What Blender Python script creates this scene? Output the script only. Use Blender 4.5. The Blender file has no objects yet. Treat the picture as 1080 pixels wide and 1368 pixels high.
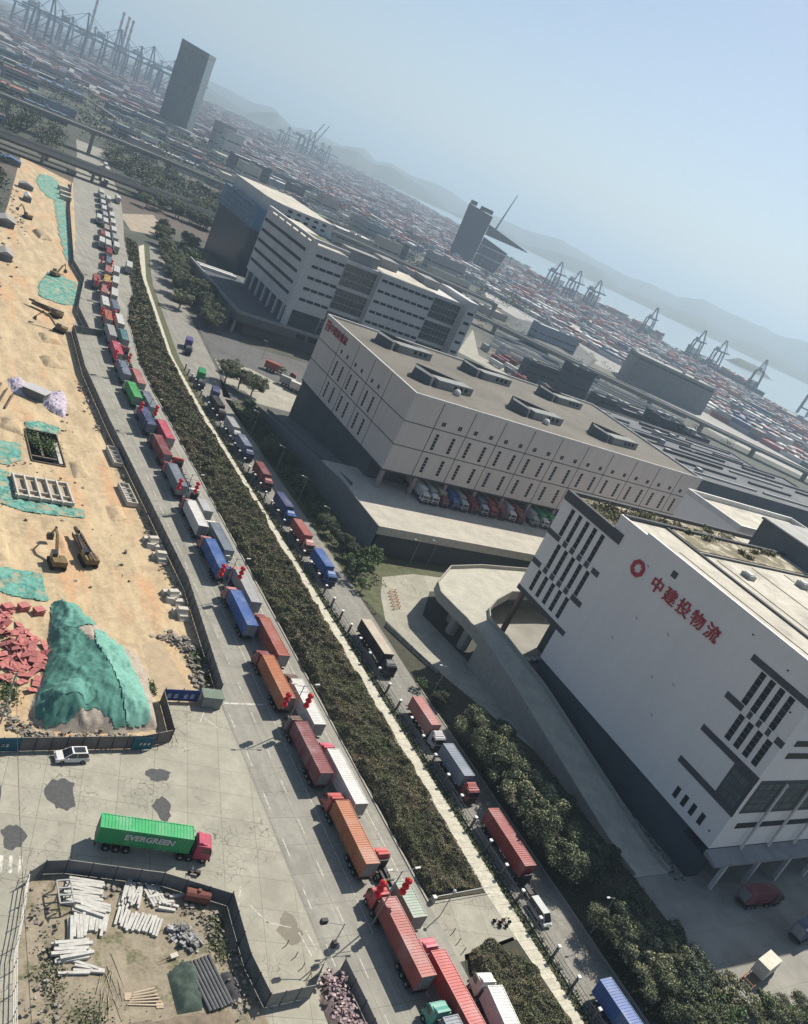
import bpy, math, random
import numpy as np
from mathutils import Matrix, Vector
random.seed(7)
RNG = np.random.default_rng(11)
SC = bpy.context.scene
COL = SC.collection
rad = math.radians

# ------------------------------------------------------------------ camera
# world frame: +Y runs along the queue road (away from the camera), +X towards the warehouses, metres
FPX, ROLL, PITCH, YAW, CAMZ = 1156.0, rad(25.4), rad(19.4), rad(37.0), 90.0
def _cam_axes():
    fwd = Vector((0, math.cos(PITCH), -math.sin(PITCH))); r0 = Vector((1, 0, 0)); u0 = r0.cross(fwd)
    right = math.cos(ROLL)*r0 + math.sin(ROLL)*u0
    up = -math.sin(ROLL)*r0 + math.cos(ROLL)*u0
    m = Matrix((right, up, -fwd)).transposed()
    return Matrix.Rotation(-YAW, 3, 'Z') @ m
CAM_R = _cam_axes()
cam_data = bpy.data.cameras.new('camera'); cam = bpy.data.objects.new('camera', cam_data); COL.objects.link(cam)
cam_data.sensor_fit = 'VERTICAL'; cam_data.sensor_height = 36.0; cam_data.lens = FPX*36.0/1368.0
cam_data.clip_start = 0.5; cam_data.clip_end = 60000
cam.matrix_world = Matrix.Translation((0, 0, CAMZ)) @ CAM_R.to_4x4()
SC.camera = cam
def at(px, py, z=0.0):
    """survey helper: where the sight line through a photograph point meets the level z"""
    d = CAM_R @ Vector(((px-540)/FPX, -(py-684)/FPX, -1.0)); t = (z-CAMZ)/d.z
    return (t*d.x, t*d.y)

# ------------------------------------------------------------------ sky, sun, exposure
SUN_AZ, SUN_EL = rad(26.0), rad(50.5)
SUN = Vector((math.cos(SUN_EL)*math.cos(SUN_AZ), math.cos(SUN_EL)*math.sin(SUN_AZ), math.sin(SUN_EL)))
world = bpy.data.worlds.new('World'); SC.world = world; world.use_nodes = True
_nt = world.node_tree; _nt.nodes.clear()
_sky = _nt.nodes.new('ShaderNodeTexSky'); _sky.sky_type = 'NISHITA'; _sky.sun_disc = False
_sky.sun_elevation = SUN_EL; _sky.sun_rotation = math.pi/2 - SUN_AZ
_sky.air_density = 1.0; _sky.dust_density = 1.2; _sky.ozone_density = 1.9
_bg = _nt.nodes.new('ShaderNodeBackground'); _bg.inputs['Strength'].default_value = 0.07
_wo = _nt.nodes.new('ShaderNodeOutputWorld')
_nt.links.new(_sky.outputs[0], _bg.inputs[0]); _nt.links.new(_bg.outputs[0], _wo.inputs[0])
sun_data = bpy.data.lights.new('sun', 'SUN'); sun_data.energy = 5.0; sun_data.angle = rad(0.5); sun_data.color = (1.0, 0.93, 0.82)
sun = bpy.data.objects.new('sun', sun_data); COL.objects.link(sun)
sun.rotation_euler = SUN.to_track_quat('Z', 'Y').to_euler(); sun.location = (200, 100, 300)
SC.view_settings.view_transform = 'Standard'; SC.view_settings.look = 'None'
SC.view_settings.exposure = 0.55; SC.view_settings.gamma = 1.0
SC.cycles.volume_bounces = 0; SC.cycles.max_bounces = 5; SC.cycles.diffuse_bounces = 3; SC.cycles.transparent_max_bounces = 8

# ------------------------------------------------------------------ helpers
def link(o, parent=None):
    COL.objects.link(o)
    if parent is not None: o.parent = parent
    return o
def tag(o, label=None, cat=None, group=None, kind=None):
    if label: o['label'] = label
    if cat: o['category'] = cat
    if group: o['group'] = group
    if kind: o['kind'] = kind
    return o
def thing(name, label, cat, loc=(0, 0, 0), rz=0.0, group=None):
    o = bpy.data.objects.new(name, None); o.empty_display_size = 0.2
    o.location = loc; o.rotation_euler = (0, 0, rz); link(o)
    return tag(o, label, cat, group)
def kids(o): return [c for c in bpy.data.objects if c.parent == o]
def dup(root, loc, rz=0.0, label=None, group=None, scale=None, tree=None):
    """copy of a thing with copies of its parts and sub-parts"""
    r = root.copy(); COL.objects.link(r); r.location = loc; r.rotation_euler = (0, 0, rz)
    if scale: r.scale = scale
    if label: r['label'] = label
    if group: r['group'] = group
    out = []
    for ch, subs in (tree if tree is not None else family(root)):
        c = ch.copy(); COL.objects.link(c); c.parent = r; out.append(c)
        for g in subs:
            d = g.copy(); COL.objects.link(d); d.parent = c; out.append(d)
    return r, out
def family(root): return [(c, kids(c)) for c in kids(root)]

class MB:
    def __init__(s): s.v = []; s.f = []; s.m = []
    def face(s, pts, mi=0):
        n = len(s.v); s.v.extend([tuple(p) for p in pts]); s.f.append(tuple(range(n, n+len(pts)))); s.m.append(mi); return s
    def hexa(s, b, t, mi=0, mt=None):
        """b, t: 4 bottom and 4 top corners, counter-clockwise from above"""
        n = len(s.v); s.v.extend([tuple(p) for p in list(b)+list(t)])
        fs = [(3, 2, 1, 0), (4, 5, 6, 7), (0, 1, 5, 4), (1, 2, 6, 5), (2, 3, 7, 6), (3, 0, 4, 7)]
        for k, q in enumerate(fs):
            s.f.append(tuple(n+i for i in q)); s.m.append(mt if (k == 1 and mt is not None) else mi)
        return s
    def box(s, x0, x1, y0, y1, z0, z1, mi=0, mt=None):
        return s.hexa([(x0, y0, z0), (x1, y0, z0), (x1, y1, z0), (x0, y1, z0)], [(x0, y0, z1), (x1, y0, z1), (x1, y1, z1), (x0, y1, z1)], mi, mt)
    def obox(s, c, size, rz=0.0, mi=0, tilt=0.0, mt=None):
        """box on base centre c with size (x,y,z) turned by rz; tilt raises its +y end"""
        ca, sa = math.cos(rz), math.sin(rz); hx, hy, h = size[0]/2, size[1]/2, size[2]
        def P(x, y, z): z = z + (y+hy)*math.tan(tilt); return (c[0]+ca*x-sa*y, c[1]+sa*x+ca*y, c[2]+z)
        q = [(-hx, -hy), (hx, -hy), (hx, hy), (-hx, hy)]
        return s.hexa([P(x, y, 0) for x, y in q], [P(x, y, h) for x, y in q], mi, mt)
    def prism(s, poly, z0, z1, mi=0, mt=None):
        a = sum(poly[i][0]*poly[(i+1) % len(poly)][1]-poly[(i+1) % len(poly)][0]*poly[i][1] for i in range(len(poly)))
        if a < 0: poly = poly[::-1]
        k = len(poly); n = len(s.v)
        s.v.extend([(x, y, z0) for x, y in poly]); s.v.extend([(x, y, z1) for x, y in poly])
        s.f.append(tuple(range(n+k-1, n-1, -1))); s.m.append(mi)
        s.f.append(tuple(range(n+k, n+2*k))); s.m.append(mi if mt is None else mt)
        for i in range(k):
            j = (i+1) % k; s.f.append((n+i, n+j, n+k+j, n+k+i)); s.m.append(mi)
        return s
    def extr(s, prof, x0, x1, mi=0):
        """profile of (y,z) points (counter-clockwise seen from +x) extruded along x"""
        k = len(prof); n = len(s.v)
        s.v.extend([(x0, y, z) for y, z in prof]); s.v.extend([(x1, y, z) for y, z in prof])
        s.f.append(tuple(range(n+k-1, n-1, -1))); s.m.append(mi); s.f.append(tuple(range(n+k, n+2*k))); s.m.append(mi)
        for i in range(k):
            j = (i+1) % k; s.f.append((n+i, n+j, n+k+j, n+k+i)); s.m.append(mi)
        return s
    def tube(s, p, q, r0, r1=None, n=6, mi=0, cap=True):
        r1 = r0 if r1 is None else r1
        p, q = Vector(p), Vector(q); d = (q-p).normalized()
        a = d.orthogonal().normalized(); b = d.cross(a); m = len(s.v)
        for c, r in ((p, r0), (q, r1)):
            for i in range(n):
                t = 2*math.pi*i/n; s.v.append(tuple(c + a*(r*math.cos(t)) + b*(r*math.sin(t))))
        for i in range(n):
            j = (i+1) % n; s.f.append((m+i, m+j, m+n+j, m+n+i)); s.m.append(mi)
        if cap:
            s.f.append(tuple(range(m+n-1, m-1, -1))); s.m.append(mi); s.f.append(tuple(range(m+n, m+2*n))); s.m.append(mi)
        return s
    def ball(s, c, r, rz=None, nu=8, nv=6, mi=0):
        rz = r if rz is None else rz; m = len(s.v)
        for j in range(nv+1):
            ph = -math.pi/2 + math.pi*j/nv
            for i in range(nu):
                t = 2*math.pi*i/nu; s.v.append((c[0]+r*math.cos(ph)*math.cos(t), c[1]+r*math.cos(ph)*math.sin(t), c[2]+rz*math.sin(ph)))
        for j in range(nv):
            for i in range(nu):
                k = (i+1) % nu; s.f.append((m+j*nu+i, m+j*nu+k, m+(j+1)*nu+k, m+(j+1)*nu+i)); s.m.append(mi)
        return s
    def build(s, name, mats, parent=None, local=False, smooth=False):
        if not isinstance(mats, (list, tuple)): mats = [mats]
        v = s.v
        if parent is not None and not local:
            o = parent; ox = oy = oz = 0.0
            while o is not None: ox += o.location.x; oy += o.location.y; oz += o.location.z; o = o.parent
            v = [(x-ox, y-oy, z-oz) for x, y, z in v]
        me = bpy.data.meshes.new(name); me.from_pydata(v, [], s.f)
        for m in mats: me.materials.append(m)
        if len(mats) > 1: me.polygons.foreach_set('material_index', s.m)
        if smooth: me.polygons.foreach_set('use_smooth', [True]*len(s.f))
        me.update()
        return link(bpy.data.objects.new(name, me), parent)

def quads(name, centers, normals_jit, size, mat, parent=None, flat=0.0, seed=0, aspect=1.0):
    """many small leaf faces: centres (N,3), one random orientation each"""
    r = np.random.default_rng(seed); n = len(centers)
    nrm = r.normal(size=(n, 3)); nrm[:, 2] = np.abs(nrm[:, 2]) + flat
    if normals_jit is not None: nrm = nrm*0.9 + normals_jit*0.7
    nrm /= np.linalg.norm(nrm, axis=1)[:, None]
    t = r.normal(size=(n, 3)); u = np.cross(nrm, t); u /= np.linalg.norm(u, axis=1)[:, None]; w = np.cross(nrm, u)
    sz = (np.asarray(size)*(0.6+0.8*r.random(n)))[:, None]*0.5
    c = np.asarray(centers)
    # rhombic, slightly folded leaf clump: 4 corners
    p = np.stack([c-u*sz, c-w*sz*aspect*0.7+nrm*sz*0.2, c+u*sz, c+w*sz*aspect*0.7+nrm*sz*0.2], axis=1).reshape(-1, 3)
    me = bpy.data.meshes.new(name)
    me.vertices.add(4*n); me.vertices.foreach_set('co', p.astype(np.float32).ravel())
    me.loops.add(4*n); me.loops.foreach_set('vertex_index', np.arange(4*n, dtype=np.int32))
    me.polygons.add(n); me.polygons.foreach_set('loop_start', np.arange(0, 4*n, 4, dtype=np.int32))
    me.materials.append(mat); me.update(); me.validate()
    return link(bpy.data.objects.new(name, me), parent)

# ------------------------------------------------------------------ materials
class NT:
    def __init__(s, m): s.t = m.node_tree; s.n = s.t.nodes; s.l = s.t.links
    def new(s, kind, **kw):
        x = s.n.new(kind)
        for k, v in kw.items():
            if k in x.inputs: x.inputs[k].default_value = v
            else: setattr(x, k, v)
        return x
def c4(c): return (c[0], c[1], c[2], 1.0)
MATS = {}
def mat(name, col, col2=None, scale=0.6, rough=0.85, detail=5.0, lo=0.35, hi=0.65, metal=0.0, joints=None, joint_col=None,
        joint_w=0.02, cracks=None, stretch=None, bump=0.0, fine=None, island=0.0, spec=0.3, rot=0.0, objrand=0.0, third=None, stain=None):
    if name in MATS: return MATS[name]
    m = bpy.data.materials.new(name); m.use_nodes = True; t = NT(m)
    b = t.n['Principled BSDF']; b.inputs['Roughness'].default_value = rough; b.inputs['Metallic'].default_value = metal
    b.inputs['Specular IOR Level'].default_value = spec
    if col2 is None: col2 = tuple(c*0.82 for c in col)
    tc = t.new('ShaderNodeTexCoord'); src = tc.outputs['Object']
    if objrand:
        oi = t.new('ShaderNodeObjectInfo'); vm = t.new('ShaderNodeVectorMath', operation='MULTIPLY_ADD')
        t.l.new(oi.outputs['Random'], vm.inputs[0]); vm.inputs[1].default_value = (97, 53, 31); t.l.new(src, vm.inputs[2]); src = vm.outputs[0]
    base = src
    if stretch or rot:
        mp = t.new('ShaderNodeMapping'); mp.inputs['Scale'].default_value = stretch or (1, 1, 1); mp.inputs['Rotation'].default_value = (0, 0, rot)
        t.l.new(src, mp.inputs[0]); src = mp.outputs[0]
    no = t.new('ShaderNodeTexNoise', Scale=scale, Detail=detail, Roughness=0.62); t.l.new(src, no.inputs['Vector'])
    rp = t.new('ShaderNodeValToRGB'); rp.color_ramp.elements[0].position = lo; rp.color_ramp.elements[1].position = hi
    rp.color_ramp.elements[0].color = c4(col2); rp.color_ramp.elements[1].color = c4(col)
    t.l.new(no.outputs['Fac'], rp.inputs[0]); out = rp.outputs[0]
    def mixin(out, fac, c, k=1.0, mode='MIX'):
        mx = t.new('ShaderNodeMix', data_type='RGBA', blend_type=mode)
        if k != 1.0:
            ml = t.new('ShaderNodeMath', operation='MULTIPLY'); t.l.new(fac, ml.inputs[0]); ml.inputs[1].default_value = k; fac = ml.outputs[0]
        t.l.new(fac, mx.inputs[0]); t.l.new(out, mx.inputs[6])
        if isinstance(c, tuple): mx.inputs[7].default_value = c4(c)
        else: t.l.new(c, mx.inputs[7])
        return mx.outputs[2]
    def noise_mask(scale, lo, hi, off=(0, 0, 0), vec=None):
        mp = t.new('ShaderNodeMapping'); mp.inputs['Location'].default_value = off; t.l.new(vec or base, mp.inputs[0])
        n2 = t.new('ShaderNodeTexNoise', Scale=scale, Detail=4.0, Roughness=0.6); t.l.new(mp.outputs[0], n2.inputs['Vector'])
        mr = t.new('ShaderNodeMapRange'); mr.inputs[1].default_value = lo; mr.inputs[2].default_value = hi; t.l.new(n2.outputs['Fac'], mr.inputs[0])
        return mr.outputs[0]
    if third: out = mixin(out, noise_mask(third[1], third[2], third[3], (31, 7, 3), src), third[0])
    if fine: out = mixin(out, noise_mask(fine[1], 0.42, 0.62, (5, 9, 2)), fine[0], fine[2])
    if stain: out = mixin(out, noise_mask(stain[1], stain[2], stain[3], (13, 77, 5)), stain[0], stain[4])
    if joints:
        mp = t.new('ShaderNodeMapping'); mp.inputs['Rotation'].default_value = (0, 0, rot); t.l.new(base, mp.inputs[0])
        br = t.new('ShaderNodeTexBrick', Scale=1.0, offset=0.0, squash=1.0); br.inputs['Color1'].default_value = c4((1, 1, 1)); br.inputs['Color2'].default_value = c4((0.86, 0.86, 0.86))
        br.inputs['Mortar'].default_value = c4((0, 0, 0)); br.inputs['Mortar Size'].default_value = joint_w; br.inputs['Mortar Smooth'].default_value = 0.1
        br.inputs['Brick Width'].default_value = joints[0]; br.inputs['Row Height'].default_value = joints[1]
        t.l.new(mp.outputs[0], br.inputs['Vector'])
        out = mixin(out, noise_mask(0.01, 0.0, 0.0001), br.outputs['Color'], 1.0, 'MULTIPLY') if False else out
        mx = t.new('ShaderNodeMix', data_type='RGBA', blend_type='MULTIPLY'); mx.inputs[0].default_value = 0.55
        t.l.new(out, mx.inputs[6]); t.l.new(br.outputs['Color'], mx.inputs[7]); out = mx.outputs[2]
    if cracks:
        vo = t.new('ShaderNodeTexVoronoi', feature='DISTANCE_TO_EDGE', Scale=cracks[0]); 
        wn = t.new('ShaderNodeTexNoise', Scale=cracks[0]*2.0, Detail=4.0); t.l.new(base, wn.inputs['Vector'])
        ad = t.new('ShaderNodeVectorMath', operation='MULTIPLY_ADD'); t.l.new(wn.outputs['Color'], ad.inputs[0]); ad.inputs[1].default_value = (0.9, 0.9, 0); t.l.new(base, ad.inputs[2])
        t.l.new(ad.outputs[0], vo.inputs['Vector'])
        mr = t.new('ShaderNodeMapRange'); mr.inputs[1].default_value = cracks[1]; mr.inputs[2].default_value = 0.0; t.l.new(vo.outputs['Distance'], mr.inputs[0])
        ml = t.new('ShaderNodeMath', operation='MULTIPLY'); t.l.new(mr.outputs[0], ml.inputs[0]); t.l.new(noise_mask(cracks[2], 0.5, 0.56), ml.inputs[1])
        out = mixin(out, ml.outputs[0], tuple(c*0.35 for c in col2))
    if island:
        g = t.new('ShaderNodeNewGeometry'); mr = t.new('ShaderNodeMapRange'); mr.inputs[3].default_value = 1-island; mr.inputs[4].default_value = 1+island
        t.l.new(g.outputs['Random Per Island'], mr.inputs[0])
        hs = t.new('ShaderNodeHueSaturation'); t.l.new(mr.outputs[0], hs.inputs['Value']); t.l.new(out, hs.inputs['Color']); out = hs.outputs[0]
    t.l.new(out, b.inputs['Base Color'])
    if bump:
        bp = t.new('ShaderNodeBump', Strength=bump, Distance=0.3); t.l.new(no.outputs['Fac'], bp.inputs['Height']); t.l.new(bp.outputs[0], b.inputs['Normal'])
    MATS[name] = m
    return m
def glass_mat(name, col, rough=0.12):
    m = mat(name, col, tuple(c*0.7 for c in col), scale=0.15, rough=rough, spec=0.8); return m
def paint(name, col, rough=0.5):
    return mat('paint_'+name, col, tuple(c*0.78 for c in col), scale=0.5, rough=rough, detail=6, lo=0.3, hi=0.6, fine=(tuple(0.6*c+0.05 for c in col), 6.0, 0.35), objrand=1.0, stain=((0.2, 0.1, 0.06), 2.2, 0.6, 0.7, 0.5), third=(tuple(0.7*c+0.13 for c in col), 0.25, 0.5, 0.7), stretch=(1, 1, .4))
def stack_mat(name, pal, cell=(6.1, 2.6, 2.6)):
    """painted steel boxes in a stack: one paint per box"""
    m = bpy.data.materials.new(name); m.use_nodes = True; t = NT(m); b = t.n['Principled BSDF']; b.inputs['Roughness'].default_value = 0.7
    tc = t.new('ShaderNodeTexCoord'); oi = t.new('ShaderNodeObjectInfo')
    dv = t.new('ShaderNodeVectorMath', operation='DIVIDE'); t.l.new(tc.outputs['Object'], dv.inputs[0]); dv.inputs[1].default_value = cell
    ad = t.new('ShaderNodeVectorMath', operation='ADD'); t.l.new(dv.outputs[0], ad.inputs[0]); ad.inputs[1].default_value = (0.01, 0.01, -0.01)
    fl = t.new('ShaderNodeVectorMath', operation='FLOOR'); t.l.new(ad.outputs[0], fl.inputs[0])
    ma = t.new('ShaderNodeVectorMath', operation='MULTIPLY_ADD'); t.l.new(oi.outputs['Random'], ma.inputs[0]); ma.inputs[1].default_value = (91, 17, 43); t.l.new(fl.outputs[0], ma.inputs[2])
    wn = t.new('ShaderNodeTexWhiteNoise', noise_dimensions='3D'); t.l.new(ma.outputs[0], wn.inputs['Vector'])
    rp = t.new('ShaderNodeValToRGB'); rp.color_ramp.interpolation = 'CONSTANT'; e = rp.color_ramp.elements
    for i, c in enumerate(pal):
        if i < 2: x = e[i]
        else: x = e.new(i/len(pal))
        x.position = i/len(pal); x.color = c4(c)
    t.l.new(wn.outputs['Value'], rp.inputs[0]); t.l.new(rp.outputs[0], b.inputs['Base Color'])
    return m

M_ROAD = mat('road_concrete', (0.31, 0.3, 0.255), (0.23, 0.224, 0.192), scale=0.3, stretch=(2.2, 0.07, 1), joints=(4.3, 5.2), stain=((0.17, 0.165, 0.14), 0.16, 0.5, 0.66, 0.5), joint_w=0.03, cracks=(0.55, 0.012, 0.06), fine=((0.19, 0.185, 0.16), 0.9, 0.35))
M_PAVE = mat('forecourt_concrete', (0.36, 0.345, 0.28), (0.27, 0.26, 0.21), scale=0.2, joints=(5.0, 5.0), joint_w=0.03, cracks=(0.8, 0.03, 0.07), fine=((0.24, 0.23, 0.185), 1.2, 0.35), rot=rad(14))
M_PATCH = mat('asphalt_patch', (0.085, 0.085, 0.085), (0.06, 0.06, 0.062), scale=2)
M_PATH = mat('path_concrete', (0.58, 0.55, 0.44), (0.42, 0.4, 0.32), scale=0.9, joints=(40, 1.6), joint_w=0.03, fine=((0.26, 0.24, 0.18), 2.5, 0.35))
M_DIRT = mat('site_dirt', (0.48, 0.38, 0.235), (0.28, 0.215, 0.13), scale=0.2, stretch=(1.7, 0.35, 1), detail=11, bump=0.5, third=((0.45, 0.25, 0.13), 0.09, 0.52, 0.7), fine=((0.53, 0.415, 0.26), 1.3, 0.45), stain=((0.3, 0.22, 0.14), 0.35, 0.52, 0.68, 0.65))
M_YARD = mat('yard_dirt', (0.27, 0.235, 0.175), (0.16, 0.14, 0.1), scale=0.4, detail=9, bump=0.5, third=((0.09, 0.095, 0.05), 0.35, 0.52, 0.62), fine=((0.34, 0.27, 0.18), 2.5, 0.4))
M_GROUND = mat('open_ground', (0.075, 0.075, 0.06), (0.035, 0.042, 0.034), scale=0.02, detail=9, third=((0.14, 0.13, 0.105), 0.008, 0.52, 0.64), fine=((0.05, 0.06, 0.04), 0.3, 0.5))
M_LOT = mat('lot_asphalt', (0.1, 0.1, 0.1), (0.07, 0.07, 0.072), scale=0.1, fine=((0.14, 0.135, 0.125), 0.6, 0.4))
M_ASPH = mat('side_road_asphalt', (0.27, 0.26, 0.225), (0.2, 0.19, 0.165), scale=0.4, stretch=(1.4, 0.3, 1), joints=(3.6, 6), fine=((0.1, 0.1, 0.09), 1.5, 0.35))
M_SOIL = mat('verge_soil', (0.06, 0.055, 0.035), (0.03, 0.032, 0.02), scale=0.6, detail=8)
M_LAWN = mat('lawn', (0.1, 0.105, 0.05), (0.055, 0.065, 0.03), scale=0.5, detail=8)
M_MARK = mat('road_marking', (0.52, 0.51, 0.45), (0.26, 0.25, 0.22), scale=1.3, lo=0.4, hi=0.55)
M_KERB = mat('kerb_stone', (0.32, 0.31, 0.27), scale=1.0)
M_SEA = mat('sea_water', (0.2, 0.27, 0.29), (0.16, 0.23, 0.25), scale=0.004, rough=0.2, spec=0.5, bump=0.1)
M_DARKM = mat('dark_steel', (0.025, 0.026, 0.028), scale=2, rough=0.6)
M_RUBBER = mat('rubber', (0.018, 0.018, 0.018), scale=3, rough=0.9)
M_GLASSD = glass_mat('dark_glass', (0.014, 0.018, 0.022), .25)
M_WHITE = paint('white', (0.62, 0.61, 0.57)); M_STEEL = mat('galvanised_steel', (0.3, 0.31, 0.31), scale=1.5, rough=0.5, metal=0.3)
PAINT = {k: paint(k.replace(' ', '_'), c) for k, c in {
    'brick red': (0.34, 0.09, 0.075), 'rust orange': (0.4, 0.145, 0.065), 'maroon': (0.2, 0.045, 0.05), 'deep blue': (0.045, 0.115, 0.33),
    'white': (0.62, 0.6, 0.55), 'slate grey': (0.15, 0.18, 0.22), 'dark blue': (0.05, 0.065, 0.16), 'bright green': (0.05, 0.33, 0.09), 'blue grey': (0.16, 0.2, 0.26),
    'crimson': (0.42, 0.05, 0.1), 'orange red': (0.42, 0.12, 0.065), 'pale green': (0.27, 0.33, 0.26), 'scarlet': (0.42, 0.06, 0.055), 'red brown': (0.33, 0.09, 0.055),
    'light grey': (0.36, 0.36, 0.35), 'rose pink': (0.5, 0.08, 0.12), 'teal': (0.09, 0.2, 0.21), 'yellow': (0.55, 0.36, 0.07), 'dusty pink': (0.42, 0.17, 0.15), 'silver': (0.42, 0.42, 0.42),
    'dark red': (0.26, 0.035, 0.035), 'dark brown': (0.12, 0.07, 0.05), 'green': (0.02, 0.3, 0.11), 'beige': (0.42, 0.36, 0.27), 'purple': (0.12, 0.08, 0.26), 'black': (0.02, 0.02, 0.025), 'turquoise': (0.05, 0.33, 0.25)}.items()}

# ================================================================== THE SETTING
def sheet(name, poly, z, m, kind='structure', parent=None):
    a = sum(poly[i][0]*poly[(i+1) % len(poly)][1]-poly[(i+1) % len(poly)][0]*poly[i][1] for i in range(len(poly)))
    if a < 0: poly = poly[::-1]
    mb = MB(); mb.face([(x, y, z) for x, y in poly]); o = mb.build(name, m, parent)
    if kind: o['kind'] = kind
    return o
def ribbon(name, left, right, z, m, kind='structure'):
    mb = MB()
    for i in range(len(left)-1):
        mb.face([(*left[i], z), (*right[i], z), (*right[i+1], z), (*left[i+1], z)])
    # keep the faces turned up
    o = mb.build(name, m); me = o.data
    if me.polygons[0].normal.z < 0: me.flip_normals()
    if kind: o['kind'] = kind
    return o
def resample(pts, n):
    d = [0.0]
    for a, b in zip(pts, pts[1:]): d.append(d[-1]+math.dist(a, b))
    return [tuple(np.interp(d[-1]*k/(n-1), d, [p[c] for p in pts]) for c in (0, 1)) for k in range(n)]

COAST = [(1900, -3000), (1800, 0), (1590, 1000), (1480, 1350), (1430, 1750), (1650, 2300), (2150, 3500), (2250, 4700), (2350, 6600), (1500, 8000), (300, 7000), (-2500, 7000)]
PIT = (41.7, 49.0, 191.0, 208.0)
gm = MB()
gm.face([(-6000, -3000, -.06), (PIT[0], -3000, -.06), (PIT[0], 7000, -.06), (-6000, 7000, -.06)])
gm.face([(PIT[0], -3000, -.06), (PIT[1], -3000, -.06), (PIT[1], PIT[2], -.06), (PIT[0], PIT[2], -.06)])
gm.face([(PIT[0], PIT[3], -.06), (PIT[1], PIT[3], -.06), (PIT[1], 7000, -.06), (PIT[0], 7000, -.06)])
gm.face([(PIT[1], -3000, -.06)]+[(x, y, -.06) for x, y in COAST if x > PIT[1]]+[(PIT[1], 7000, -.06)])
tag(gm.build('ground', M_GROUND), kind='structure')
sheet('sea', [(-19000, -7500), (19000, -7500), (19000, 21500), (-19000, 21500)], -3.2, M_SEA)
qm = MB()
for a, b in zip(COAST, COAST[1:]): qm.face([(*a, -4), (*b, -4), (*b, -.06), (*a, -.06)])
tag(qm.build('quay_wall', M_KERB), kind='structure')

# the queue road: straight as far as y = 260, then bending right and on under the railway bridge
HEDGE_L = [(84.6, 66), (84.6, 260), (85.5, 285), (88, 306), (90.5, 330), (95, 352), (101, 374), (105, 402), (112, 440), (119, 490), (128, 540), (138, 600), (148, 680), (158, 760), (170, 860)]
HOARD = [(64.2, 108), (66.5, 144), (65.4, 173), (63.6, 220), (62.9, 257), (65.0, 296), (75.5, 300)]
HOARD2 = [at(103, 418), at(105, 405), at(111, 378), at(97, 355), at(92, 283), at(95, 247)]
ROAD_L = [(64.2, 40), (64.2, 108), (66.5, 144), (65.4, 173), (63.6, 220), (62.9, 257), (65.0, 296), (70, 318), (74, 340), (77, 366), (79, 394), (88, 450), (97, 520), (109, 612), (122, 690), (134, 770), (146, 860)]
rl = resample(ROAD_L, 60)
rr = [(84.6, 40)]+HEDGE_L
rr = resample(rr, 60)
ribbon('road', rl, rr, 0.0, M_ROAD)
sheet('forecourt', [(-60, -20), (64.2, -20), (64.2, 108), (53.4, 108), (53, 99.3), (48, 97.6), (-60, 95)], 0.0, M_PAVE)
sheet('gate_apron', [(84.6, 56), (84.6, 66.2), (99.5, 66.6), (99.5, 58.5)], 0.0, M_PAVE)
sheet('road_south', [(64.2, -20), (84.6, -20), (84.6, 40), (64.2, 40)], 0.0, M_ROAD)
# construction site
dm = MB()
dpoly = [(53.2, 99.3), (53.4, 108), (64.2, 108), (66.5, 144), (65.4, 173), (63.6, 220), (62.9, 257), (65.0, 296), (70, 318), (74, 340), (77, 366), (79, 394), (88, 450), (97, 520), (109, 612), (80, 640), (60, 480), (PIT[1], 400)]
dm.face([(PIT[1], 98.2, -.02)]+[(x, y, -.02) for x, y in dpoly])
dm.face([(-30, 95.5, -.02), (PIT[0], 97.0, -.02), (PIT[0], 340, -.02), (-30, 260, -.02)])
dm.face([(PIT[0], 97.0, -.02), (PIT[1], 98.2, -.02), (PIT[1], PIT[2], -.02), (PIT[0], PIT[2], -.02)])
dm.face([(PIT[0], PIT[3], -.02), (PIT[1], PIT[3], -.02), (PIT[1], 400, -.02), (PIT[0], 340, -.02)])
tag(dm.build('site_dirt', M_DIRT), kind='structure')
sheet('concrete_pad', [(53.5, 124.2), (57.5, 125.5), (59.6, 112.5), (53.2, 110.2)], 0.0, mat('dusty_concrete', (0.4, 0.31, 0.2), (0.3, 0.24, 0.16), scale=0.6))
pm = MB(); x0, x1, y0, y1 = PIT
pm.face([(x0, y0, -3.2), (x1, y0, -3.2), (x1, y1, -3.2), (x0, y1, -3.2)])
for a, b in (((x0, y0), (x0, y1)), ((x0, y1), (x1, y1)), ((x1, y1), (x1, y0)), ((x1, y0), (x0, y0))):
    pm.face([(*a, -3.2), (*b, -3.2), (*b, -.02), (*a, -.02)])
tag(pm.build('pit_ground', mat('pit_earth', (0.12, 0.12, 0.07), (0.05, 0.06, 0.04), scale=0.5)), kind='structure')
# verge between queue road and path, path, fence strip, side road, tree strip
HEDGE_R = [(96.2, 66.4), (96.4, 90), (96.6, 115), (97.0, 145), (97.2, 170), (97.4, 260), (99.4, 300), (106, 358), (112.4, 412), (124, 479)]
hl = resample(HEDGE_L[:10], 50); hr = resample(HEDGE_R, 50)
ribbon('verge', hl, hr, 0.0, M_SOIL)
PATH_R = [(99.6, 44), (99.5, 250), (101, 300), (108, 358), (114.4, 410), (130, 490)]
path_l = [(97.6, 44), (96.2, 66.4), (96.4, 90), (96.6, 115), (97.0, 145), (97.2, 170), (97.4, 250), (99.4, 300), (106, 358), (112.4, 412), (125, 480)]
ribbon('path', resample(path_l, 60), resample(PATH_R, 60), 0.02, M_PATH)
sheet('path_south', [(95.5, -10), (99.6, -10), (99.6, 44), (97.6, 44)], 0.02, M_PATH)
sheet('verge_south', [(84.6, -20), (95.5, -10), (97.6, 44), (96.3, 58.5), (86, 57), (84.6, 54)], 0.0, M_SOIL)
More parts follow.
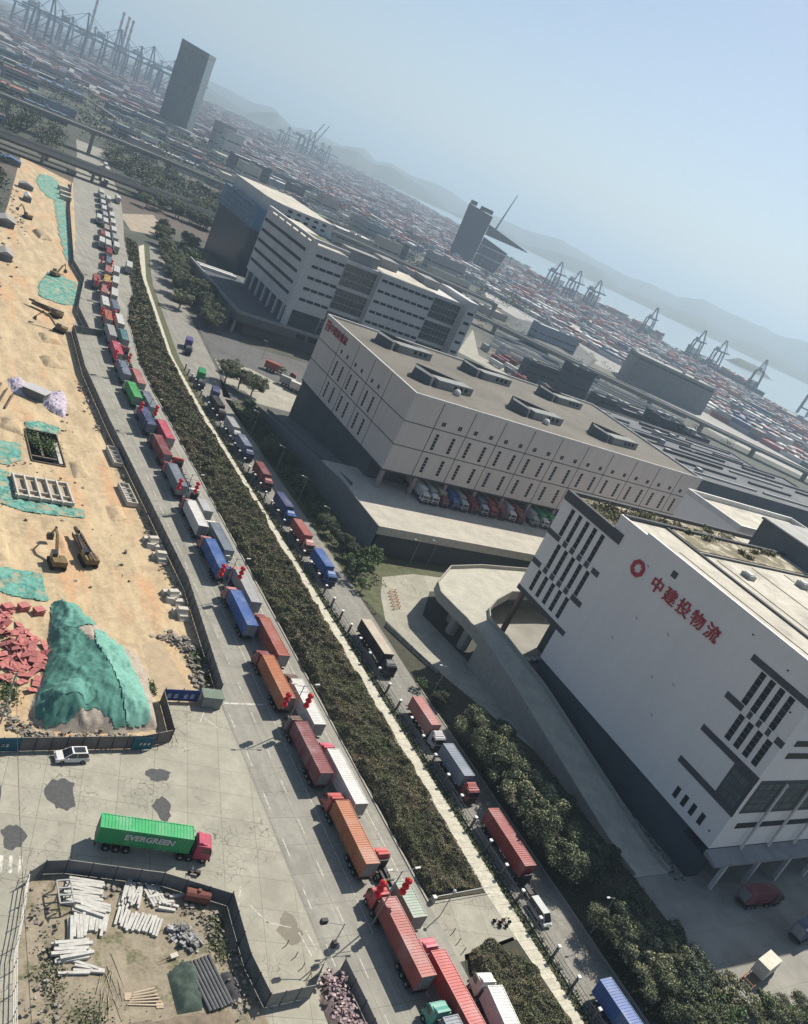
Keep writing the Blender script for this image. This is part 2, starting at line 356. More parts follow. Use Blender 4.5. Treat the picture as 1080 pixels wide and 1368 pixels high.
SIDE_R = [(111, -20), (111, 118), (112, 150), (112, 240), (118, 300), (128, 400), (142, 500)]
SIDE_L = [(101.7, -20), (101.7, 118), (101.7, 150), (101.7, 250), (103.5, 300), (117, 410), (133, 490)]
ribbon('side_road', resample(SIDE_L, 40), resample(SIDE_R, 40), 0.0, M_ASPH)
ribbon('fence_strip', resample([(99.5, -20), (99.5, 250), (101, 300), (114.4, 410), (130, 490)], 30), resample([(101.7, -20), (101.7, 250), (103.5, 300), (117, 410), (133, 490)], 30), 0.0, M_LAWN)
sheet('tree_strip', [(111, -20), (122, -20), (131, 60), (131, 96), (120, 122), (114.5, 140), (112, 150), (111, 118)], 0.0, M_SOIL)
sheet('work_yard', [(114.8, 141), (120, 122), (131, 97), (131, 128), (128, 145), (137, 157), (170, 162), (170, 166.5), (136, 165), (124, 161), (119, 152)], 0.0, M_PAVE)
sheet('lawn', [(112, 150), (114.8, 141), (119, 152), (124, 161), (136, 165), (185, 168), (185, 172), (124, 172), (123, 268), (112, 268)], 0.0, M_LAWN)
sheet('east_yard', [(131, -20), (330, -20), (330, 160), (141, 160), (141, 60), (131, 60)], 0.0, mat('yard_concrete', (0.3, 0.29, 0.25), (0.2, 0.195, 0.17), scale=0.12, joints=(6, 6), joint_w=0.02))
sheet('podium_yard', [(112, 270), (119, 300), (128, 380), (142, 380), (142, 345), (200, 345), (200, 270)], 0.0, M_LOT)
sheet('small_lot', [(118, 285), (121, 312), (136, 312), (152, 296), (140, 272), (126, 272)], 0.015, M_PAVE)
# kerbs and painted lines
km = MB()
for a, b in zip(hl, hl[1:]): 
    t = math.atan2(b[1]-a[1], b[0]-a[0]); km.obox(((a[0]+b[0])/2, (a[1]+b[1])/2, 0.0), (0.3, math.dist(a, b), 0.16), t-math.pi/2)
for y in range(-20, 116, 6): km.box(111.0, 111.25, y, y+5.98, 0, .14)
tag(km.build('kerb', M_KERB), kind='structure')
mk = MB()
for y in np.arange(40, 300, 9.0): mk.box(64.9 if y > 100 else 65.2, 65.05 if y > 100 else 65.35, y, y+3.6, 0.004, 0.008)
for y in np.arange(40, 260, 8.0): mk.box(69.2, 69.33, y, y+3.0, 0.004, 0.008)
for y in np.arange(44, 260, 8.0): mk.box(76.75, 76.87, y, y+2.5, 0.004, 0.008)
mk.box(72.9, 73.05, 62, 258, 0.004, 0.008); mk.box(82.2, 82.35, 70, 258, 0.004, 0.008)
mk.box(64.8, 73, 108.9, 109.3, 0.004, 0.008)
for y in np.arange(-10, 120, 9.0): mk.box(106, 106.13, y, y+4, 0.004, 0.008)
for k in range(4): mk.obox((25.6+k*1.1, 78.2-0.2*k, .004), (0.45, 2.6, .004), -0.15)
for (x, y, a) in ((57.5, 67, .5), (59.5, 65.3, 1.2), (62.3, 62, .15), (63.4, 62.2, .15), (55.5, 70, -.4)): mk.obox((x, y, .004), (0.16, 3.6, .004), a)
for (px, py, a) in ((248, 958, .6), (238, 950, -.5)): 
    x, y = at(px, py); mk.obox((x+4, y-1, .004), (0.15, 3.4, .004), a)
tag(mk.build('road_marking', M_MARK), kind='structure')
def blob(cx, cy, rx, ry, seed, n=22, z=0.012):
    r = random.Random(seed); ph = [r.random()*6.28 for _ in range(4)]
    return [(cx+rx*math.cos(t)*(1+.16*math.sin(3*t+ph[0])+.1*math.sin(5*t+ph[1])+.08*math.sin(9*t+ph[2])), cy+ry*math.sin(t)*(1+.16*math.sin(2*t+ph[3])+.1*math.sin(7*t+ph[0]))) for t in [2*math.pi*k/n for k in range(n)]]
for i, (cx, cy, rx, ry) in enumerate(((35.2, 89, 1.9, 3.3), (49.3, 92.3, 1.8, 1.5), (48.6, 85.7, 1.2, 2.4), (26.6, 90.5, 0.9, 4.6), (28.4, 82, 1.4, 2.2), (61, 64.5, 1.6, 2.3))):
    sheet('road_patch', blob(cx, cy, rx, ry, i), 0.006, M_PATCH if i < 5 else mat('worn_concrete', (0.2, 0.18, 0.14)))

sheet('yard_corner', [(131, 58), (141.2, 58), (141.2, 71), (131, 71)], 0.004, MATS['yard_concrete'])
# heaps: height fields whose outline and bumps come from noise
def vnoise(x, y, seed=0):
    v = 0.0; a = 1.0; f = 1.0
    for k in range(5):
        s = seed*13.7+k*5.1
        v += a*math.sin(x*f*1.31+s+1.7*math.sin(y*f*0.83+s*1.3))*math.cos(y*f*1.17-s*.7+1.3*math.sin(x*f*0.71-s)); a *= .52; f *= 1.93
    return v
def inpoly(x, y, p):
    r = False; j = len(p)-1
    for i in range(len(p)):
        if (p[i][1] > y) != (p[j][1] > y) and x < (p[j][0]-p[i][0])*(y-p[i][1])/(p[j][1]-p[i][1])+p[i][0]: r = not r
        j = i
    return r
def edged(x, y, p):
    d = 1e9
    for i in range(len(p)):
        a, b = p[i], p[(i+1) % len(p)]; ux, uy = b[0]-a[0], b[1]-a[1]; t = max(0, min(1, ((x-a[0])*ux+(y-a[1])*uy)/(ux*ux+uy*uy)))
        d = min(d, math.hypot(x-a[0]-t*ux, y-a[1]-t*uy))
    return d
def field(name, poly, step, hfun, m, parent=None, smooth=True):
    xs = [p[0] for p in poly]; ys = [p[1] for p in poly]
    nx = int((max(xs)-min(xs))/step)+2; ny = int((max(ys)-min(ys))/step)+2; idx = {}; mb = MB()
    ins = {}
    for i in range(nx):
        for j in range(ny):
            ins[i, j] = inpoly(min(xs)+i*step, min(ys)+j*step, poly)
    def vid(i, j):
        if (i, j) not in idx:
            x, y = min(xs)+i*step, min(ys)+j*step; e = edged(x, y, poly) if ins.get((i, j)) else 0.0
            idx[i, j] = len(mb.v); mb.v.append((x, y, hfun(x, y, e)))
        return idx[i, j]
    for i in range(nx-1):
        for j in range(ny-1):
            if sum((ins[i, j], ins[i+1, j], ins[i+1, j+1], ins[i, j+1])) >= 2:
                mb.f.append((vid(i, j), vid(i+1, j), vid(i+1, j+1), vid(i, j+1))); mb.m.append(0)
    return mb.build(name, m, parent, smooth=smooth)
MOUND = [(39.5, 134.6), (43.6, 133), (47, 127), (49.5, 122), (52, 120), (52.8, 115), (52.2, 108), (51.6, 102.2), (46, 101.2), (39, 101), (33.4, 101.8), (32.6, 105), (35, 113), (37.2, 122), (38.6, 130)]
def ridged(x, y, s): return (1-min(1, abs(vnoise(x, y, s))))**2
def mound_h(x, y, e):
    e = edged(x, y, MOUND) if inpoly(x, y, MOUND) else 0.0
    k = min(1, e)
    bench = 1.3*max(0, 1-((x-37.2)/2.6)**4)*max(0, 1-((y-105.5)/3.0)**4)
    return 4.4*(1-math.exp(-e/4.2))+k*(bench+.55*ridged(x*.3+y*.08, y*.16-x*.1, 3)+.3*ridged(x*.55-y*.3, y*.25, 6)+.1*ridged(x*1.6, y*.7+x*.5, 9))
tag(field('spoil_mound', MOUND, 0.33, mound_h, mat('spoil_earth', (0.36, 0.31, 0.25), (0.23, 0.2, 0.165), scale=0.5, detail=9, stretch=(.5, 1.6, 1), fine=((0.43, 0.38, 0.31), 3, 0.5))), kind='structure')
M_NET = mat('green_debris_net', (0.125, 0.3, 0.245), (0.06, 0.19, 0.155), scale=0.35, detail=8, lo=0.3, hi=0.62, rough=0.9, fine=((0.17, 0.42, 0.36), 1.4, 0.5), third=((0.035, 0.14, 0.115), 0.5, 0.5, 0.6), stain=((0.36, 0.29, 0.19), 0.4, 0.5, 0.62, 0.8))
def net(label, poly, z0=0.05, mound=False, step=0.33, seed=0):
    rough_ = lambda x, y: .16*abs(vnoise(x*1.1+3, y*1.1, seed))+.09*abs(vnoise(x*3.1, y*3.1, seed+2))
    f = (lambda x, y, e: mound_h(x, y, e)+.08+rough_(x, y)) if mound else (lambda x, y, e: z0+rough_(x, y)+.25*max(0, vnoise(x*.35, y*.35, seed+5))*min(1, e))
    return tag(field('debris_net', poly, step, f, M_NET), label, 'debris net', 'green debris nets on the construction site')
M_NET2 = mat('green_net_dense_shaded', (0.075, 0.2, 0.16), (0.05, 0.14, 0.112), scale=0.5, detail=8, rough=.9, fine=((0.09, 0.27, 0.215), 2.2, 0.45))  # dense net, with the shade of the mound's lower left flank in its colour
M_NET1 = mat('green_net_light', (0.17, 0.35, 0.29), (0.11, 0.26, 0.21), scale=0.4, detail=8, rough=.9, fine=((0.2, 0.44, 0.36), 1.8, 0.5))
def mound_net(label, poly, lift, m, seed):
    f = lambda x, y, e: mound_h(x, y, e)+lift+.1*ridged(x*1.3, y*.6, seed)+.05*abs(vnoise(x*3, y*3, seed))
    tag(field('debris_net', poly, .26, f, m), label, 'debris net', 'green debris nets on the construction site')
mound_net('double layer of green net with painted shade over the lower left of the spoil mound', [(38.2, 127), (40.5, 126), (42.5, 119.5), (44.5, 117.5), (45.5, 112), (47.2, 107), (46.8, 102.2), (44.6, 101.5), (43.4, 102.6), (41.6, 103.9), (39.6, 103.6), (37.6, 102.2), (34.4, 101.7), (33.2, 103.6), (33.6, 106.5), (35.6, 113), (37.4, 122)], .08, M_NET2, 1)
mound_net('lighter green net over the top end of the spoil mound', [(39.3, 134.3), (42.8, 132.8), (45.5, 127), (44.2, 124.4), (41, 123.4), (38.4, 124.5), (38.8, 131)], .16, mat('green_net_mid', (0.115, 0.28, 0.23), (0.065, 0.185, 0.15), scale=.4, detail=8, rough=.9, fine=((0.15, 0.36, 0.29), 2, .5)), 2)
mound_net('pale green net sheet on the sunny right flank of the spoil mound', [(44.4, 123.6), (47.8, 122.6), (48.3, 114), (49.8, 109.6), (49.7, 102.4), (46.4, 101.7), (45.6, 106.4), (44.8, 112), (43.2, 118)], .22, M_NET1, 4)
mound_net('small pale green net on the bench at the foot of the spoil mound', [(34.6, 108.6), (37, 109.4), (40.4, 108), (41.4, 105.4), (40.6, 104.4), (38.2, 104.8), (35.2, 104.6)], .2, MATS['green_net_mid'], 5)
for q, hh in (((( 56, 168), (59.5, 170), (59, 176), (55.5, 175)), .8), (((50.5, 186), (54, 188), (53.5, 196), (50.2, 194)), 1.0), (((36, 206), (41.2, 204), (41.3, 212), (37, 213)), 1.1), (((52, 256), (57, 258), (56, 266), (51, 264)), 1.3), (((44, 150.5), (45.2, 156), (43.8, 161), (42.8, 156)), .5), (((54, 278), (60, 280), (59, 288), (53, 286)), 1.2), (((28, 146), (33, 147), (34, 158), (28, 160)), .9), (((68, 420), (74, 425), (72, 440), (66, 432)), 2.0)):
    tag(field('earth_heap', q, .5, lambda x, y, e: -.03+hh*(1-math.exp(-e/.9))+min(1, e)*.22*abs(vnoise(x*1.1, y*1.1, 4)), M_DIRT), kind='structure')
net('green debris net over the earth bank above the square pit', [(42.5, 208.6), (49.5, 208.6), (50.4, 213), (46, 214.6), (42, 212.4)], seed=9)
net('flat green debris net on the bare earth above the red formwork heap', [(30, 144), (38.4, 143.6), (38.6, 134.6), (32.6, 135.5), (28, 138)], seed=2)
net('green debris net by the left photo edge beside the square pit', [(30, 199), (39.6, 198.4), (39, 190), (36, 186.5), (30, 187)], seed=3)
net('green debris net lying under and beside the white beam frame', [(33.5, 184), (36.5, 182.5), (36, 172), (50, 171.2), (50, 167.6), (38, 166.4), (32, 169)], seed=4)
net('green debris net in the hoarding recess where the queue road narrows', [(58, 328), (66, 326), (71, 330), (73.5, 345), (75.5, 364), (66, 367), (60, 345)], step=.8, seed=5)
net('long narrow green debris net along the far hoarding', [(76.6, 396), (79, 394), (84, 440), (92, 520), (94, 560), (91.5, 562), (87, 520), (80.5, 450)], step=1.2, seed=6)
net('pale green debris net at the far end of the site below the railway bridge', [(84, 530), (88, 528), (97, 590), (95, 606), (88, 600), (82, 565)], step=1.4, seed=7)

# hills beyond the strait, built as ridges with their own depth
def sightline(px, py):
    d = CAM_R @ Vector(((px-540)/FPX, -(py-684)/FPX, -1.0)); return math.atan2(d.x, d.y), d.z/math.hypot(d.x, d.y)
RIDGE = [(250, 92), (310, 122), (340, 138), (365, 143), (379, 159), (393, 170), (410, 172), (456, 194), (488, 198), (504, 217), (523, 218), (551, 235), (583, 245), (604, 256), (632, 278), (665, 290), (700, 306), (753, 322), (795, 347), (841, 370), (876, 382), (904, 396), (946, 403), (982, 421), (1052, 452), (1080, 458), (1130, 490), (1200, 520)]
RIDGE2 = [(250, 98), (330, 150), (370, 150), (393, 175), (430, 190), (480, 204), (500, 220), (520, 222), (550, 240), (583, 262), (600, 280), (650, 300), (680, 312), (700, 327), (750, 338), (805, 360), (830, 385), (880, 404), (930, 420), (980, 450), (1020, 462), (1080, 500), (1150, 530), (1220, 560)]
def ridge(name, pts, dist, depth, seed, m):
    az = []; te = []
    for px, py in pts:
        a, t = sightline(px, py); az.append(a); te.append(t)
    o = np.argsort(az); az = np.array(az)[o]; te = np.array(te)[o]
    mb = MB(); n = 220; k = 14
    for i in range(n):
        a = az[0]+(az[-1]-az[0])*i/(n-1); h = max(4.0, CAMZ+dist*np.interp(a, az, te))
        for j in range(k):
            u = j/(k-1); d = dist-depth*0.5+depth*u
            prof = math.sin(math.pi*u)**0.9
            z = -6+(h+6)*prof*(1+.16*vnoise(a*30, u*4, seed)*(1-prof)) + (h*.05)*vnoise(a*90, u*9, seed+3)*prof*(0 if j == k//2 else 1)
            mb.v.append((d*math.sin(a), d*math.cos(a), z))
    for i in range(n-1):
        for j in range(k-1):
            mb.f.append((i*k+j, (i+1)*k+j, (i+1)*k+j+1, i*k+j+1)); mb.m.append(0)
    return tag(mb.build(name, m, smooth=True), kind='structure')
M_HILL = mat('wooded_hill', (0.07, 0.085, 0.055), (0.04, 0.055, 0.04), scale=0.006, detail=10)
ridge('hills', RIDGE, 9500, 2600, 2, M_HILL); ridge('hills', RIDGE2, 6700, 1900, 5, M_HILL)
ix, iy = at(1003, 487, 0)
tag(field('island', blob(2570, 1985, 130, 50, 4), 20, lambda x, y, e: -4+min(24, e*.8), M_HILL), kind='structure')

# ================================================================== BUILDINGS
M_WALLW = mat('warm_white_render', (0.76, 0.72, 0.68), (0.7, 0.66, 0.625), scale=0.08, detail=9, lo=0.25, hi=0.6, fine=((0.64, 0.61, 0.59), 0.8, 0.2), stretch=(1, 1, .07), third=((0.69, 0.66, 0.63), .5, .5, .8))
M_BASEW = mat('dark_grey_base', (0.055, 0.07, 0.085), (0.04, 0.052, 0.065), scale=0.1, detail=8)
M_BAND = mat('dark_band', (0.075, 0.075, 0.08), scale=0.5)
M_WIN = mat('window_glass', (0.022, 0.026, 0.032), (0.014, 0.017, 0.022), scale=.3, rough=.5, spec=.12)
M_ROOFC = mat('roof_screed', (0.55, 0.52, 0.44), (0.4, 0.375, 0.31), scale=0.12, detail=8, joints=(9, 9), joint_w=0.03, fine=((0.36, 0.33, 0.27), 0.7, 0.35), stain=((0.25, 0.23, 0.19), .16, .54, .68, .6), cracks=(.3, .01, .03))
M_PLANT = mat('roof_planting', (0.13, 0.14, 0.05), (0.1, 0.075, 0.045), scale=0.5, detail=8, island=.5)
M_REDSIGN = mat('red_sign', (0.42, 0.02, 0.035), scale=1, rough=0.5)
def text_part(name, body, size, M4, m, parent, extrude=0.06, offset=0.0, shear=0.0, align='CENTER'):
    cu = bpy.data.curves.new(name, 'FONT'); cu.body = body; cu.size = size; cu.extrude = extrude; cu.offset = offset; cu.shear = shear
    cu.align_x = align; cu.align_y = 'CENTER'; cu.resolution_u = 3
    ob = bpy.data.objects.new(name+'_src', cu); COL.objects.link(ob)
    dg = bpy.context.evaluated_depsgraph_get(); me = bpy.data.meshes.new_from_object(ob.evaluated_get(dg)); bpy.data.objects.remove(ob); bpy.data.curves.remove(cu)
    me.transform(M4); me.materials.clear(); me.materials.append(m); me.name = name
    return link(bpy.data.objects.new(name, me), parent)
def facing(loc, nrm, right):
    """matrix laying a text plane at loc: reading direction 'right', outward 'nrm'"""
    n = Vector(nrm).normalized(); x = Vector(right).normalized(); y = n.cross(x)
    return Matrix(((x.x, y.x, n.x, loc[0]), (x.y, y.y, n.y, loc[1]), (x.z, y.z, n.z, loc[2]), (0, 0, 0, 1)))
def rel(parent, p): return (p[0]-parent.location.x, p[1]-parent.location.y, p[2]-parent.location.z)

# ---- white warehouse with the red sign (nearest, right)
AX, AY0, AY1 = 144.0, 64.3, 137.0; AX1 = 250.0
wa = thing('warehouse', 'white warehouse block with red ring logo and red sign on its blank side wall', 'warehouse', (AX, AY0, 0))
b = MB()
b.box(AX, AX1, 64.3, 120.2, 8.0, 46.0)                               # main white body
b.box(AX, AX1, 120.2, AY1, 16.5, 42.2)                               # overhanging end
b.build('wall', M_WALLW, wa)
b = MB(); b.box(AX+.25, AX1-1, 70.0, 120.0, 0.0, 8.0); b.box(AX+16, AX1-1, 120.0, AY1-1, 0, 16.5); b.box(AX+.25, AX+4, 64.9, 70.0, 0.0, 6.0); b.build('base_wall', M_BASEW, wa)
b = MB()                                                             # parapets
for (x0, x1, y0, y1, z0, z1) in ((AX-.15, AX+.55, 64.15, 111.5, 46.0, 47.2), (AX+.55, AX1, 64.15, 64.85, 46.0, 47.2), (AX1-.7, AX1, 64.85, 120, 46, 47.2)): b.box(x0, x1, y0, y1, z0, z1)
b.hexa([(AX-.15, 111.5, 46), (AX+.55, 111.5, 46), (AX+.55, 117, 42.2), (AX-.15, 117, 42.2)][::-1], [(AX-.15, 111.5, 47.2), (AX+.55, 111.5, 47.2), (AX+.55, 117, 44), (AX-.15, 117, 44)][::-1]) if False else b.box(AX-.15, AX+.55, 111.5, 120.3, 46.0, 46.6)
b.build('parapet', M_WALLW, wa)
b = MB(); b.box(AX-.3, AX+.9, 116.8, AY1+.3, 40.9, 43.3); b.box(AX+.9, AX1, AY1-.7, AY1+.3, 41.4, 43.3); b.build('parapet_band', M_BAND, wa)
b = MB(); b.box(AX+.55, AX1-.7, 64.85, 120.0, 46.0, 46.12); b.box(AX+.9, AX1, 120.3, AY1-.7, 42.2, 42.35); b.build('roof', M_ROOFC, wa)
b = MB(); b.box(AX+.6, AX1-2, 119.2, 120.1, 46.12, 46.9); b.box(158, 159, 66, 119, 46.12, 46.5); b.box(159, 205, 108.2, 108.6, 46.12, 46.55); b.build('roof_kerb', M_BAND, wa)
b = MB(); b.box(206, 240, 110, 130, 42.3, 51.0); b.box(205.6, 240.4, 109.6, 130.4, 51, 51.5); b.build('roof_house', mat('dark_render', (0.12, 0.13, 0.14), (0.09, 0.1, 0.11), scale=.2), wa)
b = MB(); b.box(206.2, 239.8, 110.2, 130.2, 51.5, 51.62); b.build('roof_house_top', mat('grey_screed', (0.36, 0.36, 0.34), scale=.2), wa)
for k in range(7):
    b = MB(); xx = 150+k*13; b.box(xx, xx+.18, 66, 107 if xx < 204 else 106, 46.13, 46.22); b.build('roof_cable', M_BAND, wa)
for (x, y, w_, d_, h_) in ((170, 72, 4, 3, 1.6), (184, 84, 3, 3, 1.2), (196, 76, 5, 3, 1.9), (212, 90, 4, 4, 1.7), (166, 100, 2.4, 2.4, 1.0), (188, 101, 3, 2, 1.3)):
    b = MB(); b.box(x, x+w_, y, y+d_, 46.12, 46.12+h_); b.box(x+.3, x+w_-.3, y+.3, y+d_-.3, 46.12+h_, 46.3+h_); b.build('roof_unit', M_STEEL, wa)
# roof garden: soil bed, beds of planting, pale paths
b = MB(); b.box(AX+2, 206, 121.5, AY1-1.5, 42.35, 42.7); b.box(160, 203, 110, 119, 46.12, 46.35); b.build('planting_bed', mat('bed_soil', (0.2, 0.17, 0.1), (0.11, 0.1, 0.06), scale=.5, third=((0.4, 0.36, 0.27), .25, .5, .6)), wa)
pts = []
for k in range(60):
    cx, cy = random.choice([random.uniform(AX+3, 175), random.uniform(AX+3, 204)]), random.uniform(122.5, AY1-3); r = random.uniform(.6, 2.0)
    pts.append(np.array([[cx, cy, 42.8]]) + RNG.normal(size=(170, 3))*np.array([r, r*.7, .45]))
for k in range(9):
    cx, cy = random.uniform(163, 201), random.choice([random.uniform(116.5, 118.5), random.uniform(111, 118)]); r = random.uniform(.5, 1.1)
    pts.append(np.array([[cx, cy, 46.6]]) + RNG.normal(size=(110, 3))*np.array([r, r*.6, .35]))
pts = np.concatenate(pts); pts[:, 2] = np.maximum(pts[:, 2], 42.5)
g = quads('roof_garden_foliage', pts-np.array([AX, AY0, 0]), None, .6, M_PLANT, wa, flat=.4)
b = MB(); 
for k in range(7): b.obox((150+k*7.5, 128+random.uniform(-3, 3), 42.72), (0.8, 9, .12), random.uniform(-.7, .7))
b.build('garden_path', M_ROOFC, wa)
# horizontal dark bands on the side wall, chequered window panels
hb = []
for (ya, yb, z) in ((112.0+5.4, 137, 32.5), (117.4, 136.9, 24.4), (64.2, 77.8, 41.2), (64.2, 78.0, 32.5), (64.2, 78.3, 24.4), (64.2, 78.6, 16.4)):
    m2 = MB(); m2.box(AX-.12, AX+.1, ya, yb, z-.65, z+.65); m2.build('wall_band', M_BAND, wa)
m2 = MB(); m2.box(AX-.12, AX+.1, 117.4, 137.05, 15.9, 17.1); m2.build('wall_band', M_BAND, wa)
def slits(ys, zones, pitch):
    for q, (z0, z1) in enumerate(zones):
        for y in ys:
            f = MB(); yy = y + (pitch*.5 if q % 2 else 0.0)
            n = 5; h = (z1-z0)/n
            for k in range(n): f.box(AX-.06, AX+.1, yy-.6, yy+.6, z0+k*h+.03, z0+(k+1)*h-.03)
            f.build('window', M_WIN, wa)
def chequer_bar(ys, z, pitch, ph):
    for y in ys:
        f = MB(); yy = y+pitch*.5*ph; f.box(AX-.16, AX+.1, yy-.62, yy+.62, z-.85, z+.85); f.build('pale_tile', M_WALLW, wa)
LY = [132.9, 130.1, 127.3, 124.5, 121.7]; RY = [74.2, 72.0, 69.8, 67.6]
slits(LY, ((33.3, 40.3), (25.2, 31.6), (18.0, 23.5)), -2.8); slits(RY, ((33.3, 40.3), (26.0, 31.6)), -2.2)
for z, ph in ((32.5, 1), (24.4, 0)): chequer_bar(LY, z, -2.8, ph)
chequer_bar(RY, 32.5, -2.2, 1)
for y in (75.2, 73.0, 70.8, 68.5):
    m2 = MB(); m2.box(AX-.06, AX+.1, y-.5, y+.5, 9.7, 12.1); m2.build('window', M_WIN, wa)
# corner glazing
m2 = MB(); m2.box(AX-.09, AX+.1, 64.25, 69.3, 16.4, 23.9); m2.build('glazing_frame', M_BAND, wa)
M_GRID = mat('gridded_glass', (0.13, 0.16, 0.15), (0.07, 0.09, 0.088), scale=.35, rough=.6, lo=.35, hi=.65, spec=.15)
g = MB()
for i in range(4):
    for j in range(4):
        for q in range(2): g.box(AX-.14, AX-.05, 65.02+i*1.02+q*.46, 65.38+i*1.02+q*.46, 17.3+j*1.5, 18.6+j*1.5)
g.build('glazing', M_GRID, wa)
# faint repaired fixing marks on the side wall and a small vent
m2 = MB()
for (y, z) in ((107.5, 41.2), (103.3, 31), (95, 33), (93, 24), (106, 24), (88, 26), (88.5, 18)): 
    for k in range(3): m2.obox((AX-.02, y+.25*k-.3, z+.12*k), (.06, .12, .55-.1*k), 0, 0)
m2.build('wall_fixing', mat('pale_patch', (0.42, 0.41, 0.41)), wa)
m2 = MB(); m2.box(AX-.1, AX+.1, 100.2, 101.6, 43.0, 44.4); m2.build('vent', M_BAND, wa)
m2 = MB()
for (y, z) in ((80, 44.5), (66.5, 38), (67, 30), (69, 24.8), (66, 10.6), (71, 43.5)): m2.box(AX-.25, AX+.05, y-.12, y+.12, z-.12, z+.12)
m2.build('wall_lamp', M_DARKM, wa)
# ring logo and sign
lg = MB()
for k in range(8):
    t0, t1 = 2*math.pi*(k+.5)/8, 2*math.pi*(k+1.5)/8
    for (ra, rb) in ((1.15, 1.95),):
        P = lambda r, t, x: (AX-x, 109.3+r*math.sin(t), 39.7+r*math.cos(t))
        lg.hexa([P(ra, t0, .25), P(rb, t0, .25), P(rb, t1, .25), P(ra, t1, .25)], [P(ra, t0, .02), P(rb, t0, .02), P(rb, t1, .02), P(ra, t1, .02)])
    tm = (t0+t1)/2
    lg.hexa([P(1.2, tm-.16, .24), P(1.2, tm+.16, .24), P(.86, tm+.1, .24), P(.86, tm-.1, .24)], [P(1.2, tm-.16, .02), P(1.2, tm+.16, .02), P(.86, tm+.1, .02), P(.86, tm-.1, .02)])
lg.build('logo', M_REDSIGN, wa)
for i, ch in enumerate('中建投物流'):
    text_part('sign_text', ch, 3.5, facing(rel(wa, (AX-.16, 103.0-4.0*i, 39.45)), (-1, 0, 0), (0, -1, 0)), M_REDSIGN, wa, extrude=.12, offset=.03)
# right-hand front: strip windows, big glazing, canopy, docks
b = MB(); b.box(AX+1.5, AX1, 64.18, 64.4, 16.6, 24.3); b.build('glazing_frame', M_BAND, wa)
g = MB()
for i in range(44):
    for j in range(4):
        for q in range(3):
            if AX+2.2+i*2.2 < AX1-2.5: g.box(AX+2.2+i*2.2+q*.66, AX+2.74+i*2.2+q*.66, 64.12, 64.3, 17.4+j*1.6, 18.75+j*1.6)
g.build('glazing', M_GRID, wa)
for z in (13.4, 30.2, 33.0, 40.0):
    m2 = MB(); m2.box(AX+3.5, AX1-1, 64.16, 64.4, z-.6, z+.6); m2.build('window', M_WIN, wa)
b = MB()
for i in range(9): b.tube((AX+9+i*9, 63.6, 8), (AX+9+i*9, 63.6, 24), .28, n=6)
b.build('drain_pipe', M_WHITE, wa)
b = MB(); b.hexa([(AX-.8, 61.2, 6.5), (AX1, 61.2, 6.5), (AX1, 64.2, 6.9), (AX-.8, 64.2, 6.9)], [(AX-.8, 61.2, 7.0), (AX1, 61.2, 7.0), (AX1, 64.2, 7.9), (AX-.8, 64.2, 7.9)]); b.build('canopy', mat('canopy_sheet', (0.28, 0.28, 0.28), (0.21, 0.21, 0.215), scale=.3, joints=(3, 20), joint_w=.03), wa)
for i in range(10):
    m2 = MB(); m2.box(AX+4+i*10.5, AX+4.7+i*10.5, 61.6, 62.3, 0, 6.6); m2.build('column', M_WHITE, wa)
for i in range(16):
    m2 = MB(); m2.box(AX+6+i*6, AX+9.6+i*6, 69.8, 70.2, 1.2, 5.2); m2.build('dock_door', M_STEEL if i % 3 else M_WHITE, wa)
m2 = MB(); m2.box(AX+.9, AX+1.9, 135.2, 136.2, 0, 16.5); m2.build('column', mat('brown_column', (0.16, 0.1, 0.085)), wa)

# ---- second block behind, white parapets
wb = thing('office_annex', 'low white annex with cream flat roof tucked behind the sign warehouse', 'building', (216, 141, 0))
b = MB(); b.box(216, 272, 141, 163, 0, 42.5); b.build('wall', M_WALLW, wb)
b = MB()
for q in ((215.8, 216.6, 140.8, 163.2), (216.6, 272.2, 140.8, 141.6), (271.4, 272.2, 141.6, 163.2), (216.6, 271.4, 162.4, 163.2)): b.box(*q, 42.5, 44.2)
b.build('parapet', M_WHITE, wb)
b = MB(); b.box(216.6, 271.4, 141.6, 162.4, 42.5, 42.7); b.build('roof', M_ROOFC, wb)
for z in (36, 30): 
    b = MB(); 
    for k in range(9): b.box(219+k*6, 222+k*6, 140.9, 141.1, z-1, z+1)
    b.build('window', M_WIN, wb)

# ---- ramp viaduct between the two warehouses
vr = thing('ramp_viaduct', 'pale concrete ramp viaduct curving down beside the sign warehouse', 'viaduct', (130, 126, 0))
outer = [(130.8, 66), (130.8, 90), (130.8, 112), (130.3, 126), (128.4, 135), (127.4, 142), (129.5, 147), (139, 156), (152, 159.5), (175, 162.5), (215, 166)]
inner = [(140.4, 66), (140.4, 90), (140.4, 112), (138.0, 122), (136.6, 128), (137.0, 133.5), (139.5, 137.6), (145, 142.2), (154, 147.6), (175, 151), (215, 154)]
zof = lambda y: 0.05 if y <= 72 else min(8.0, 8.0*(y-72)/60)
def samp(p, n=60): return resample(p, n)
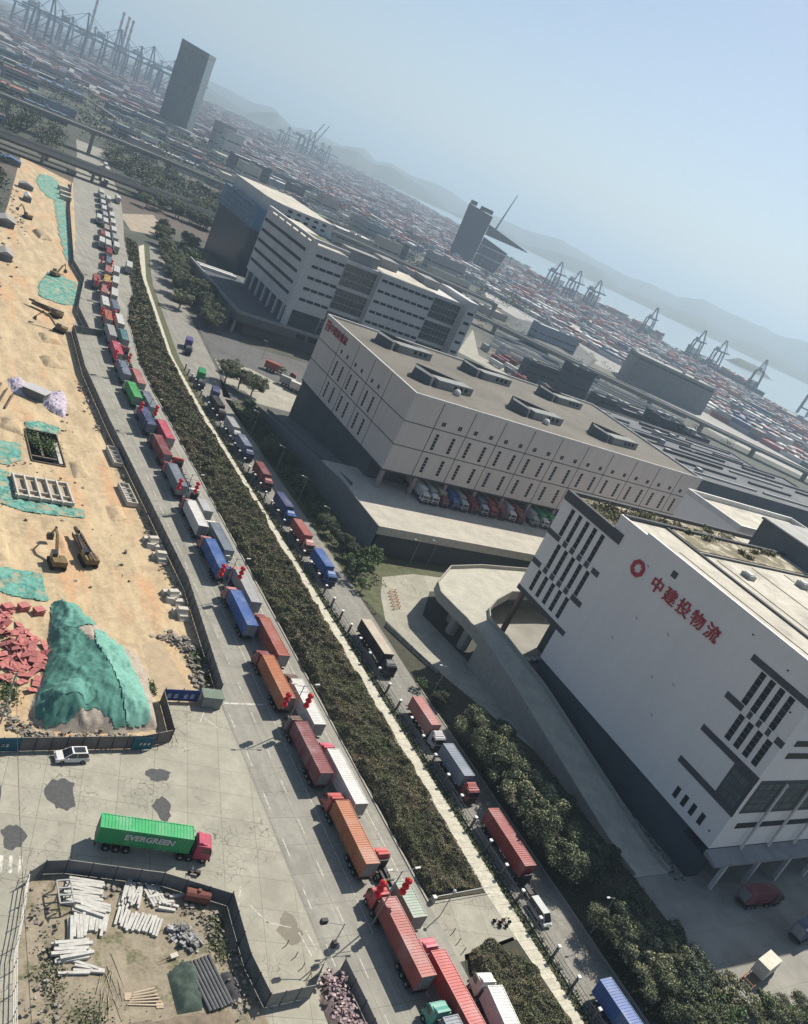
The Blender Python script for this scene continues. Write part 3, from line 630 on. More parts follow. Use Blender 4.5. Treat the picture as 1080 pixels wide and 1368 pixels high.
# resample both along matching knots
def knots(a, n=6):
    r = []
    for p, q in zip(a, a[1:]):
        for k in range(n): r.append((p[0]+(q[0]-p[0])*k/n, p[1]+(q[1]-p[1])*k/n))
    return r+[a[-1]]
ko, ki = knots(outer), knots(inner); dk = MB(); po = MB(); pi_ = MB(); sk = MB()
zk = []
s = 0
for i, p in enumerate(ko):
    zk.append(zof(p[1]) if i < 24 else 8.0)
for i in range(len(ko)-1):
    a, b_, c, d = ko[i], ki[i], ki[i+1], ko[i+1]; za, zb = zk[i], zk[i+1]
    dk.hexa([(*a, max(za-.9, -.5)), (*b_, max(za-.9, -.5)), (*c, max(zb-.9, -.5)), (*d, max(zb-.9, -.5))], [(*a, za), (*b_, za), (*c, zb), (*d, zb)])
    for (mb_, p, q, sgn) in ((po, a, d, 1), (pi_, b_, c, -1)):
        nx, ny = -(q[1]-p[1]), q[0]-p[0]; L = math.hypot(nx, ny) or 1; nx, ny = nx/L*.3*sgn, ny/L*.3*sgn
        lo_a, lo_b = (za-1.6, zb-1.6) if not (i < 18) else (-.1, -.1)
        bb = [(p[0], p[1], lo_a), (q[0], q[1], lo_b), (q[0]+nx, q[1]+ny, lo_b), (p[0]+nx, p[1]+ny, lo_a)]; tt = [(x, y, z) for (x, y, _), z in zip(bb, (za+1, zb+1, zb+1, za+1))]
        if sgn < 0: bb, tt = bb[::-1], tt[::-1]
        mb_.hexa(bb, tt)
dk.build('deck', mat('ramp_concrete', (0.42, 0.41, 0.33), (0.33, 0.32, 0.27), scale=.25, fine=((0.27, 0.26, 0.22), 1, .3)), vr)
po.build('parapet', M_KERB, vr); pi_.build('parapet', M_KERB, vr)
for k in (25, 31, 37, 42, 48, 54, 60):
    if k < len(ko):
        p = ((ko[k][0]+ki[k][0])/2, (ko[k][1]+ki[k][1])/2); m2 = MB(); m2.prism([(p[0]+1.3*math.cos(t), p[1]+1.3*math.sin(t)) for t in np.linspace(0, 2*math.pi, 9)[:-1]], 0, 6.4)
        m2.hexa([(p[0]-1.2, p[1]-1.2, 6.4), (p[0]+1.2, p[1]-1.2, 6.4), (p[0]+1.2, p[1]+1.2, 6.4), (p[0]-1.2, p[1]+1.2, 6.4)], [(p[0]-3.5, p[1]-2.5, 7.15), (p[0]+3.5, p[1]-2.5, 7.15), (p[0]+3.5, p[1]+2.5, 7.15), (p[0]-3.5, p[1]+2.5, 7.15)])
        m2.build('pier', M_KERB, vr)

# ---- beige panelled warehouse with the loading deck
BX, BY = 136.0, 199.0; BX1, BY1 = 268.0, 267.5
bb = thing('warehouse', 'beige panelled warehouse with slit windows over a loading deck full of trucks', 'warehouse', (BX, BY, 0))
M_PANEL = mat('beige_panel', (0.57, 0.515, 0.465), (0.5, 0.45, 0.41), scale=.05, detail=8, stretch=(1, 1, .07), fine=((0.43, 0.41, 0.385), .7, .2), third=((0.46, 0.435, 0.41), .6, .5, .72))
b = MB(); b.box(BX, BX1, BY, BY1, 14.2, 38.3); b.build('wall', M_PANEL, bb)
b = MB()
for q in ((BX-.15, BX+.45, BY-.15, BY1+.15), (BX+.45, BX1+.15, BY-.15, BY+.45), (BX1-.45, BX1+.15, BY+.45, BY1+.15), (BX+.45, BX1-.45, BY1-.45, BY1+.15)): b.box(*q, 38.3, 39.1)
b.build('parapet', mat('parapet_stone', (0.55, 0.53, 0.49)), bb)
b = MB(); b.box(BX+.45, BX1-.45, BY+.45, BY1-.45, 38.3, 38.45); b.build('roof', mat('roof_membrane', (0.165, 0.15, 0.122), (0.115, 0.106, 0.088), scale=.06, detail=8, fine=((0.12, 0.115, 0.1), .5, .4), stain=((0.08, 0.078, 0.07), .12, .55, .68, .5), joints=(14, 10), joint_w=.02), bb)
jl = MB()
for x in [BX+10.6+12.2*k for k in range(11)]:
    if x < BX1: jl.box(x-.13, x+.13, BY-.04, BY+.05, 14.2, 38.3)
for y in (214.8, 226.6, 239.0, 251.5): jl.box(BX-.04, BX+.05, y-.13, y+.13, 14.2, 38.3)
for z in (30.3, 22.7): jl.box(BX-.05, BX1, BY-.05, BY+.05, z-.14, z+.14); jl.box(BX-.05, BX+.05, BY+.05, BY1, z-.14, z+.14)
jl.box(BX-.08, BX1, BY-.08, BY+.05, 14.0, 14.5); jl.box(BX-.08, BX+.05, BY+.05, BY1, 14.0, 14.5)
jl.build('panel_joint', mat('joint_dark_grey', (0.07, 0.07, 0.07)), bb)  # dark grey strips for the joints between wall panels
def slit(x, z0, z1, front, n=5):
    w = MB(); h = (z1-z0)/n
    for k in range(n):
        if front: w.box(x-.55, x+.55, BY-.06, BY+.1, z0+k*h+.1, z0+(k+1)*h-.05)
        else: w.box(BX-.06, BX+.1, x-.55, x+.55, z0+k*h+.1, z0+(k+1)*h-.05)
    w.build('window', M_WIN, bb)
for k in range(19):
    x = 149.4+6.15*k
    if x < BX1-3: 
        slit(x-.3, 23.6, 28.9, True); slit(x-.3, 16.0, 21.2, True)
        w = MB(); w.box(x-.65, x-.05, BY-.06, BY+.1, 31.6, 32.9); w.box(x+.1, x+.7, BY-.06, BY+.1, 31.6, 32.9); w.build('window', M_WIN, bb)
for y in (248.6, 243.6, 236.8, 231.8, 223.8, 219.0):
    slit(y, 23.6, 28.9, False); slit(y, 15.8, 21.3, False)
    w = MB(); w.box(BX-.06, BX+.1, y-.55, y+.55, 31.7, 32.9); w.build('window', M_WIN, bb)
b = MB(); b.box(BX+.35, BX1-.5, 212.0, BY1-.3, 0, 14.2); b.box(BX+.35, BX+14, 206.5, 212, 8.05, 14.2); b.build('base_wall', mat('base_grey', (0.075, 0.085, 0.09), (0.055, 0.063, 0.068), scale=.1, detail=8), bb)
for k in range(12):
    m2 = MB(); m2.box(BX+.6+k*11.8, BX+1.7+k*11.8, BY+.4, BY+1.5, 8.05, 14.2); m2.build('column', mat('column_pink', (0.3, 0.25, 0.24)), bb)
for k in range(20):
    m2 = MB(); m2.box(BX+16+k*5.6, BX+19.6+k*5.6, 211.8, 212.05, 9.2, 13.2); m2.build('dock_door', M_STEEL, bb)
text_l = MB(); text_l.box(BX-.2, BX+.05, 262.4, 265.6, 34.2, 37.6); text_l.build('logo', mat('dull_red_sign', (0.26, 0.03, 0.03)), bb)
tq = MB()
for (y, z) in ((264.8, 36.6), (263.2, 36.6), (264.0, 35.6), (264.6, 34.9), (263.3, 34.9)): tq.box(BX-.24, BX-.18, y-.3, y+.3, z-.22, z+.22)
tq.build('logo_mark', M_PANEL, bb)
for i, ch in enumerate('中建投物流'):
    text_part('sign_text', ch, 2.9, facing(rel(bb, (BX-.14, 260.6-2.9*i, 35.8)), (-1, 0, 0), (0, -1, 0)), MATS['dull_red_sign'], bb, extrude=.1, offset=.04)
# roof monitors: stepped blocks with a slanted screen behind and vents in the end
M_MON = mat('monitor_render', (0.24, 0.25, 0.235), (0.18, 0.19, 0.18), scale=.2); M_SCREEN = mat('dark_screen', (0.07, 0.075, 0.08), scale=.4)
def monitor(x, y, L=23.0):
    p = MB(); p.hexa([(x+8, y, 38.45), (x+L, y+2, 38.45), (x+L-1.5, y+6.5, 38.45), (x+7, y+4.5, 38.45)], [(x+8, y, 41.0), (x+L, y+2, 41.0), (x+L-1.5, y+6.5, 41.0), (x+7, y+4.5, 41.0)]); p.build('roof_monitor', M_MON, bb)
    q = MB(); q.hexa([(x, y+3.5, 38.45), (x+5, y-.5, 38.45), (x+7.5, y+1.5, 38.45), (x+3, y+8.5, 38.45)], [(x+.6, y+4, 41.8), (x+5, y, 41.2), (x+7.3, y+1.8, 41.2), (x+3.2, y+8, 41.8)]); q.build('louvre_block', mat('louvre_grey', (0.12, 0.13, 0.135), (0.07, 0.075, 0.08), scale=3, stretch=(.2, 3, 1)), bb)
    q = MB(); q.hexa([(x+4, y+9, 38.45), (x+12, y+8.5, 38.45), (x+12, y+8.9, 38.45), (x+4, y+9.4, 38.45)], [(x+4, y+9, 41.9), (x+12, y+8.5, 41.4), (x+12, y+8.9, 41.4), (x+4, y+9.4, 41.9)]); q.hexa([(x+12, y+8.5, 38.45), (x+L-2, y+6.6, 38.45), (x+L-2, y+7, 38.45), (x+12, y+8.9, 38.45)], [(x+12, y+8.5, 41.4), (x+L-2, y+6.6, 40.9), (x+L-2, y+7, 40.9), (x+12, y+8.9, 41.4)]); q.build('roof_screen', M_SCREEN, bb)
    for k in range(3):
        v = MB(); xx = x+L-7.5+k*2.3; yy = y+2*(xx+.7-x-8)/(L-8); v.obox((xx, yy-.02, 39.3), (1.3, .25, 1.2), math.atan2(2, L-8)); v.build('vent', M_WIN, bb)
    t = MB(); t.box(x+9.5, x+16, y+5.4, y+8, 38.45, 39.6); t.build('roof_duct', mat('hatch_grey', (0.2, 0.21, 0.21)), bb)
for (x, y) in ((144, 214), (183, 212), (221, 211), (146, 246), (184, 247), (223, 248)): monitor(x, y)
b = MB(); b.ball((159, 212.5, 39.2), 1.2, mi=0); b.ball((196, 210.5, 39.2), 1.2); b.build('roof_fan', M_WHITE, bb)

# loading deck in front of and beside it
dk_ = thing('loading_deck', 'raised concrete loading deck with sunlit edge in front of the beige warehouse', 'deck', (124, 171, 0))
M_DECK = mat('deck_concrete', (0.44, 0.41, 0.34), (0.34, 0.32, 0.27), scale=.2, fine=((0.27, 0.255, 0.22), .9, .35))
b = MB(); b.box(124, 270, 172, 212, 6.9, 8.0); b.build('slab', M_DECK, dk_)
b = MB(); b.box(123.9, 270, 171.6, 172.0, 6.6, 9.0); b.build('parapet', mat('deck_parapet', (0.47, 0.44, 0.37)), dk_)
b = MB(); b.box(126, 270, 173.4, 211, 0, 6.9); b.build('retaining_wall', MATS['base_grey'], dk_)
b = MB()                                                             # side ramp along the left wall
ys = [(171.6, 8.0), (197, 8.0), (266, .3)]
for (ya, za), (yb, zb) in zip(ys, ys[1:]):
    b.hexa([(124.0, ya, -.2), (136.3, ya, -.2), (136.3, yb, -.2), (124.0, yb, -.2)], [(124.0, ya, za), (136.3, ya, za), (136.3, yb, zb), (124.0, yb, zb)]) if ya > 190 else None
b.build('side_ramp', mat('ramp_grey', (0.13, 0.135, 0.135), (0.1, 0.105, 0.105), scale=.3), dk_)
b = MB()
for xx in (123.7, 127.2):
    for (ya, za), (yb, zb) in zip(ys, ys[1:]):
        if xx > 125 and ya < 190: continue
        b.hexa([(xx, ya, za-.3 if xx > 125 else -.2), (xx+.3, ya, za-.3 if xx > 125 else -.2), (xx+.3, yb, zb-.3 if xx > 125 else -.2), (xx, yb, zb-.3 if xx > 125 else -.2)], [(xx, ya, za+1), (xx+.3, ya, za+1), (xx+.3, yb, zb+1), (xx, yb, zb+1)])
b.build('side_parapet', mat('parapet_grey', (0.15, 0.155, 0.155)), dk_)

# ---- white office slab with ribbon windows and its podium
M_OFF = mat('office_render', (0.5, 0.495, 0.48), (0.42, 0.415, 0.4), scale=.1)
of = thing('office_block', 'long white office block with ribbon windows and two glazed bays', 'office', (166, 366, 0))
b = MB(); b.box(166, 185, 366, 430, 17, 47.5); b.box(185, 205, 370, 400, 8, 46); b.box(205, 237, 367, 398, 12, 46.5); b.box(237, 257, 371, 398, 8, 46); b.box(257, 263, 366, 398, 8, 49); b.build('wall', M_OFF, of)
b = MB(); b.box(167, 184, 367.5, 429, 0, 17); b.box(186, 262, 369, 397, 0, 12); b.build('base_wall', M_BASEW, of)
b = MB(); b.box(165.9, 168.4, 365.9, 368.4, 6, 50.0); b.box(165.9, 167.6, 368.4, 430.2, 48.6, 50.0); b.box(168.4, 185, 365.9, 367.4, 48.6, 50); b.build('roof_frame', mat('frame_white', (0.52, 0.5, 0.49)), of)
b = MB()
for k in range(6): b.box(165.95, 166.6, 374+k*10, 375.5+k*10, 47.5, 48.6)
b.build('roof_frame_post', MATS['frame_white'], of)
b = MB(); b.box(167, 184.5, 367.5, 429.5, 47.5, 47.7); b.box(206, 236.5, 367.5, 397, 46.5, 46.7); b.build('roof', M_ROOFC, of)
b = MB(); b.box(172, 184, 380, 396, 47.7, 48.4); b.build('roof_planting', mat('roof_green', (0.1, 0.12, 0.06)), of)
b = MB(); b.box(186, 204, 372, 380, 46, 51); b.build('roof_house', mat('roof_house_grey', (0.25, 0.25, 0.25)), of); b = MB(); b.box(212, 222, 385, 396, 46.7, 51); b.build('roof_house', mat('roof_house_grey', None), of); b = MB(); b.box(238, 248, 384, 396, 46, 50); b.build('roof_house', mat('roof_house_grey', None), of)
for k in range(5):
    z = 22.5+k*5.2
    w = MB(); w.box(165.9, 166.1, 371, 429, z-.75, z+.75); w.build('window', M_WIN, of)
    w = MB(); 
    for j in range(4): w.box(169.5+j*3.9, 172.9+j*3.9, 365.92, 366.1, z-.6, z+.7)
    w.build('window', M_WIN, of)
    if z > 16:
        w = MB()
        for j in range(8): w.box(206+j*3.9, 209.3+j*3.9, 366.92, 367.1, z-.6, z+.7)
        w.build('window', M_WIN, of)
        w = MB(); w.box(258.2, 261.8, 365.92, 366.1, z-.7, z+.7); w.build('window', M_WIN, of)
M_CURT = glass_mat('curtain_wall', (0.06, 0.075, 0.08), .2)
for (x0, x1, y) in ((185.6, 204.4, 369.9), (237.6, 256.4, 370.9)):
    for r, (z0, z1) in enumerate(((12, 21), (22.5, 32.5), (34, 44.5))):
        w = MB()
        for j in range(9):
            for k in range(3):
                ww = (x1-x0)/9; hh = (z1-z0)/3; w.box(x0+j*ww+.12, x0+(j+1)*ww-.12, y-.06, y+.1, z0+k*hh+.12, z0+(k+1)*hh-.12)
        w.build('glazing', M_CURT, of)
for k in range(7):
    m2 = MB(); m2.box(166.1, 167.6, 372+k*9, 373.5+k*9, 8, 17); m2.build('column', MATS['frame_white'], of)
pd = thing('podium', 'dark low podium with open loading bays in front of the white offices', 'building', (142, 360, 0))
M_POD = mat('podium_grey', (0.12, 0.13, 0.13), (0.09, 0.1, 0.1), scale=.12)
b = MB(); b.box(142, 200, 360, 445, 5.5, 9.0); b.box(148, 200, 364, 445, 0, 5.5); b.build('wall', M_POD, pd)
b = MB(); b.box(141.7, 142.5, 359.7, 445.3, 9, 10.2); b.box(142.5, 200, 359.7, 360.5, 9, 10.2); b.build('parapet', MATS['roof_house_grey'], pd)
b = MB(); b.box(142.5, 166, 360.5, 445, 9, 9.15); b.build('roof', mat('podium_roof', (0.085, 0.095, 0.1), (0.065, 0.075, 0.08), scale=.1), pd)
for k in range(9):
    m2 = MB(); m2.box(142.2, 143.4, 361+k*9.5, 362.2+k*9.5, 0, 5.5); m2.build('column', M_KERB, pd)
b = MB(); 
for k in range(4): b.box(172+k*6, 176.6+k*6, 359.9, 360.1, 5.9, 8.4)
b.build('window', M_WIN, pd)
b = MB(); b.box(143, 163, 430, 433, 9.15, 10.6); b.box(143, 163, 436, 438, 9.15, 10.3); b.build('skylight', M_WHITE, pd)

# ---- blue glass block with the rounded corner
gb = thing('glass_office', 'blue glass office with rounded corner and white top storeys', 'office', (172, 470, 0))
def rounded(x0, x1, y0, y1, r, n=8):
    return [(x0+r-r*math.cos(t), y0+r-r*math.sin(t)) for t in np.linspace(0, math.pi/2, n)]+[(x1, y0), (x1, y1), (x0, y1)]
M_BLUEG = mat('blue_glass', (0.06, 0.18, 0.3), (0.035, 0.1, 0.18), scale=.06, rough=.25, spec=.6)
b = MB(); b.prism(rounded(180, 222, 468, 545, 16), 0, 30); b.build('wall', mat('dark_blue_glass', (0.02, 0.045, 0.075), (0.014, 0.03, 0.05), scale=.08, rough=.3), gb)
b = MB(); b.prism(rounded(179.6, 222.3, 467.6, 545.3, 16.2), 30, 42); b.build('glazing', M_BLUEG, gb)
b = MB(); b.prism(rounded(184, 222.1, 471, 545.1, 14), 42, 49, 0, 1); b.build('top_storey', [M_OFF, M_ROOFC], gb)
for k in range(10):
    w = MB(); z = 44.0 if k < 5 else 47; w.box(193+(k % 5)*5.5, 195.6+(k % 5)*5.5, 470.9, 471.1, z-.6, z+.7); w.build('window', M_WIN, gb)
w = MB()
for k in range(24): 
    t = (k+.5)/24
    if k < 12: w.box(196+k*2.2, 196.15+k*2.2, 467.5, 467.7, 30, 42)
    else: w.box(179.45, 179.65, 486+(k-12)*4.5, 486.2+(k-12)*4.5, 30, 42)
for z in (33, 36, 39, 42): w.box(196, 222, 467.48, 467.7, z-.1, z+.1); w.box(179.42, 179.65, 485, 545, z-.1, z+.1)
w.build('mullion', M_STEEL, gb)

# ---- other dark sheds and blocks round the second warehouse
def block(name, label, cat, x0, x1, y0, y1, h, wall, roof, strips=(), group=None, extras=True, base=0.0):
    t = thing(name, label, cat, (x0, y0, base), 0, group)
    b = MB(); b.box(x0, x1, y0, y1, base, base+h); b.build('wall', wall, t)
    b = MB(); b.box(x0+.4, x1-.4, y0+.4, y1-.4, base+h, base+h+.15); b.build('roof', roof, t)
    b = MB()
    for q in ((x0-.1, x0+.4, y0-.1, y1+.1), (x0+.4, x1+.1, y0-.1, y0+.4), (x1-.4, x1+.1, y0+.4, y1+.1), (x0+.4, x1-.4, y1-.4, y1+.1)): b.box(*q, base+h, base+h+.9)
    b.build('parapet', wall, t)
    for (z, hh) in strips:
        w = MB(); n = max(2, int((y1-y0)/9)); d = (y1-y0-3)/n
        for k in range(n): w.box(x0-.06, x0+.1, y0+2+k*d, y0+1.2+(k+1)*d, base+z, base+z+hh)
        n = max(2, int((x1-x0)/9)); d = (x1-x0-3)/n
        for k in range(n): w.box(x0+2+k*d, x0+1.2+(k+1)*d, y0-.06, y0+.1, base+z, base+z+hh)
        w.build('window', M_WIN, t)
    if extras:
        r = random.Random(hash((round(x0), round(y0))) & 0xffff)
        for k in range(3):
            b = MB(); cx, cy = r.uniform(x0+4, max(x0+4.1, x1-8)), r.uniform(y0+3, max(y0+3.1, y1-6)); b.box(cx, cx+r.uniform(2, 5), cy, cy+r.uniform(2, 4), base+h+.15, base+h+r.uniform(1.2, 3.2)); b.build('roof_plant', M_STEEL, t)
    return t
M_DKWALL = mat('slate_cladding', (0.1, 0.11, 0.125), (0.075, 0.085, 0.1), scale=.08); M_DKROOF = mat('slate_roof', (0.13, 0.14, 0.145), (0.085, 0.09, 0.1), scale=.06, detail=8)
M_GREYW = mat('grey_render', (0.3, 0.3, 0.3), (0.24, 0.24, 0.245), scale=.1); M_GREYR = mat('grey_roof', (0.32, 0.31, 0.29), (0.22, 0.22, 0.21), scale=.08, detail=8)
def roof_lines(t, x0, x1, y0, y1, z, n):
    for k in range(n):
        y = y0+(y1-y0)*(k+.5)/n
        cuts = [random.random() for _ in range(4)]
        for q in range(3):
            a = x0+(x1-x0)*(q/3+.1*cuts[q]); c = x0+(x1-x0)*((q+1)/3-.12*cuts[q+1]); b = MB(); b.box(a, c, y-.4-cuts[q], y+.4+cuts[3], z, z+.6+1.2*cuts[q]); b.build('roof_vent', (M_GREYW, M_DKWALL, M_DKROOF, M_DKWALL)[int(cuts[q]*4)], t)
t = block('shed', 'long dark slate shed with strip windows right of the beige warehouse', 'shed', 284, 450, 214, 252, 34, M_DKWALL, M_DKROOF, ((26, 1.6), (17, 1.6), (8, 1.6)))
roof_lines(t, 288, 446, 218, 250, 34.15, 3)
t = block('shed', 'second dark shed with ribbed roof behind the long slate shed', 'shed', 300, 470, 262, 300, 27, M_DKWALL, M_DKROOF, ((20, 1.6),)); roof_lines(t, 303, 466, 265, 298, 27.15, 3)
t = block('shed', 'third dark shed with ribbed roof by the elevated highway', 'shed', 320, 480, 310, 350, 22, M_GREYW, M_DKROOF, ((15, 1.6),)); roof_lines(t, 323, 476, 313, 348, 22.15, 4)
block('shed', 'lower dark shed between the annex and the slate shed', 'shed', 300, 420, 120, 196, 24, M_DKWALL, M_GREYR, ((15, 1.4),))

# ================================================================== MIDDLE DISTANCE: bridges, town, port
def girder(name, label, cat, pts, z, w, th, step, m, rail=1.0, pier=True, pw=1.6):
    t = thing(name, label, cat, (pts[0][0], pts[0][1], 0)); d = MB(); r1 = MB(); r2 = MB()
    P = resample(pts, max(3, int(sum(math.dist(a, b) for a, b in zip(pts, pts[1:]))/40)))
    nrm = []
    for i in range(len(P)):
        a, b = P[max(0, i-1)], P[min(len(P)-1, i+1)]; L = math.dist(a, b); nrm.append((-(b[1]-a[1])/L, (b[0]-a[0])/L))
    off = lambda i, k: (P[i][0]+nrm[i][0]*k, P[i][1]+nrm[i][1]*k)
    for i in range(len(P)-1):
        q = [off(i, -w/2), off(i+1, -w/2), off(i+1, w/2), off(i, w/2)]
        d.hexa([(*p, z-th) for p in q], [(*p, z) for p in q])
        for mb_, k0, k1 in ((r1, -w/2, -w/2+.35), (r2, w/2-.35, w/2)):
            q = [off(i, k0), off(i+1, k0), off(i+1, k1), off(i, k1)]; mb_.hexa([(*p, z) for p in q], [(*p, z+rail) for p in q])
    d.build('deck', m, t); r1.build('parapet', M_KERB, t); r2.build('parapet', M_KERB, t)
    if pier:
        tot = sum(math.dist(a, b) for a, b in zip(P, P[1:])); n = int(tot/step)
        for p in resample(pts, n+1):
            b = MB(); b.box(p[0]-pw/2, p[0]+pw/2, p[1]-pw, p[1]+pw, 0, z-th-.9); b.box(p[0]-w*.3, p[0]+w*.3, p[1]-w*.3, p[1]+w*.3, z-th-.9, z-th); b.build('pier', M_KERB, t)
    return t
M_BRIDGE = mat('bridge_concrete', (0.2, 0.2, 0.19), (0.15, 0.15, 0.145), scale=.1)
girder('railway_bridge', 'low dark railway bridge crossing over the queue road', 'bridge', [(-300, 640), (120, 645), (260, 655), (420, 668)], 7.5, 11, 1.4, 32, mat('ballast', (0.11, 0.1, 0.095), (0.075, 0.07, 0.068), scale=.4), 1.3)
girder('railway_bridge', 'narrower railway bridge running just behind the first one', 'bridge', [(-300, 668), (150, 668), (300, 690), (420, 720)], 7.5, 7, 1.4, 36, M_BRIDGE, 1.0)
girder('highway_viaduct', 'long pale highway viaduct on tall piers behind the railway', 'viaduct', [(-700, 770), (70, 782), (200, 796), (330, 775), (520, 700)], 19, 17, 1.8, 62, M_BRIDGE, 1.0, pw=2.2)
girder('highway_viaduct', 'straight elevated highway running past the container yards towards the right', 'viaduct', [(330, 775), (470, 652), (560, 575), (700, 470), (900, 320), (1100, 170)], 9, 15, 1.6, 50, M_BRIDGE, 1.0, pw=2)
girder('slip_road', 'curved slip road dropping from the viaduct towards the glass tower', 'viaduct', [at(95, 122, 6), at(130, 140, 6), at(160, 160, 6), at(180, 185, 6), at(205, 205, 6)], 6, 10, 1.2, 45, M_BRIDGE, .9)
sheet('rail_yard', [(60, 560), (420, 590), (420, 640), (60, 634)], -.03, mat('rail_yard_ballast', (0.12, 0.095, 0.075), (0.07, 0.06, 0.05), scale=.2, stretch=(.2, 2, 1)))
sheet('bare_earth', [at(160, 285), at(205, 287), at(228, 318), at(175, 308)], -.015, mat('bare_earth', (0.36, 0.3, 0.23), (0.24, 0.2, 0.15), scale=.2))

# glass tower
tw = thing('tower', 'tall dark glass office tower standing alone above the port', 'tower', (*(lambda p: (p[0]*1560/math.hypot(*p), p[1]*1560/math.hypot(*p)))(at(233, 172)), 0), rad(-33))
M_TOWER = glass_mat('tower_glass', (0.035, 0.055, 0.065), .15)
def tower_mat():
    m = bpy.data.materials.new('tower_curtain'); m.use_nodes = True; t = NT(m); b = t.n['Principled BSDF']; b.inputs['Roughness'].default_value = .22; b.inputs['Specular IOR Level'].default_value = .6
    tc = t.new('ShaderNodeTexCoord'); mp = t.new('ShaderNodeMapping'); mp.inputs['Rotation'].default_value = (rad(90), 0, 0); t.l.new(tc.outputs['Object'], mp.inputs[0])
    br = t.new('ShaderNodeTexBrick', Scale=1.0, offset=0.0); br.inputs['Brick Width'].default_value = 6.0; br.inputs['Row Height'].default_value = 4.2; br.inputs['Mortar Size'].default_value = .35
    br.inputs['Color1'].default_value = c4((.05, .085, .105)); br.inputs['Color2'].default_value = c4((.09, .14, .165)); br.inputs['Mortar'].default_value = c4((.17, .21, .225))
    t.l.new(mp.outputs[0], br.inputs['Vector']); no = t.new('ShaderNodeTexNoise', Scale=.03, Detail=3.0); t.l.new(tc.outputs['Object'], no.inputs['Vector'])
    mx = t.new('ShaderNodeMix', data_type='RGBA', blend_type='MULTIPLY'); mx.inputs[0].default_value = .7; t.l.new(br.outputs['Color'], mx.inputs[6]); t.l.new(no.outputs['Color'], mx.inputs[7]); t.l.new(mx.outputs[2], b.inputs['Base Color'])
    return m
b = MB(); b.prism([(-23, -18), (23, -18), (23, 18), (-23, 18)], 0, 121); b.build('wall', tower_mat(), tw, local=True)
b = MB(); b.hexa([(-23.4, -18.4, 121), (23.4, -18.4, 121), (23.4, -16.8, 121), (-23.4, -16.8, 121)], [(-23.4, -18.4, 131), (23.4, -18.4, 127), (23.4, -16.8, 127), (-23.4, -16.8, 131)]); b.box(21.8, 23.4, -16.8, 18.4, 121, 127); b.build('crown', mat('tower_crown', (0.16, 0.19, 0.2)), tw, local=True)
b = MB(); b.box(23.05, 23.3, -16, 16, 4, 120); b.build('side_glazing', mat('tower_side', (0.16, 0.2, 0.22), (0.07, 0.1, 0.115), scale=.2, rough=.3), tw, local=True)
b = MB(); b.box(-44, -26.4, -20, 20, 0, 14); b.box(-26, 40, -40, -18.5, 0, 11); b.build('podium_wall', M_GREYW, tw, local=True)

# dark slab building with cantilevered wedge roof and mast
db = thing('slab_building', 'dark blue slab building with pointed cantilever roof and thin mast by the water', 'building', (*at(622, 352), 0), rad(-34)); db.scale = (1.3, 1.3, 1.12)
M_NAVY = mat('navy_cladding', (0.05, 0.065, 0.1), (0.035, 0.05, 0.08), scale=.05, joints=(9, 6))
b = MB(); b.hexa([(-26, -14, 0), (6, -14, 0), (6, 14, 0), (-26, 14, 0)], [(-28, -14, 84), (8, -14, 80), (8, 14, 80), (-28, 14, 84)]); b.build('wall', M_NAVY, db, local=True)
b = MB(); b.box(-27, -18, -14.4, 14, 84, 90); b.box(-12, 6, -12, 12, 82, 88); b.build('roof_house', M_NAVY, db, local=True)
b = MB(); b.hexa([(8, -13, 0), (40, -13, 0), (40, 13, 0), (8, 13, 0)], [(8, -13, 48), (46, -13, 40), (46, 13, 40), (8, 13, 48)]); b.build('wing', M_NAVY, db, local=True)
b = MB(); b.hexa([(8, -10, 52), (70, -3, 54), (70, 3, 54), (8, 10, 52)], [(8, -10, 68), (70, -3, 55), (70, 3, 55), (8, 10, 68)]); b.build('cantilever_roof', mat('wedge_steel', (0.09, 0.11, 0.11)), db, local=True)
b = MB(); b.tube((18, -4, 66), (26, -4, 124), 1.3, .5); b.build('mast', M_STEEL, db, local=True)
b = MB()
for k in range(4): b.box(9+k*8, 14+k*8, -13.2, -12.9, 8+k, 38); 
b.build('window', mat('slab_glass', (0.07, 0.09, 0.11), rough=.3), db, local=True)
b = MB(); b.box(8, 46, -13.3, -12.95, 22, 23.2); b.box(8, 46, -13.3, -12.95, 36, 37.2); b.build('floor_band', M_WHITE, db, local=True)

# chimneys
for i, (px, py, h) in enumerate(((119, 44, 190), (155, 58, 170), (163, 61, 165), (169, 63, 160))):
    x, y = at(px, py); s = 3300/math.hypot(x, y); x *= s; y *= s
    c = thing('chimney', ('lone tall thin chimney rising behind the left end of the port cranes', 'tallest of three grouped chimneys beyond the port cranes', 'middle one of the three grouped chimneys beyond the cranes', 'shortest chimney of the trio, the one nearest the glass tower')[i], 'chimney', (x, y, 0))
    b = MB(); b.tube((0, 0, 0), (0, 0, h), 6, 3.4, n=10); b.build('stack', M_GREYW, c, local=True)
    b = MB()
    for k in range(3): b.tube((0, 0, h-8-k*26), (0, 0, h-k*26), 4.6+.1*k, 4.2+.1*k, n=10)
    b.build('warning_band', mat('chimney_band', (0.3, 0.12, 0.1)), c, local=True)

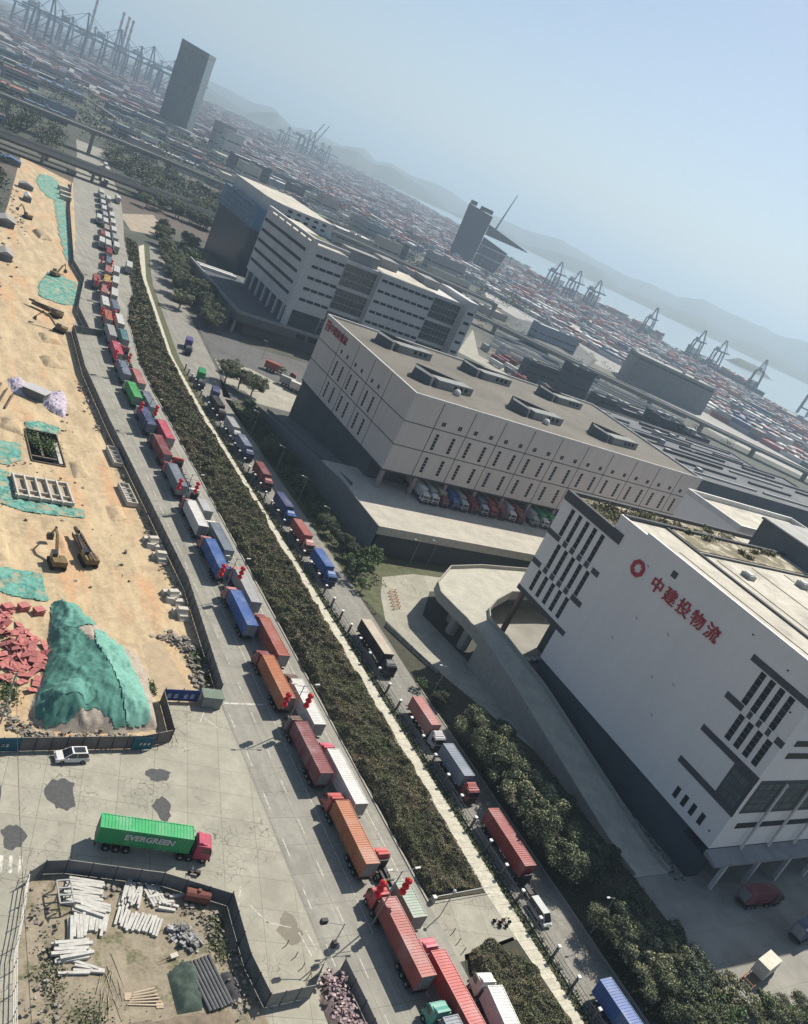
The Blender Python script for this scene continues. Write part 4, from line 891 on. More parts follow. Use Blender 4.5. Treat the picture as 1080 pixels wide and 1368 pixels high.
# --- ship-to-shore cranes
M_CRANE = mat('crane_steel', (0.07, 0.11, 0.16), (0.05, 0.085, 0.125), scale=.3)
def make_crane(raised=False):
    t = thing('quay_crane', 'crane', 'crane')
    for sx in (-13, 13):
        b = MB()
        for sy in (-10, 10): b.tube((sx, sy, 0), (sx*.9, sy*.8, 42), 1.7, n=4)
        b.tube((sx, -10, 14), (sx, 10, 14), 1.3, n=4); b.tube((sx*.9, -8, 42), (sx*.9, 8, 42), .9, n=4); b.build('leg', M_CRANE, t, local=True)
    b = MB(); 
    for sy in (-8, 8): b.tube((-13, sy, 16), (13, sy, 16), .8, n=4); b.tube((-13, sy, 16), (11.7, sy, 42), .6, n=4)
    b.build('brace', M_CRANE, t, local=True)
    b = MB()
    for sy in (-3, 3):
        b.tube((-34, sy, 43), (14, sy, 43), 1.7, n=4)
        if raised: b.tube((14, sy, 43), (34, sy, 95), 1.0, n=4)
        else: b.tube((14, sy, 43), (58, sy, 43), 1.7, n=4)
    b.build('boom', M_CRANE, t, local=True)
    b = MB(); 
    for sy in (-7, 7): b.tube((12, sy, 42), (8, sy*.2, 68), 1.3, n=4)
    b.tube((8, 0, 68), (-12, 0, 43), .5, n=4); b.build('apex_frame', M_CRANE, t, local=True)
    b = MB()
    if not raised: b.tube((8, 0, 68), (36, 0, 43), .4, n=4); b.tube((8, 0, 68), (56, 0, 43), .4, n=4)
    b.tube((8, 0, 68), (-33, 0, 43), .4, n=4); b.build('tie', M_CRANE, t, local=True)
    b = MB(); b.box(-26, -14, -3.5, 3.5, 44, 50); b.build('machinery_house', mat('crane_house', (0.3, 0.32, 0.33)), t, local=True)
    return t
cr = make_crane(); ctree = family(cr)
spots = [(735, 380), (758, 396), (784, 409), (860, 446), (922, 478), (948, 494), (1003, 518), (1072, 552)]
descs = ['first quay crane right of the dark slab building', 'second quay crane in the trio right of the slab building', 'third quay crane in the trio right of the slab building', 'solitary quay crane midway along the far quay', 'left crane of the close pair on the right quay', 'right crane of the close pair on the right quay', 'quay crane standing near the small island', 'quay crane at the right edge of the photo']
for i, (px, py) in enumerate(spots):
    x, y = at(px, py); L = math.hypot(x, y); s = min(1.0, 1950/L); x *= s; y *= s
    if i == 0: cr.location = (x, y, 0); cr.rotation_euler = (0, 0, rad(28)); cr['label'] = descs[0]; cr['group'] = 'grey cranes along the far quay'
    else: dup(cr, (x, y, 0), rad(20+(i*37) % 14), descs[i], 'grey cranes along the far quay', tree=ctree)
for i in range(15):
    px, py = 20+i*15.2, 20+i*5.6; x, y = at(px, py+26); L = math.hypot(x, y); s = 3000/L
    s *= 1+.12*math.sin(i*2.3); k_s = 1.5+.22*math.sin(i*4.1)
    r, o = dup(cr, (x*s, y*s, 0), rad(-10+(i*53) % 37), 'grey quay crane in the long hazy row at top left of the photo', 'hazy cranes at the far left port', scale=(k_s, k_s, k_s), tree=ctree)
cr2 = make_crane(True); t2 = family(cr2)
for i, (px, py) in enumerate(((405, 192), (411, 196), (425, 203), (434, 207), (382, 178))):
    x, y = at(px, py); L = math.hypot(x, y); s = 3300/L
    lab = ['quay crane with raised boom, left of the hazy pair before the strait', 'quay crane with raised boom, right of the hazy pair before the strait', 'lower crane just right of the raised pair by the strait', 'last small crane right of the raised pair by the strait', 'small hazy crane left of the raised pair'][i]
    if i == 0: cr2.location = (x*s, y*s, 0); cr2.scale = (1.35,)*3; cr2.rotation_euler = (0, 0, rad(-30)); cr2['label'] = lab; cr2['group'] = 'cranes with raised booms'
    elif i == 1: dup(cr2, (x*s, y*s, 0), rad(-30), lab, 'cranes with raised booms', scale=(1.35,)*3, tree=t2)
    else: dup(cr, (x*s, y*s, 0), rad(20), lab, 'cranes with raised booms', scale=(1.05,)*3, tree=ctree)

# --- container stacks: single stacks near, masses far
PAL = [(0.3, 0.12, 0.11), (0.36, 0.17, 0.14), (0.55, 0.54, 0.52), (0.5, 0.48, 0.46), (0.16, 0.17, 0.2), (0.33, 0.15, 0.15), (0.09, 0.12, 0.2), (0.4, 0.3, 0.28), (0.58, 0.57, 0.55), (0.12, 0.16, 0.16), (0.22, 0.2, 0.2), (0.3, 0.3, 0.32)]
PAL2 = [(0.22, 0.14, 0.15), (0.28, 0.18, 0.18), (0.5, 0.49, 0.48), (0.2, 0.2, 0.24), (0.58, 0.57, 0.56), (0.24, 0.12, 0.12), (0.14, 0.16, 0.22), (0.3, 0.24, 0.23), (0.13, 0.14, 0.15)]
M_STACK = stack_mat('stacked_boxes', PAL, (24.4, 15.0, 5.2)); M_STACK2 = stack_mat('stacked_boxes_pale', PAL2, (36.6, 12.5, 5.2))
def stack_mesh(seed, L, Wd, step=6.1, high=5):
    r = random.Random(seed); b = MB(); b0 = 2+seed % 3
    for i in range(int(L/step)):
        for j in range(int(Wd/5.0)):
            h = max(0, b0+r.choice([-1, 0, 0, 0, 0, 1])) if r.random() > .06 else 0
            if h: b.box(i*step+.06, (i+1)*step-.06, j*5.0+.05, (j+1)*5.0-.05, 0, h*2.6)
    return b
SM = []
for k in range(8):
    o = stack_mesh(k, 61, 15).build('container_stack', M_STACK); SM.append(o.data); bpy.data.objects.remove(o)
ang = math.atan2(-570, 150); ux, uy = math.cos(ang), math.sin(ang); vx, vy = -uy, ux      # along the quay, and across it
PORTG = mat('port_concrete', (0.34, 0.33, 0.3), (0.22, 0.22, 0.21), scale=.02, stretch=(1, .15, 1), rot=-ang)
sheet('port_ground', [(700, 520), (1000, 260), (1400, 200), (1560, 1010), (1450, 1350), (1400, 1750), (1500, 2050), (900, 1300), (640, 880)], -.03, PORTG)
sheet('port_ground', [(-900, 1600), (640, 1620), (900, 1360), (1560, 2280), (2040, 3480), (2100, 4700), (-900, 4700)], -.045, mat('far_port_concrete', (0.27, 0.26, 0.25), (0.17, 0.17, 0.17), scale=.01, stretch=(.2, 1, 1)))
cells = []
for a in range(-34, 22):
    for c in range(-1, 20):
        x, y = 1400-c*44*abs(vx) + a*64*ux, 1650 + a*64*uy - c*44*vy
        if 560 < x < 1420 and 350 < y < 1900 and y > 1010-0.78*x+80 and random.random() < .9: cells.append((math.hypot(x, y), x, y))
cells.sort(); far = MB()
def px_of(x, y, z=0):
    v = CAM_R.transposed() @ (Vector((x, y, z))-Vector((0, 0, CAMZ)))
    return (540+FPX*v.x/-v.z, 684-FPX*v.y/-v.z) if v.z < 0 else (-999, -999)
n_in = 0
for d, x, y in cells:
    p = px_of(x, y)
    if not (-60 < p[0] < 1150): continue
    if n_in < 150:
        o = bpy.data.objects.new('container_stack', SM[n_in % 8]); COL.objects.link(o); o.location = (x, y, 0); o.rotation_euler = (0, 0, ang)
        tag(o, 'stack of red and white containers in the yard between elevated highway and right quay', 'container stack', 'container stacks in the right yard'); n_in += 1
    else:
        me = SM[(n_in*7) % 8]; ca, sa = math.cos(ang), math.sin(ang); n0 = len(far.v); n_in += 1
        far.v.extend([(x+ca*v.co.x-sa*v.co.y, y+sa*v.co.x+ca*v.co.y, v.co.z) for v in me.vertices]); far.f.extend([tuple(n0+i for i in p.vertices) for p in me.polygons]); far.m.extend([0]*len(me.polygons))
if far.v: tag(far.build('distant_containers', M_STACK), 'mass of small distant containers along the right quay', 'containers', kind='stuff')
# left and central port
SM2 = []
for k in range(6):
    o = stack_mesh(50+k, 85, 25, 12.2).build('container_stack', M_STACK2); SM2.append(o.data); bpy.data.objects.remove(o)
far = MB(); cells = []
for i in range(-12, 44):
    for j in range(0, 60):
        x, y = -500+i*100+random.uniform(-12, 12), 1560+j*52+random.uniform(-6, 6)
        cx = np.interp(y, [1560, 2300, 3500, 4700], [1350, 1600, 2080, 2150])
        if x > cx or (330 < x < 450 and 1480 < y < 1640): continue
        p = px_of(x, y)
        if -40 < p[0] < 760 and random.random() < .9 and y < 4700: cells.append((math.hypot(x, y), x, y))
cells.sort(); n2 = 0
for d, x, y in cells:
    if n2 < 130:
        o = bpy.data.objects.new('container_stack', SM2[n2 % 6]); COL.objects.link(o); o.location = (x, y, 0); o.rotation_euler = (0, 0, rad(-8))
        tag(o, 'stack of pale and reddish containers in the hazy yard behind the glass tower', 'container stack', 'container stacks behind the tower')
    else:
        me = SM2[n2 % 6]; n0 = len(far.v)
        far.v.extend([(x+v.co.x, y+v.co.y, v.co.z) for v in me.vertices]); far.f.extend([tuple(n0+i for i in p.vertices) for p in me.polygons]); far.m.extend([0]*len(me.polygons))
    n2 += 1
tag(far.build('distant_containers', M_STACK2), 'mass of distant containers filling the hazy port on the left', 'containers', kind='stuff')

# --- ships lying at the quay
def ship(px, py, L, rz, h, label):
    x, y = at(px, py, -3); s = min(1.0, 2150/math.hypot(x, y)); t = thing('container_ship', label, 'ship', (x*s, y*s, -3.2), rz, 'ships at the right quay')
    b = MB(); b.prism([(-L/2, -13), (L*.38, -13), (L/2, 0), (L*.38, 13), (-L/2, 13)], -.3, 11); b.build('hull', mat('ship_hull', (0.045, 0.06, 0.075)), t, local=True)
    b = MB(); r = random.Random(int(L))
    for k in range(int(L*.7/13)):
        hh = h*r.choice([.5, .7, .8, 1, 1]); b.box(-L*.32+k*13, -L*.32+k*13+12.4, -12, 12, 11, 11+hh)
    b.build('deck_cargo', M_STACK, t, local=True)
    b = MB(); b.box(-L*.42, -L*.36, -11, 11, 11, 11+h*1.5); b.build('bridge_house', M_WHITE, t, local=True)
    b = MB(); b.box(-L*.47, -L*.44, -3, 3, 11, 11+h*1.6); b.build('funnel', M_NAVY, t, local=True)
ship(778, 408, 230, ang, 13, 'dark container ship moored behind the trio of quay cranes'); ship(832, 436, 260, ang, 16, 'larger dark container ship with pale bridge left of the solitary crane'); ship(962, 502, 210, ang, 12, 'container ship moored behind the close pair of cranes'); ship(712, 372, 180, ang, 11, 'dark ship just right of the navy slab building')

# --- low town between the viaducts and the port
WALLS = {'cream': mat('town_cream', (0.48, 0.45, 0.37), scale=.1), 'blue grey': mat('town_bluegrey', (0.22, 0.26, 0.31), scale=.1), 'white': mat('town_white', (0.5, 0.5, 0.48), scale=.1), 'grey': M_GREYW, 'slate': M_DKWALL, 'beige': mat('town_beige', (0.38, 0.35, 0.3), scale=.1), 'pinkish': mat('town_pink', (0.4, 0.33, 0.31), scale=.1)}
ROOFS = {'red': mat('red_roof', (0.3, 0.13, 0.1)), 'green': mat('green_roof', (0.13, 0.2, 0.15)), 'pale': M_ROOFC, 'grey': M_GREYR, 'dark': M_DKROOF, 'white metal': mat('white_metal_roof', (0.6, 0.6, 0.6)), 'blue': mat('blue_metal_roof', (0.12, 0.2, 0.33))}
town = []
def blocked(x, y, r):
    return any(abs(x-a)+abs(y-b_) < r+c for a, b_, c in town) or (330 < x < 470 and 1440 < y < 1620)
seen_lab = {}
def town_block(x, y, w, d, h, wk, rk, where):
    if blocked(x+w/2, y+d/2, (w+d)*.38): return
    if len(town) > 215: return
    town.append((x+w/2, y+d/2, (w+d)*.38))
    for _ in range(40):
        size = 'long' if max(w, d) > 2.2*min(w, d) else ('tall' if h > 26 else ('low' if h < 9 else 'mid height'))
        if '%s %s block with %s roof %s' % (size, wk, rk, where) not in seen_lab: break
        wk, rk = rr_.choice(list(WALLS)), rr_.choice(list(ROOFS))
    size = 'long' if max(w, d) > 2.2*min(w, d) else ('tall' if h > 26 else ('low' if h < 9 else 'mid height'))
    lab = '%s %s block with %s roof %s' % (size, wk, rk, where); seen_lab[lab] = seen_lab.get(lab, 0)+1
    block('town_building', lab, 'building', x, x+w, y, y+d, h, WALLS[wk], ROOFS[rk], ((h*.3, 1.4), (h*.6, 1.4)) if h > 8 else (), 'town blocks '+where)
rr_ = random.Random(21)
for k in range(420):                                                 # behind the white offices and the glass block
    x, y = rr_.uniform(270, 760), rr_.uniform(430, 1150)
    if x > 560 or y < 640-0.1*x or abs(y-(1050-0.85*x)) < 42 or y < 1015-.8*x: continue
    town_block(x, y, rr_.uniform(14, 55), rr_.uniform(12, 30), rr_.choice([6, 8, 10, 12, 16, 20, 26]), rr_.choice(list(WALLS)), rr_.choice(list(ROOFS)), 'behind the white office slab')
for k in range(330):
    x, y = rr_.uniform(-120, 560), rr_.uniform(880, 1500)
    if abs(x-130-0.13*(y-770)) < 35: continue
    town_block(x, y, rr_.uniform(20, 80), rr_.uniform(14, 36), rr_.choice([5, 6, 8, 9, 12, 14]), rr_.choice(list(WALLS)), rr_.choice(list(ROOFS)), 'between the far viaduct and the glass tower')
for k in range(22):
    x, y = rr_.uniform(-40, 60), rr_.uniform(690, 770)
    town_block(x, y, rr_.uniform(12, 30), rr_.uniform(10, 20), rr_.choice([5, 7, 9]), rr_.choice(list(WALLS)), rr_.choice(list(ROOFS)), 'between the railway and the viaduct')
for k, (px, py, w, d, h, wk, rk, lab) in enumerate((
    (172, 135, 190, 26, 12, 'white', 'white metal', 'long white metal shed left of the glass tower'),
    (280, 205, 28, 24, 46, 'grey', 'grey', 'left of the twin grey towers beside the blue glass office'),
    (292, 214, 26, 24, 42, 'white', 'pale', 'right of the twin grey towers beside the blue glass office'),
    (360, 205, 130, 18, 10, 'white', 'white metal', 'long white roofed shed on the right of the glass tower'),
    (120, 108, 60, 40, 20, 'grey', 'grey', 'grey block with pale roof left of the white metal shed'))):
    x, y = at(px, py); t = block('building', lab, 'building', x, x+w, y, y+d, h, WALLS[wk], ROOFS[rk], ((h*.35, 1.6), (h*.7, 1.6)))
t = block('warehouse', 'big ribbed pale grey warehouse in the container yard right of centre', 'warehouse', 690, 780, 640, 682, 30, mat('ribbed_grey', (0.42, 0.44, 0.43), (0.34, 0.36, 0.36), scale=.2, joints=(5, 40), joint_w=.08), M_GREYR, ((26, 1.5),)); t.rotation_euler = (0, 0, rad(-32)); t.location = (*at(835, 508), 0)
# dark industrial blocks between the beige warehouse and the highway
for i, (px, py, w, d, h) in enumerate(((752, 528, 20, 14, 25), (790, 552, 60, 10, 16), (862, 602, 24, 16, 26), (898, 618, 22, 16, 24), (700, 500, 60, 8, 14), (820, 575, 70, 9, 18))):
    x, y = at(px, py, 4); block('plant_block', ('tall black plant block behind the beige warehouse roof', 'long dark gallery behind the beige warehouse', 'black block with skylights by the right end of the beige roof', 'second black block beside the one with skylights', 'low dark gallery by the pale forecourt behind the offices', 'low long gallery with white pipes behind the roof')[i], 'building', x, x+w, y, y+d, h, mat('black_cladding', (0.06, 0.072, 0.085)), M_DKROOF, ((h*.8, 1.5), (h*.45, 1.2)))
pipe = thing('pipe_rack', 'white pipe rack running between the dark galleries and the highway', 'pipe rack', (*at(690, 470), 0))
b = MB()
for k in range(5): 
    p, q = at(650+k*3, 470-k*6), at(900+k*3, 590-k*6); b.tube((*p, 6), (*q, 6), 1.2, n=5)
b.build('pipe', M_WHITE, pipe)
for k in range(14): 
    b = MB(); p = at(650+250*k/13, 470+120*k/13); b.box(p[0]-1, p[0]+1, p[1]-1, p[1]+8, 0, 4.7); b.build('trestle', M_STEEL, pipe)
og = thing('orange_gantry', 'orange gantry machine with a pale inclined boom on the dark gravel lot', 'gantry', (*at(745, 466), 0), rad(-25))
b = MB()
for x in (-14, 0, 14):
    for y in (-6, 6): b.tube((x, y, 0), (x, y, 12), .9, n=4)
b.build('leg', mat('gantry_orange', (0.5, 0.13, 0.06)), og, local=True); b = MB()
for y in (-6, 6): b.box(-17, 17, y-.8, y+.8, 12, 14)
for x in (-14, -5, 5, 14): b.box(x-.7, x+.7, -5.2, 5.2, 12.2, 13.6)
b.build('bridge_beam', MATS['gantry_orange'], og, local=True); b = MB(); b.tube((-10, 0, 14), (-34, 14, 34), 1.0, n=4); b.build('boom', M_WHITE, og, local=True)
sheet('pale_lot', [at(612, 470), at(632, 440), at(640, 475), at(690, 500), at(680, 505)], -.02, M_PAVE)
for k in range(46):                                                  # parked trailers in the lots beyond the roof
    px, py = random.uniform(660, 900), 0; py = 470+(px-660)*.5+random.uniform(-14, 22); x, y = at(px, py)
    o = bpy.data.objects.new('parked_trailer', SM[0]) if False else None
    b = MB(); h = 3.9; b.box(-6, 6, -1.25, 1.25, 1.1, h); b.box(-6, 6, -1.1, 1.1, .6, 1.1)
    for sx in (-4.6, -3.3, 4.6): 
        b.tube((sx, -1.2, .5), (sx, 1.2, .5), .5, n=6)
    o = b.build('parked_trailer', random.choice([M_WHITE, M_WHITE, PAINT['brick red'], PAINT['slate grey'], PAINT['maroon']])); o.location = (x, y, 0); o.rotation_euler = (0, 0, ang+rad(random.uniform(-3, 3)))
    tag(o, 'box trailer parked in the lots between the beige warehouse and the elevated highway', 'trailer', 'trailers parked behind the beige warehouse')
sl = [at(668, 452, 12), at(700, 425, 12), at(745, 440, 12), at(795, 480, 12), at(770, 500, 12), at(720, 480, 12)]
tag(field('gravel_heap', [at(668, 452), at(690, 425), at(745, 440), at(800, 482), at(770, 495), at(715, 478)], 9, lambda x, y, e: -.1+min(7, e*.25), mat('gravel_heap', (0.115, 0.12, 0.115), (0.07, 0.075, 0.072), scale=.03, detail=9)), kind='structure')

# ================================================================== TREES AND GREENERY
M_BARK = mat('bark', (0.13, 0.1, 0.075), (0.08, 0.065, 0.05), scale=2)
def leaf_mat(name, a, b, isl=.75): return mat(name, a, b, scale=.35, detail=6, rough=.6, island=isl, objrand=1.0, spec=.25)
M_LEAF = leaf_mat('leaf_olive', (0.17, 0.185, 0.095), (0.07, 0.085, 0.045)); M_LEAF2 = leaf_mat('leaf_dark', (0.08, 0.1, 0.055), (0.04, 0.055, 0.034)); M_LEAFP = leaf_mat('leaf_pale', (0.3, 0.295, 0.17), (0.12, 0.13, 0.07))
M_LEAFB = leaf_mat('leaf_bright', (0.1, 0.15, 0.05), (0.05, 0.08, 0.03))
def make_tree(seed, R=4.2, Hh=7.5, m=None, nclump=38, per=260, leaf=.31, sparse=1.0):
    r = random.Random(seed); g = np.random.default_rng(seed)
    t = thing('tree', 'tree', 'tree'); b = MB()
    b.tube((0, 0, 0), (r.uniform(-.3, .3), r.uniform(-.3, .3), Hh*.45), .26, .17, n=7)
    cl = []
    for k in range(nclump):
        a = r.uniform(0, 6.283); rr_2 = R*math.sqrt(r.random())*.92; z = Hh*(.42+.5*r.random()*(1-.45*(rr_2/R)**2)); c = (rr_2*math.cos(a), rr_2*math.sin(a), z); cl.append(c)
        if k % 2 == 0: b.tube((0, 0, Hh*r.uniform(.25, .45)), (c[0]*.85, c[1]*.85, c[2]-.3), .1, .03, n=5)
    b.build('trunk', M_BARK, t, local=True)
    P = []; N = []
    for c in cl:
        rad_ = R*r.uniform(.14, .36); d = g.normal(size=(int(per*sparse), 3)); d /= np.linalg.norm(d, axis=1)[:, None]
        d[:, 2] = np.where(d[:, 2] < -.3, -d[:, 2], d[:, 2]); q = rad_*(.45+.75*g.random((len(d), 1)))
        P.append(np.array([c])+d*q*np.array([1, 1, .75])); N.append(d)
    P = np.concatenate(P); N = np.concatenate(N)
    quads('crown', P, N, leaf, m or M_LEAF, t, seed=seed)
    return t
TREES = [make_tree(1, 4.4, 8.0), make_tree(2, 4.0, 7.0, M_LEAF2), make_tree(3, 3.4, 6.2, M_LEAFP, 28), make_tree(4, 3.6, 6.5, M_LEAFB, 24, 90, .42), make_tree(5, 5.0, 8.5, M_LEAF, 36)]
TFAM = [family(t) for t in TREES]; used_t = set()
def plant(k, x, y, s, label, group):
    sc = (s, s, s*random.uniform(.9, 1.1)); rz = random.uniform(0, 6.28)
    if k not in used_t:
        used_t.add(k); t = TREES[k]; t.location = (x, y, 0); t.rotation_euler = (0, 0, rz); t.scale = sc; t['label'] = label; t['group'] = group; return t
    return dup(TREES[k], (x, y, 0), rz, label, group, sc, TFAM[k])[0]
G1 = 'trees in the strip between side road and sign warehouse'
for i, (x, y, k, s) in enumerate(((112.6, 99, 4, .95), (113.5, 93, 4, 1.05), (117, 94, 1, .65), (113, 87, 4, 1.08), (118.5, 86, 1, .7), (112.8, 81, 2, 1.45), (119.5, 79, 1, .65), (113.2, 75, 4, 1.1), (120, 72, 1, .65), (113.5, 69, 4, 1.0), (118, 68, 1, .95), (123, 101, 1, .6), (126, 82, 1, .5), (127, 70, 1, .5))):
    plant(k, x, y, s, 'leafy roadside tree in the upper clump beside the sign warehouse', G1)
for i, (x, y, k, s) in enumerate(((113, 55, 4, .85), (118.5, 58, 1, .95), (114.5, 49.5, 2, 1.1), (120, 50, 0, .9), (113.5, 44, 4, .85), (119, 43, 1, 1.0), (124, 46, 1, .9), (115, 38, 0, 1.0), (122, 38, 3, 1.1), (127, 41, 2, 1.0), (131, 36, 4, .75), (124.5, 52, 1, .8), (136, 37.5, 4, .6), (140, 36, 3, .7), (144, 37, 4, .55), (148, 35, 3, .7), (141, 32, 4, .7), (152, 36.5, 3, .5), (134, 38.5, 3, .8), (120, 32, 4, .9), (128, 33, 2, .9))):
    plant(k, x, y, s, 'leafy tree in the lower clump beside the dark corner yard', G1)
for i, (x, y, k, s) in enumerate(((112.5, 111, 1, .5), (114.5, 114, 3, .5), (110.5, 116, 3, .45))):
    plant(k, x, y, s, 'small shrubby tree by the corner of the sunlit work yard', 'small trees by the work yard')
for i, (x, y, k, s) in enumerate(((114, 158, 3, 1.0), (118, 162, 3, .95), (122.5, 166, 3, .9), (117, 167, 1, .7), (113, 152, 3, .5))):
    plant(k, x, y, s, 'light green bushy tree on the lawn at the loading deck corner', 'trees on the lawn by the loading deck')
for i in range(17):
    plant((1, 1, 0, 3)[i % 4], 115+random.uniform(-1.2, 3.5), 173+i*5.4, random.uniform(.55, .8), 'dark tree in the shaded row along the deck side ramp', 'shaded trees along the side ramp')
for i, (px, py, k, s) in enumerate(((300, 512, 0, 1.1), (318, 520, 1, 1.2), (335, 530, 0, 1.1), (310, 500, 4, .7), (278, 440, 0, 1.0), (345, 515, 3, .5), (375, 500, 3, .5))):
    plant(k, *at(px, py), s, 'dense round tree around the small lot between podium and side road', 'trees round the small lot')
for i in range(54):
    t_ = i/53; px, py = (213+30*t_, 312+95*t_) if i % 2 else (246+36*t_, 332+112*t_); px += random.uniform(-6, 6); py += random.uniform(-6, 6)
    plant((0, 1, 0, 2, 3)[i % 5], *at(px, py), random.uniform(.95, 1.5), 'olive green tree in the belt between the far path and the podium', 'tree belt before the podium')
for i in range(40):
    px, py = 185+random.uniform(0, 95), 232+random.uniform(0, 45); py += (px-185)*.35
    plant((0, 1, 4, 1)[i % 4], *at(px, py), random.uniform(1.0, 1.5), 'tree growing between the railway bridges and the highway viaduct', 'trees by the railway bridges')
# far-off greenery nobody could count
def greenery(name, label, pts, size, m, seed):
    o = quads(name, pts, None, size, m, flat=.6, seed=seed); return tag(o, label, 'greenery', kind='stuff')
P = []
for k in range(330):
    x, y = random.uniform(-150, 330), random.uniform(690, 880)
    if abs(x-128-.13*(y-690)) < 17: continue
    r = random.uniform(4, 8); P.append(np.array([[x, y, r*.8]])+RNG.normal(size=(300, 3))*np.array([r*.5, r*.5, r*.32]))
for k in range(650):
    x, y = random.uniform(-200, 800), random.uniform(860, 1560)
    r = random.uniform(4, 10); P.append(np.array([[x, y, r*.6]])+RNG.normal(size=(60, 3))*np.array([r*.6, r*.5, r*.28]))
for k in range(170):
    x, y = random.uniform(300, 700), random.uniform(330, 860)
    if y < 1010-.8*x: continue
    r = random.uniform(3, 6); P.append(np.array([[x, y, r*.6]])+RNG.normal(size=(45, 3))*np.array([r*.6, r*.5, r*.3]))
for k in range(420):
    x, y = random.uniform(-40, 66), random.uniform(290, 640)
    if x > 34+(y-290)*.115: continue
    r = random.uniform(1.5, 4); P.append(np.array([[x, y, r*.8]])+RNG.normal(size=(70, 3))*np.array([r*.5, r*.5, r*.32]))
P = np.concatenate(P); P[:, 2] = np.maximum(P[:, 2], .1)
greenery('distant_greenery', 'far-off trees and scrub scattered through the town and along the railway', P, np.where(P[:, 1] < 900, 1.25, 2.4), M_LEAF2, 3)
# hedge: shrubs packed over the verge, brown-olive, nobody could count the plants
M_HEDGE = mat('hedge_leaf', (0.175, 0.158, 0.092), (0.08, 0.078, 0.048), scale=.22, detail=8, rough=.8, island=.6, third=((0.18, 0.145, 0.09), .12, .52, .68), fine=((0.095, 0.12, 0.05), .2, .65))
_BR = np.random.default_rng(5).random((256, 256))
def bumps(x, y, cell):
    """smooth value noise, the size of single shrubs"""
    gx, gy = x/cell, y/cell; i, j = np.floor(gx).astype(int), np.floor(gy).astype(int); u, v = gx-i, gy-j; u = u*u*(3-2*u); v = v*v*(3-2*v)
    f = lambda a, b: _BR[a % 256, b % 256]
    return (f(i, j)*(1-u)+f(i+1, j)*u)*(1-v)+(f(i, j+1)*(1-u)+f(i+1, j+1)*u)*v-.35
def hedge_points(lft, rgt, dens, n=400):
    L = resample(lft, n); Rr = resample(rgt, n); out = []
    for i in range(n-1):
        w = math.dist(L[i], Rr[i]); d = math.dist(L[i], L[i+1]); y = L[i][1]; k = RNG.poisson(w*d*dens(y))
        u = RNG.random(k); v = RNG.random(k)
        lx, ly = L[i][0]+(L[i+1][0]-L[i][0])*v, L[i][1]+(L[i+1][1]-L[i][1])*v; rx, ry = Rr[i][0]+(Rr[i+1][0]-Rr[i][0])*v, Rr[i][1]+(Rr[i+1][1]-Rr[i][1])*v
        w_ = bumps(lx*0+7.3, ly, 2.0)*.09; u2 = np.clip(-.03+w_+(1.03+bumps(lx*0+51.7, ly, 1.7)*.12-w_)*u, -.06, 1.12); x = lx+(rx-lx)*u2; yy = ly+(ry-ly)*u2
        edge = np.clip(np.minimum(u, 1-u)*w/1.0, 0, 1)
        h = (.75+1.9*bumps(x, yy, 2.6)+.9*bumps(x+40, yy, 1.0))*(.3+.7*edge)
        out.append(np.stack([x, yy, np.maximum(.08, h*(1-.35*RNG.random(k)**2))], axis=1))
    return np.concatenate(out)
hl2 = [(p[0]+.5, p[1]) for p in HEDGE_L[:10]]; hl2[0] = (85.3, 67.0); hr2 = [(p[0]-.35, p[1]) for p in HEDGE_R]; hr2[0] = (95.5, 67.4)
hp = hedge_points(hl2, hr2, lambda y: 150 if y < 120 else (85 if y < 200 else (34 if y < 320 else 12)))
o = quads('hedge_shrubs', hp, None, np.where(hp[:, 1] < 120, .26, np.where(hp[:, 1] < 200, .34, np.where(hp[:, 1] < 320, .56, 1.0))), M_HEDGE, flat=.5, seed=9)
tag(o, 'long strip of brown and olive shrubs between queue road and footpath', 'hedge', kind='stuff')
bl = [(p[0]-1.9, p[1]) for p in HEDGE_R]; bl[0] = (94.2, 67.4); br_ = [(p[0]+.25, p[1]) for p in HEDGE_R]; br_[0] = (96.2, 67.4)
hp = hedge_points(bl, br_, lambda y: 60 if y < 120 else (40 if y < 200 else (18 if y < 320 else 6))); hp[:, 2] *= .75
tag(quads('hedge_shrubs', hp, None, np.where(hp[:, 1] < 120, .26, np.where(hp[:, 1] < 200, .34, .6)), mat('brown_shrub', (0.2, 0.15, 0.1), (0.085, 0.065, 0.045), scale=.4, detail=6, rough=.8, island=.6), flat=.5, seed=19), 'dry brown fringe of shrubs along the footpath edge', 'hedge', kind='stuff')
a_ = resample([(86.5, 56.5), (84.9, 52), (84.9, 38), (84.9, 10)], 200); b_ = resample([(90, 58.2), (96.3, 54), (96.9, 44), (96.5, 10)], 200)
hp = hedge_points([(86.5, 56.8), (85.2, 53), (85.0, 44), (85.0, 12)], [(91, 58.3), (95.6, 55), (97.0, 44), (96.5, 12)], lambda y: 150)
tag(quads('hedge_shrubs', hp, None, .26, M_HEDGE, flat=.5, seed=10), 'rounded patch of brown shrubs below the pale gate apron', 'hedge', kind='stuff')
# rough grass and weeds
gp = []
for (x0, x1, y0, y1, n) in ((99.6, 101.6, 20, 250, 6500), (112.2, 123, 142, 268, 4200), (111.4, 131, 20, 120, 9000), (140.5, 143.6, 64, 122, 900)):
    gp.append(np.stack([RNG.uniform(x0, x1, n), RNG.uniform(y0, y1, n), RNG.uniform(.05, .4, n)], axis=1))
gp = np.concatenate(gp); gp = gp[~((gp[:, 0] > 113) & (gp[:, 0] < 139) & (gp[:, 1] > 96) & (gp[:, 1] < 156))]; gp = gp[~((gp[:, 0] > 122) & (gp[:, 0] < 139) & (gp[:, 1] < 60))]
tag(quads('grass', gp, None, .42, M_LEAF2, flat=.3, seed=12), 'rough dark grass and weeds under trees and fence', 'grass', kind='stuff')

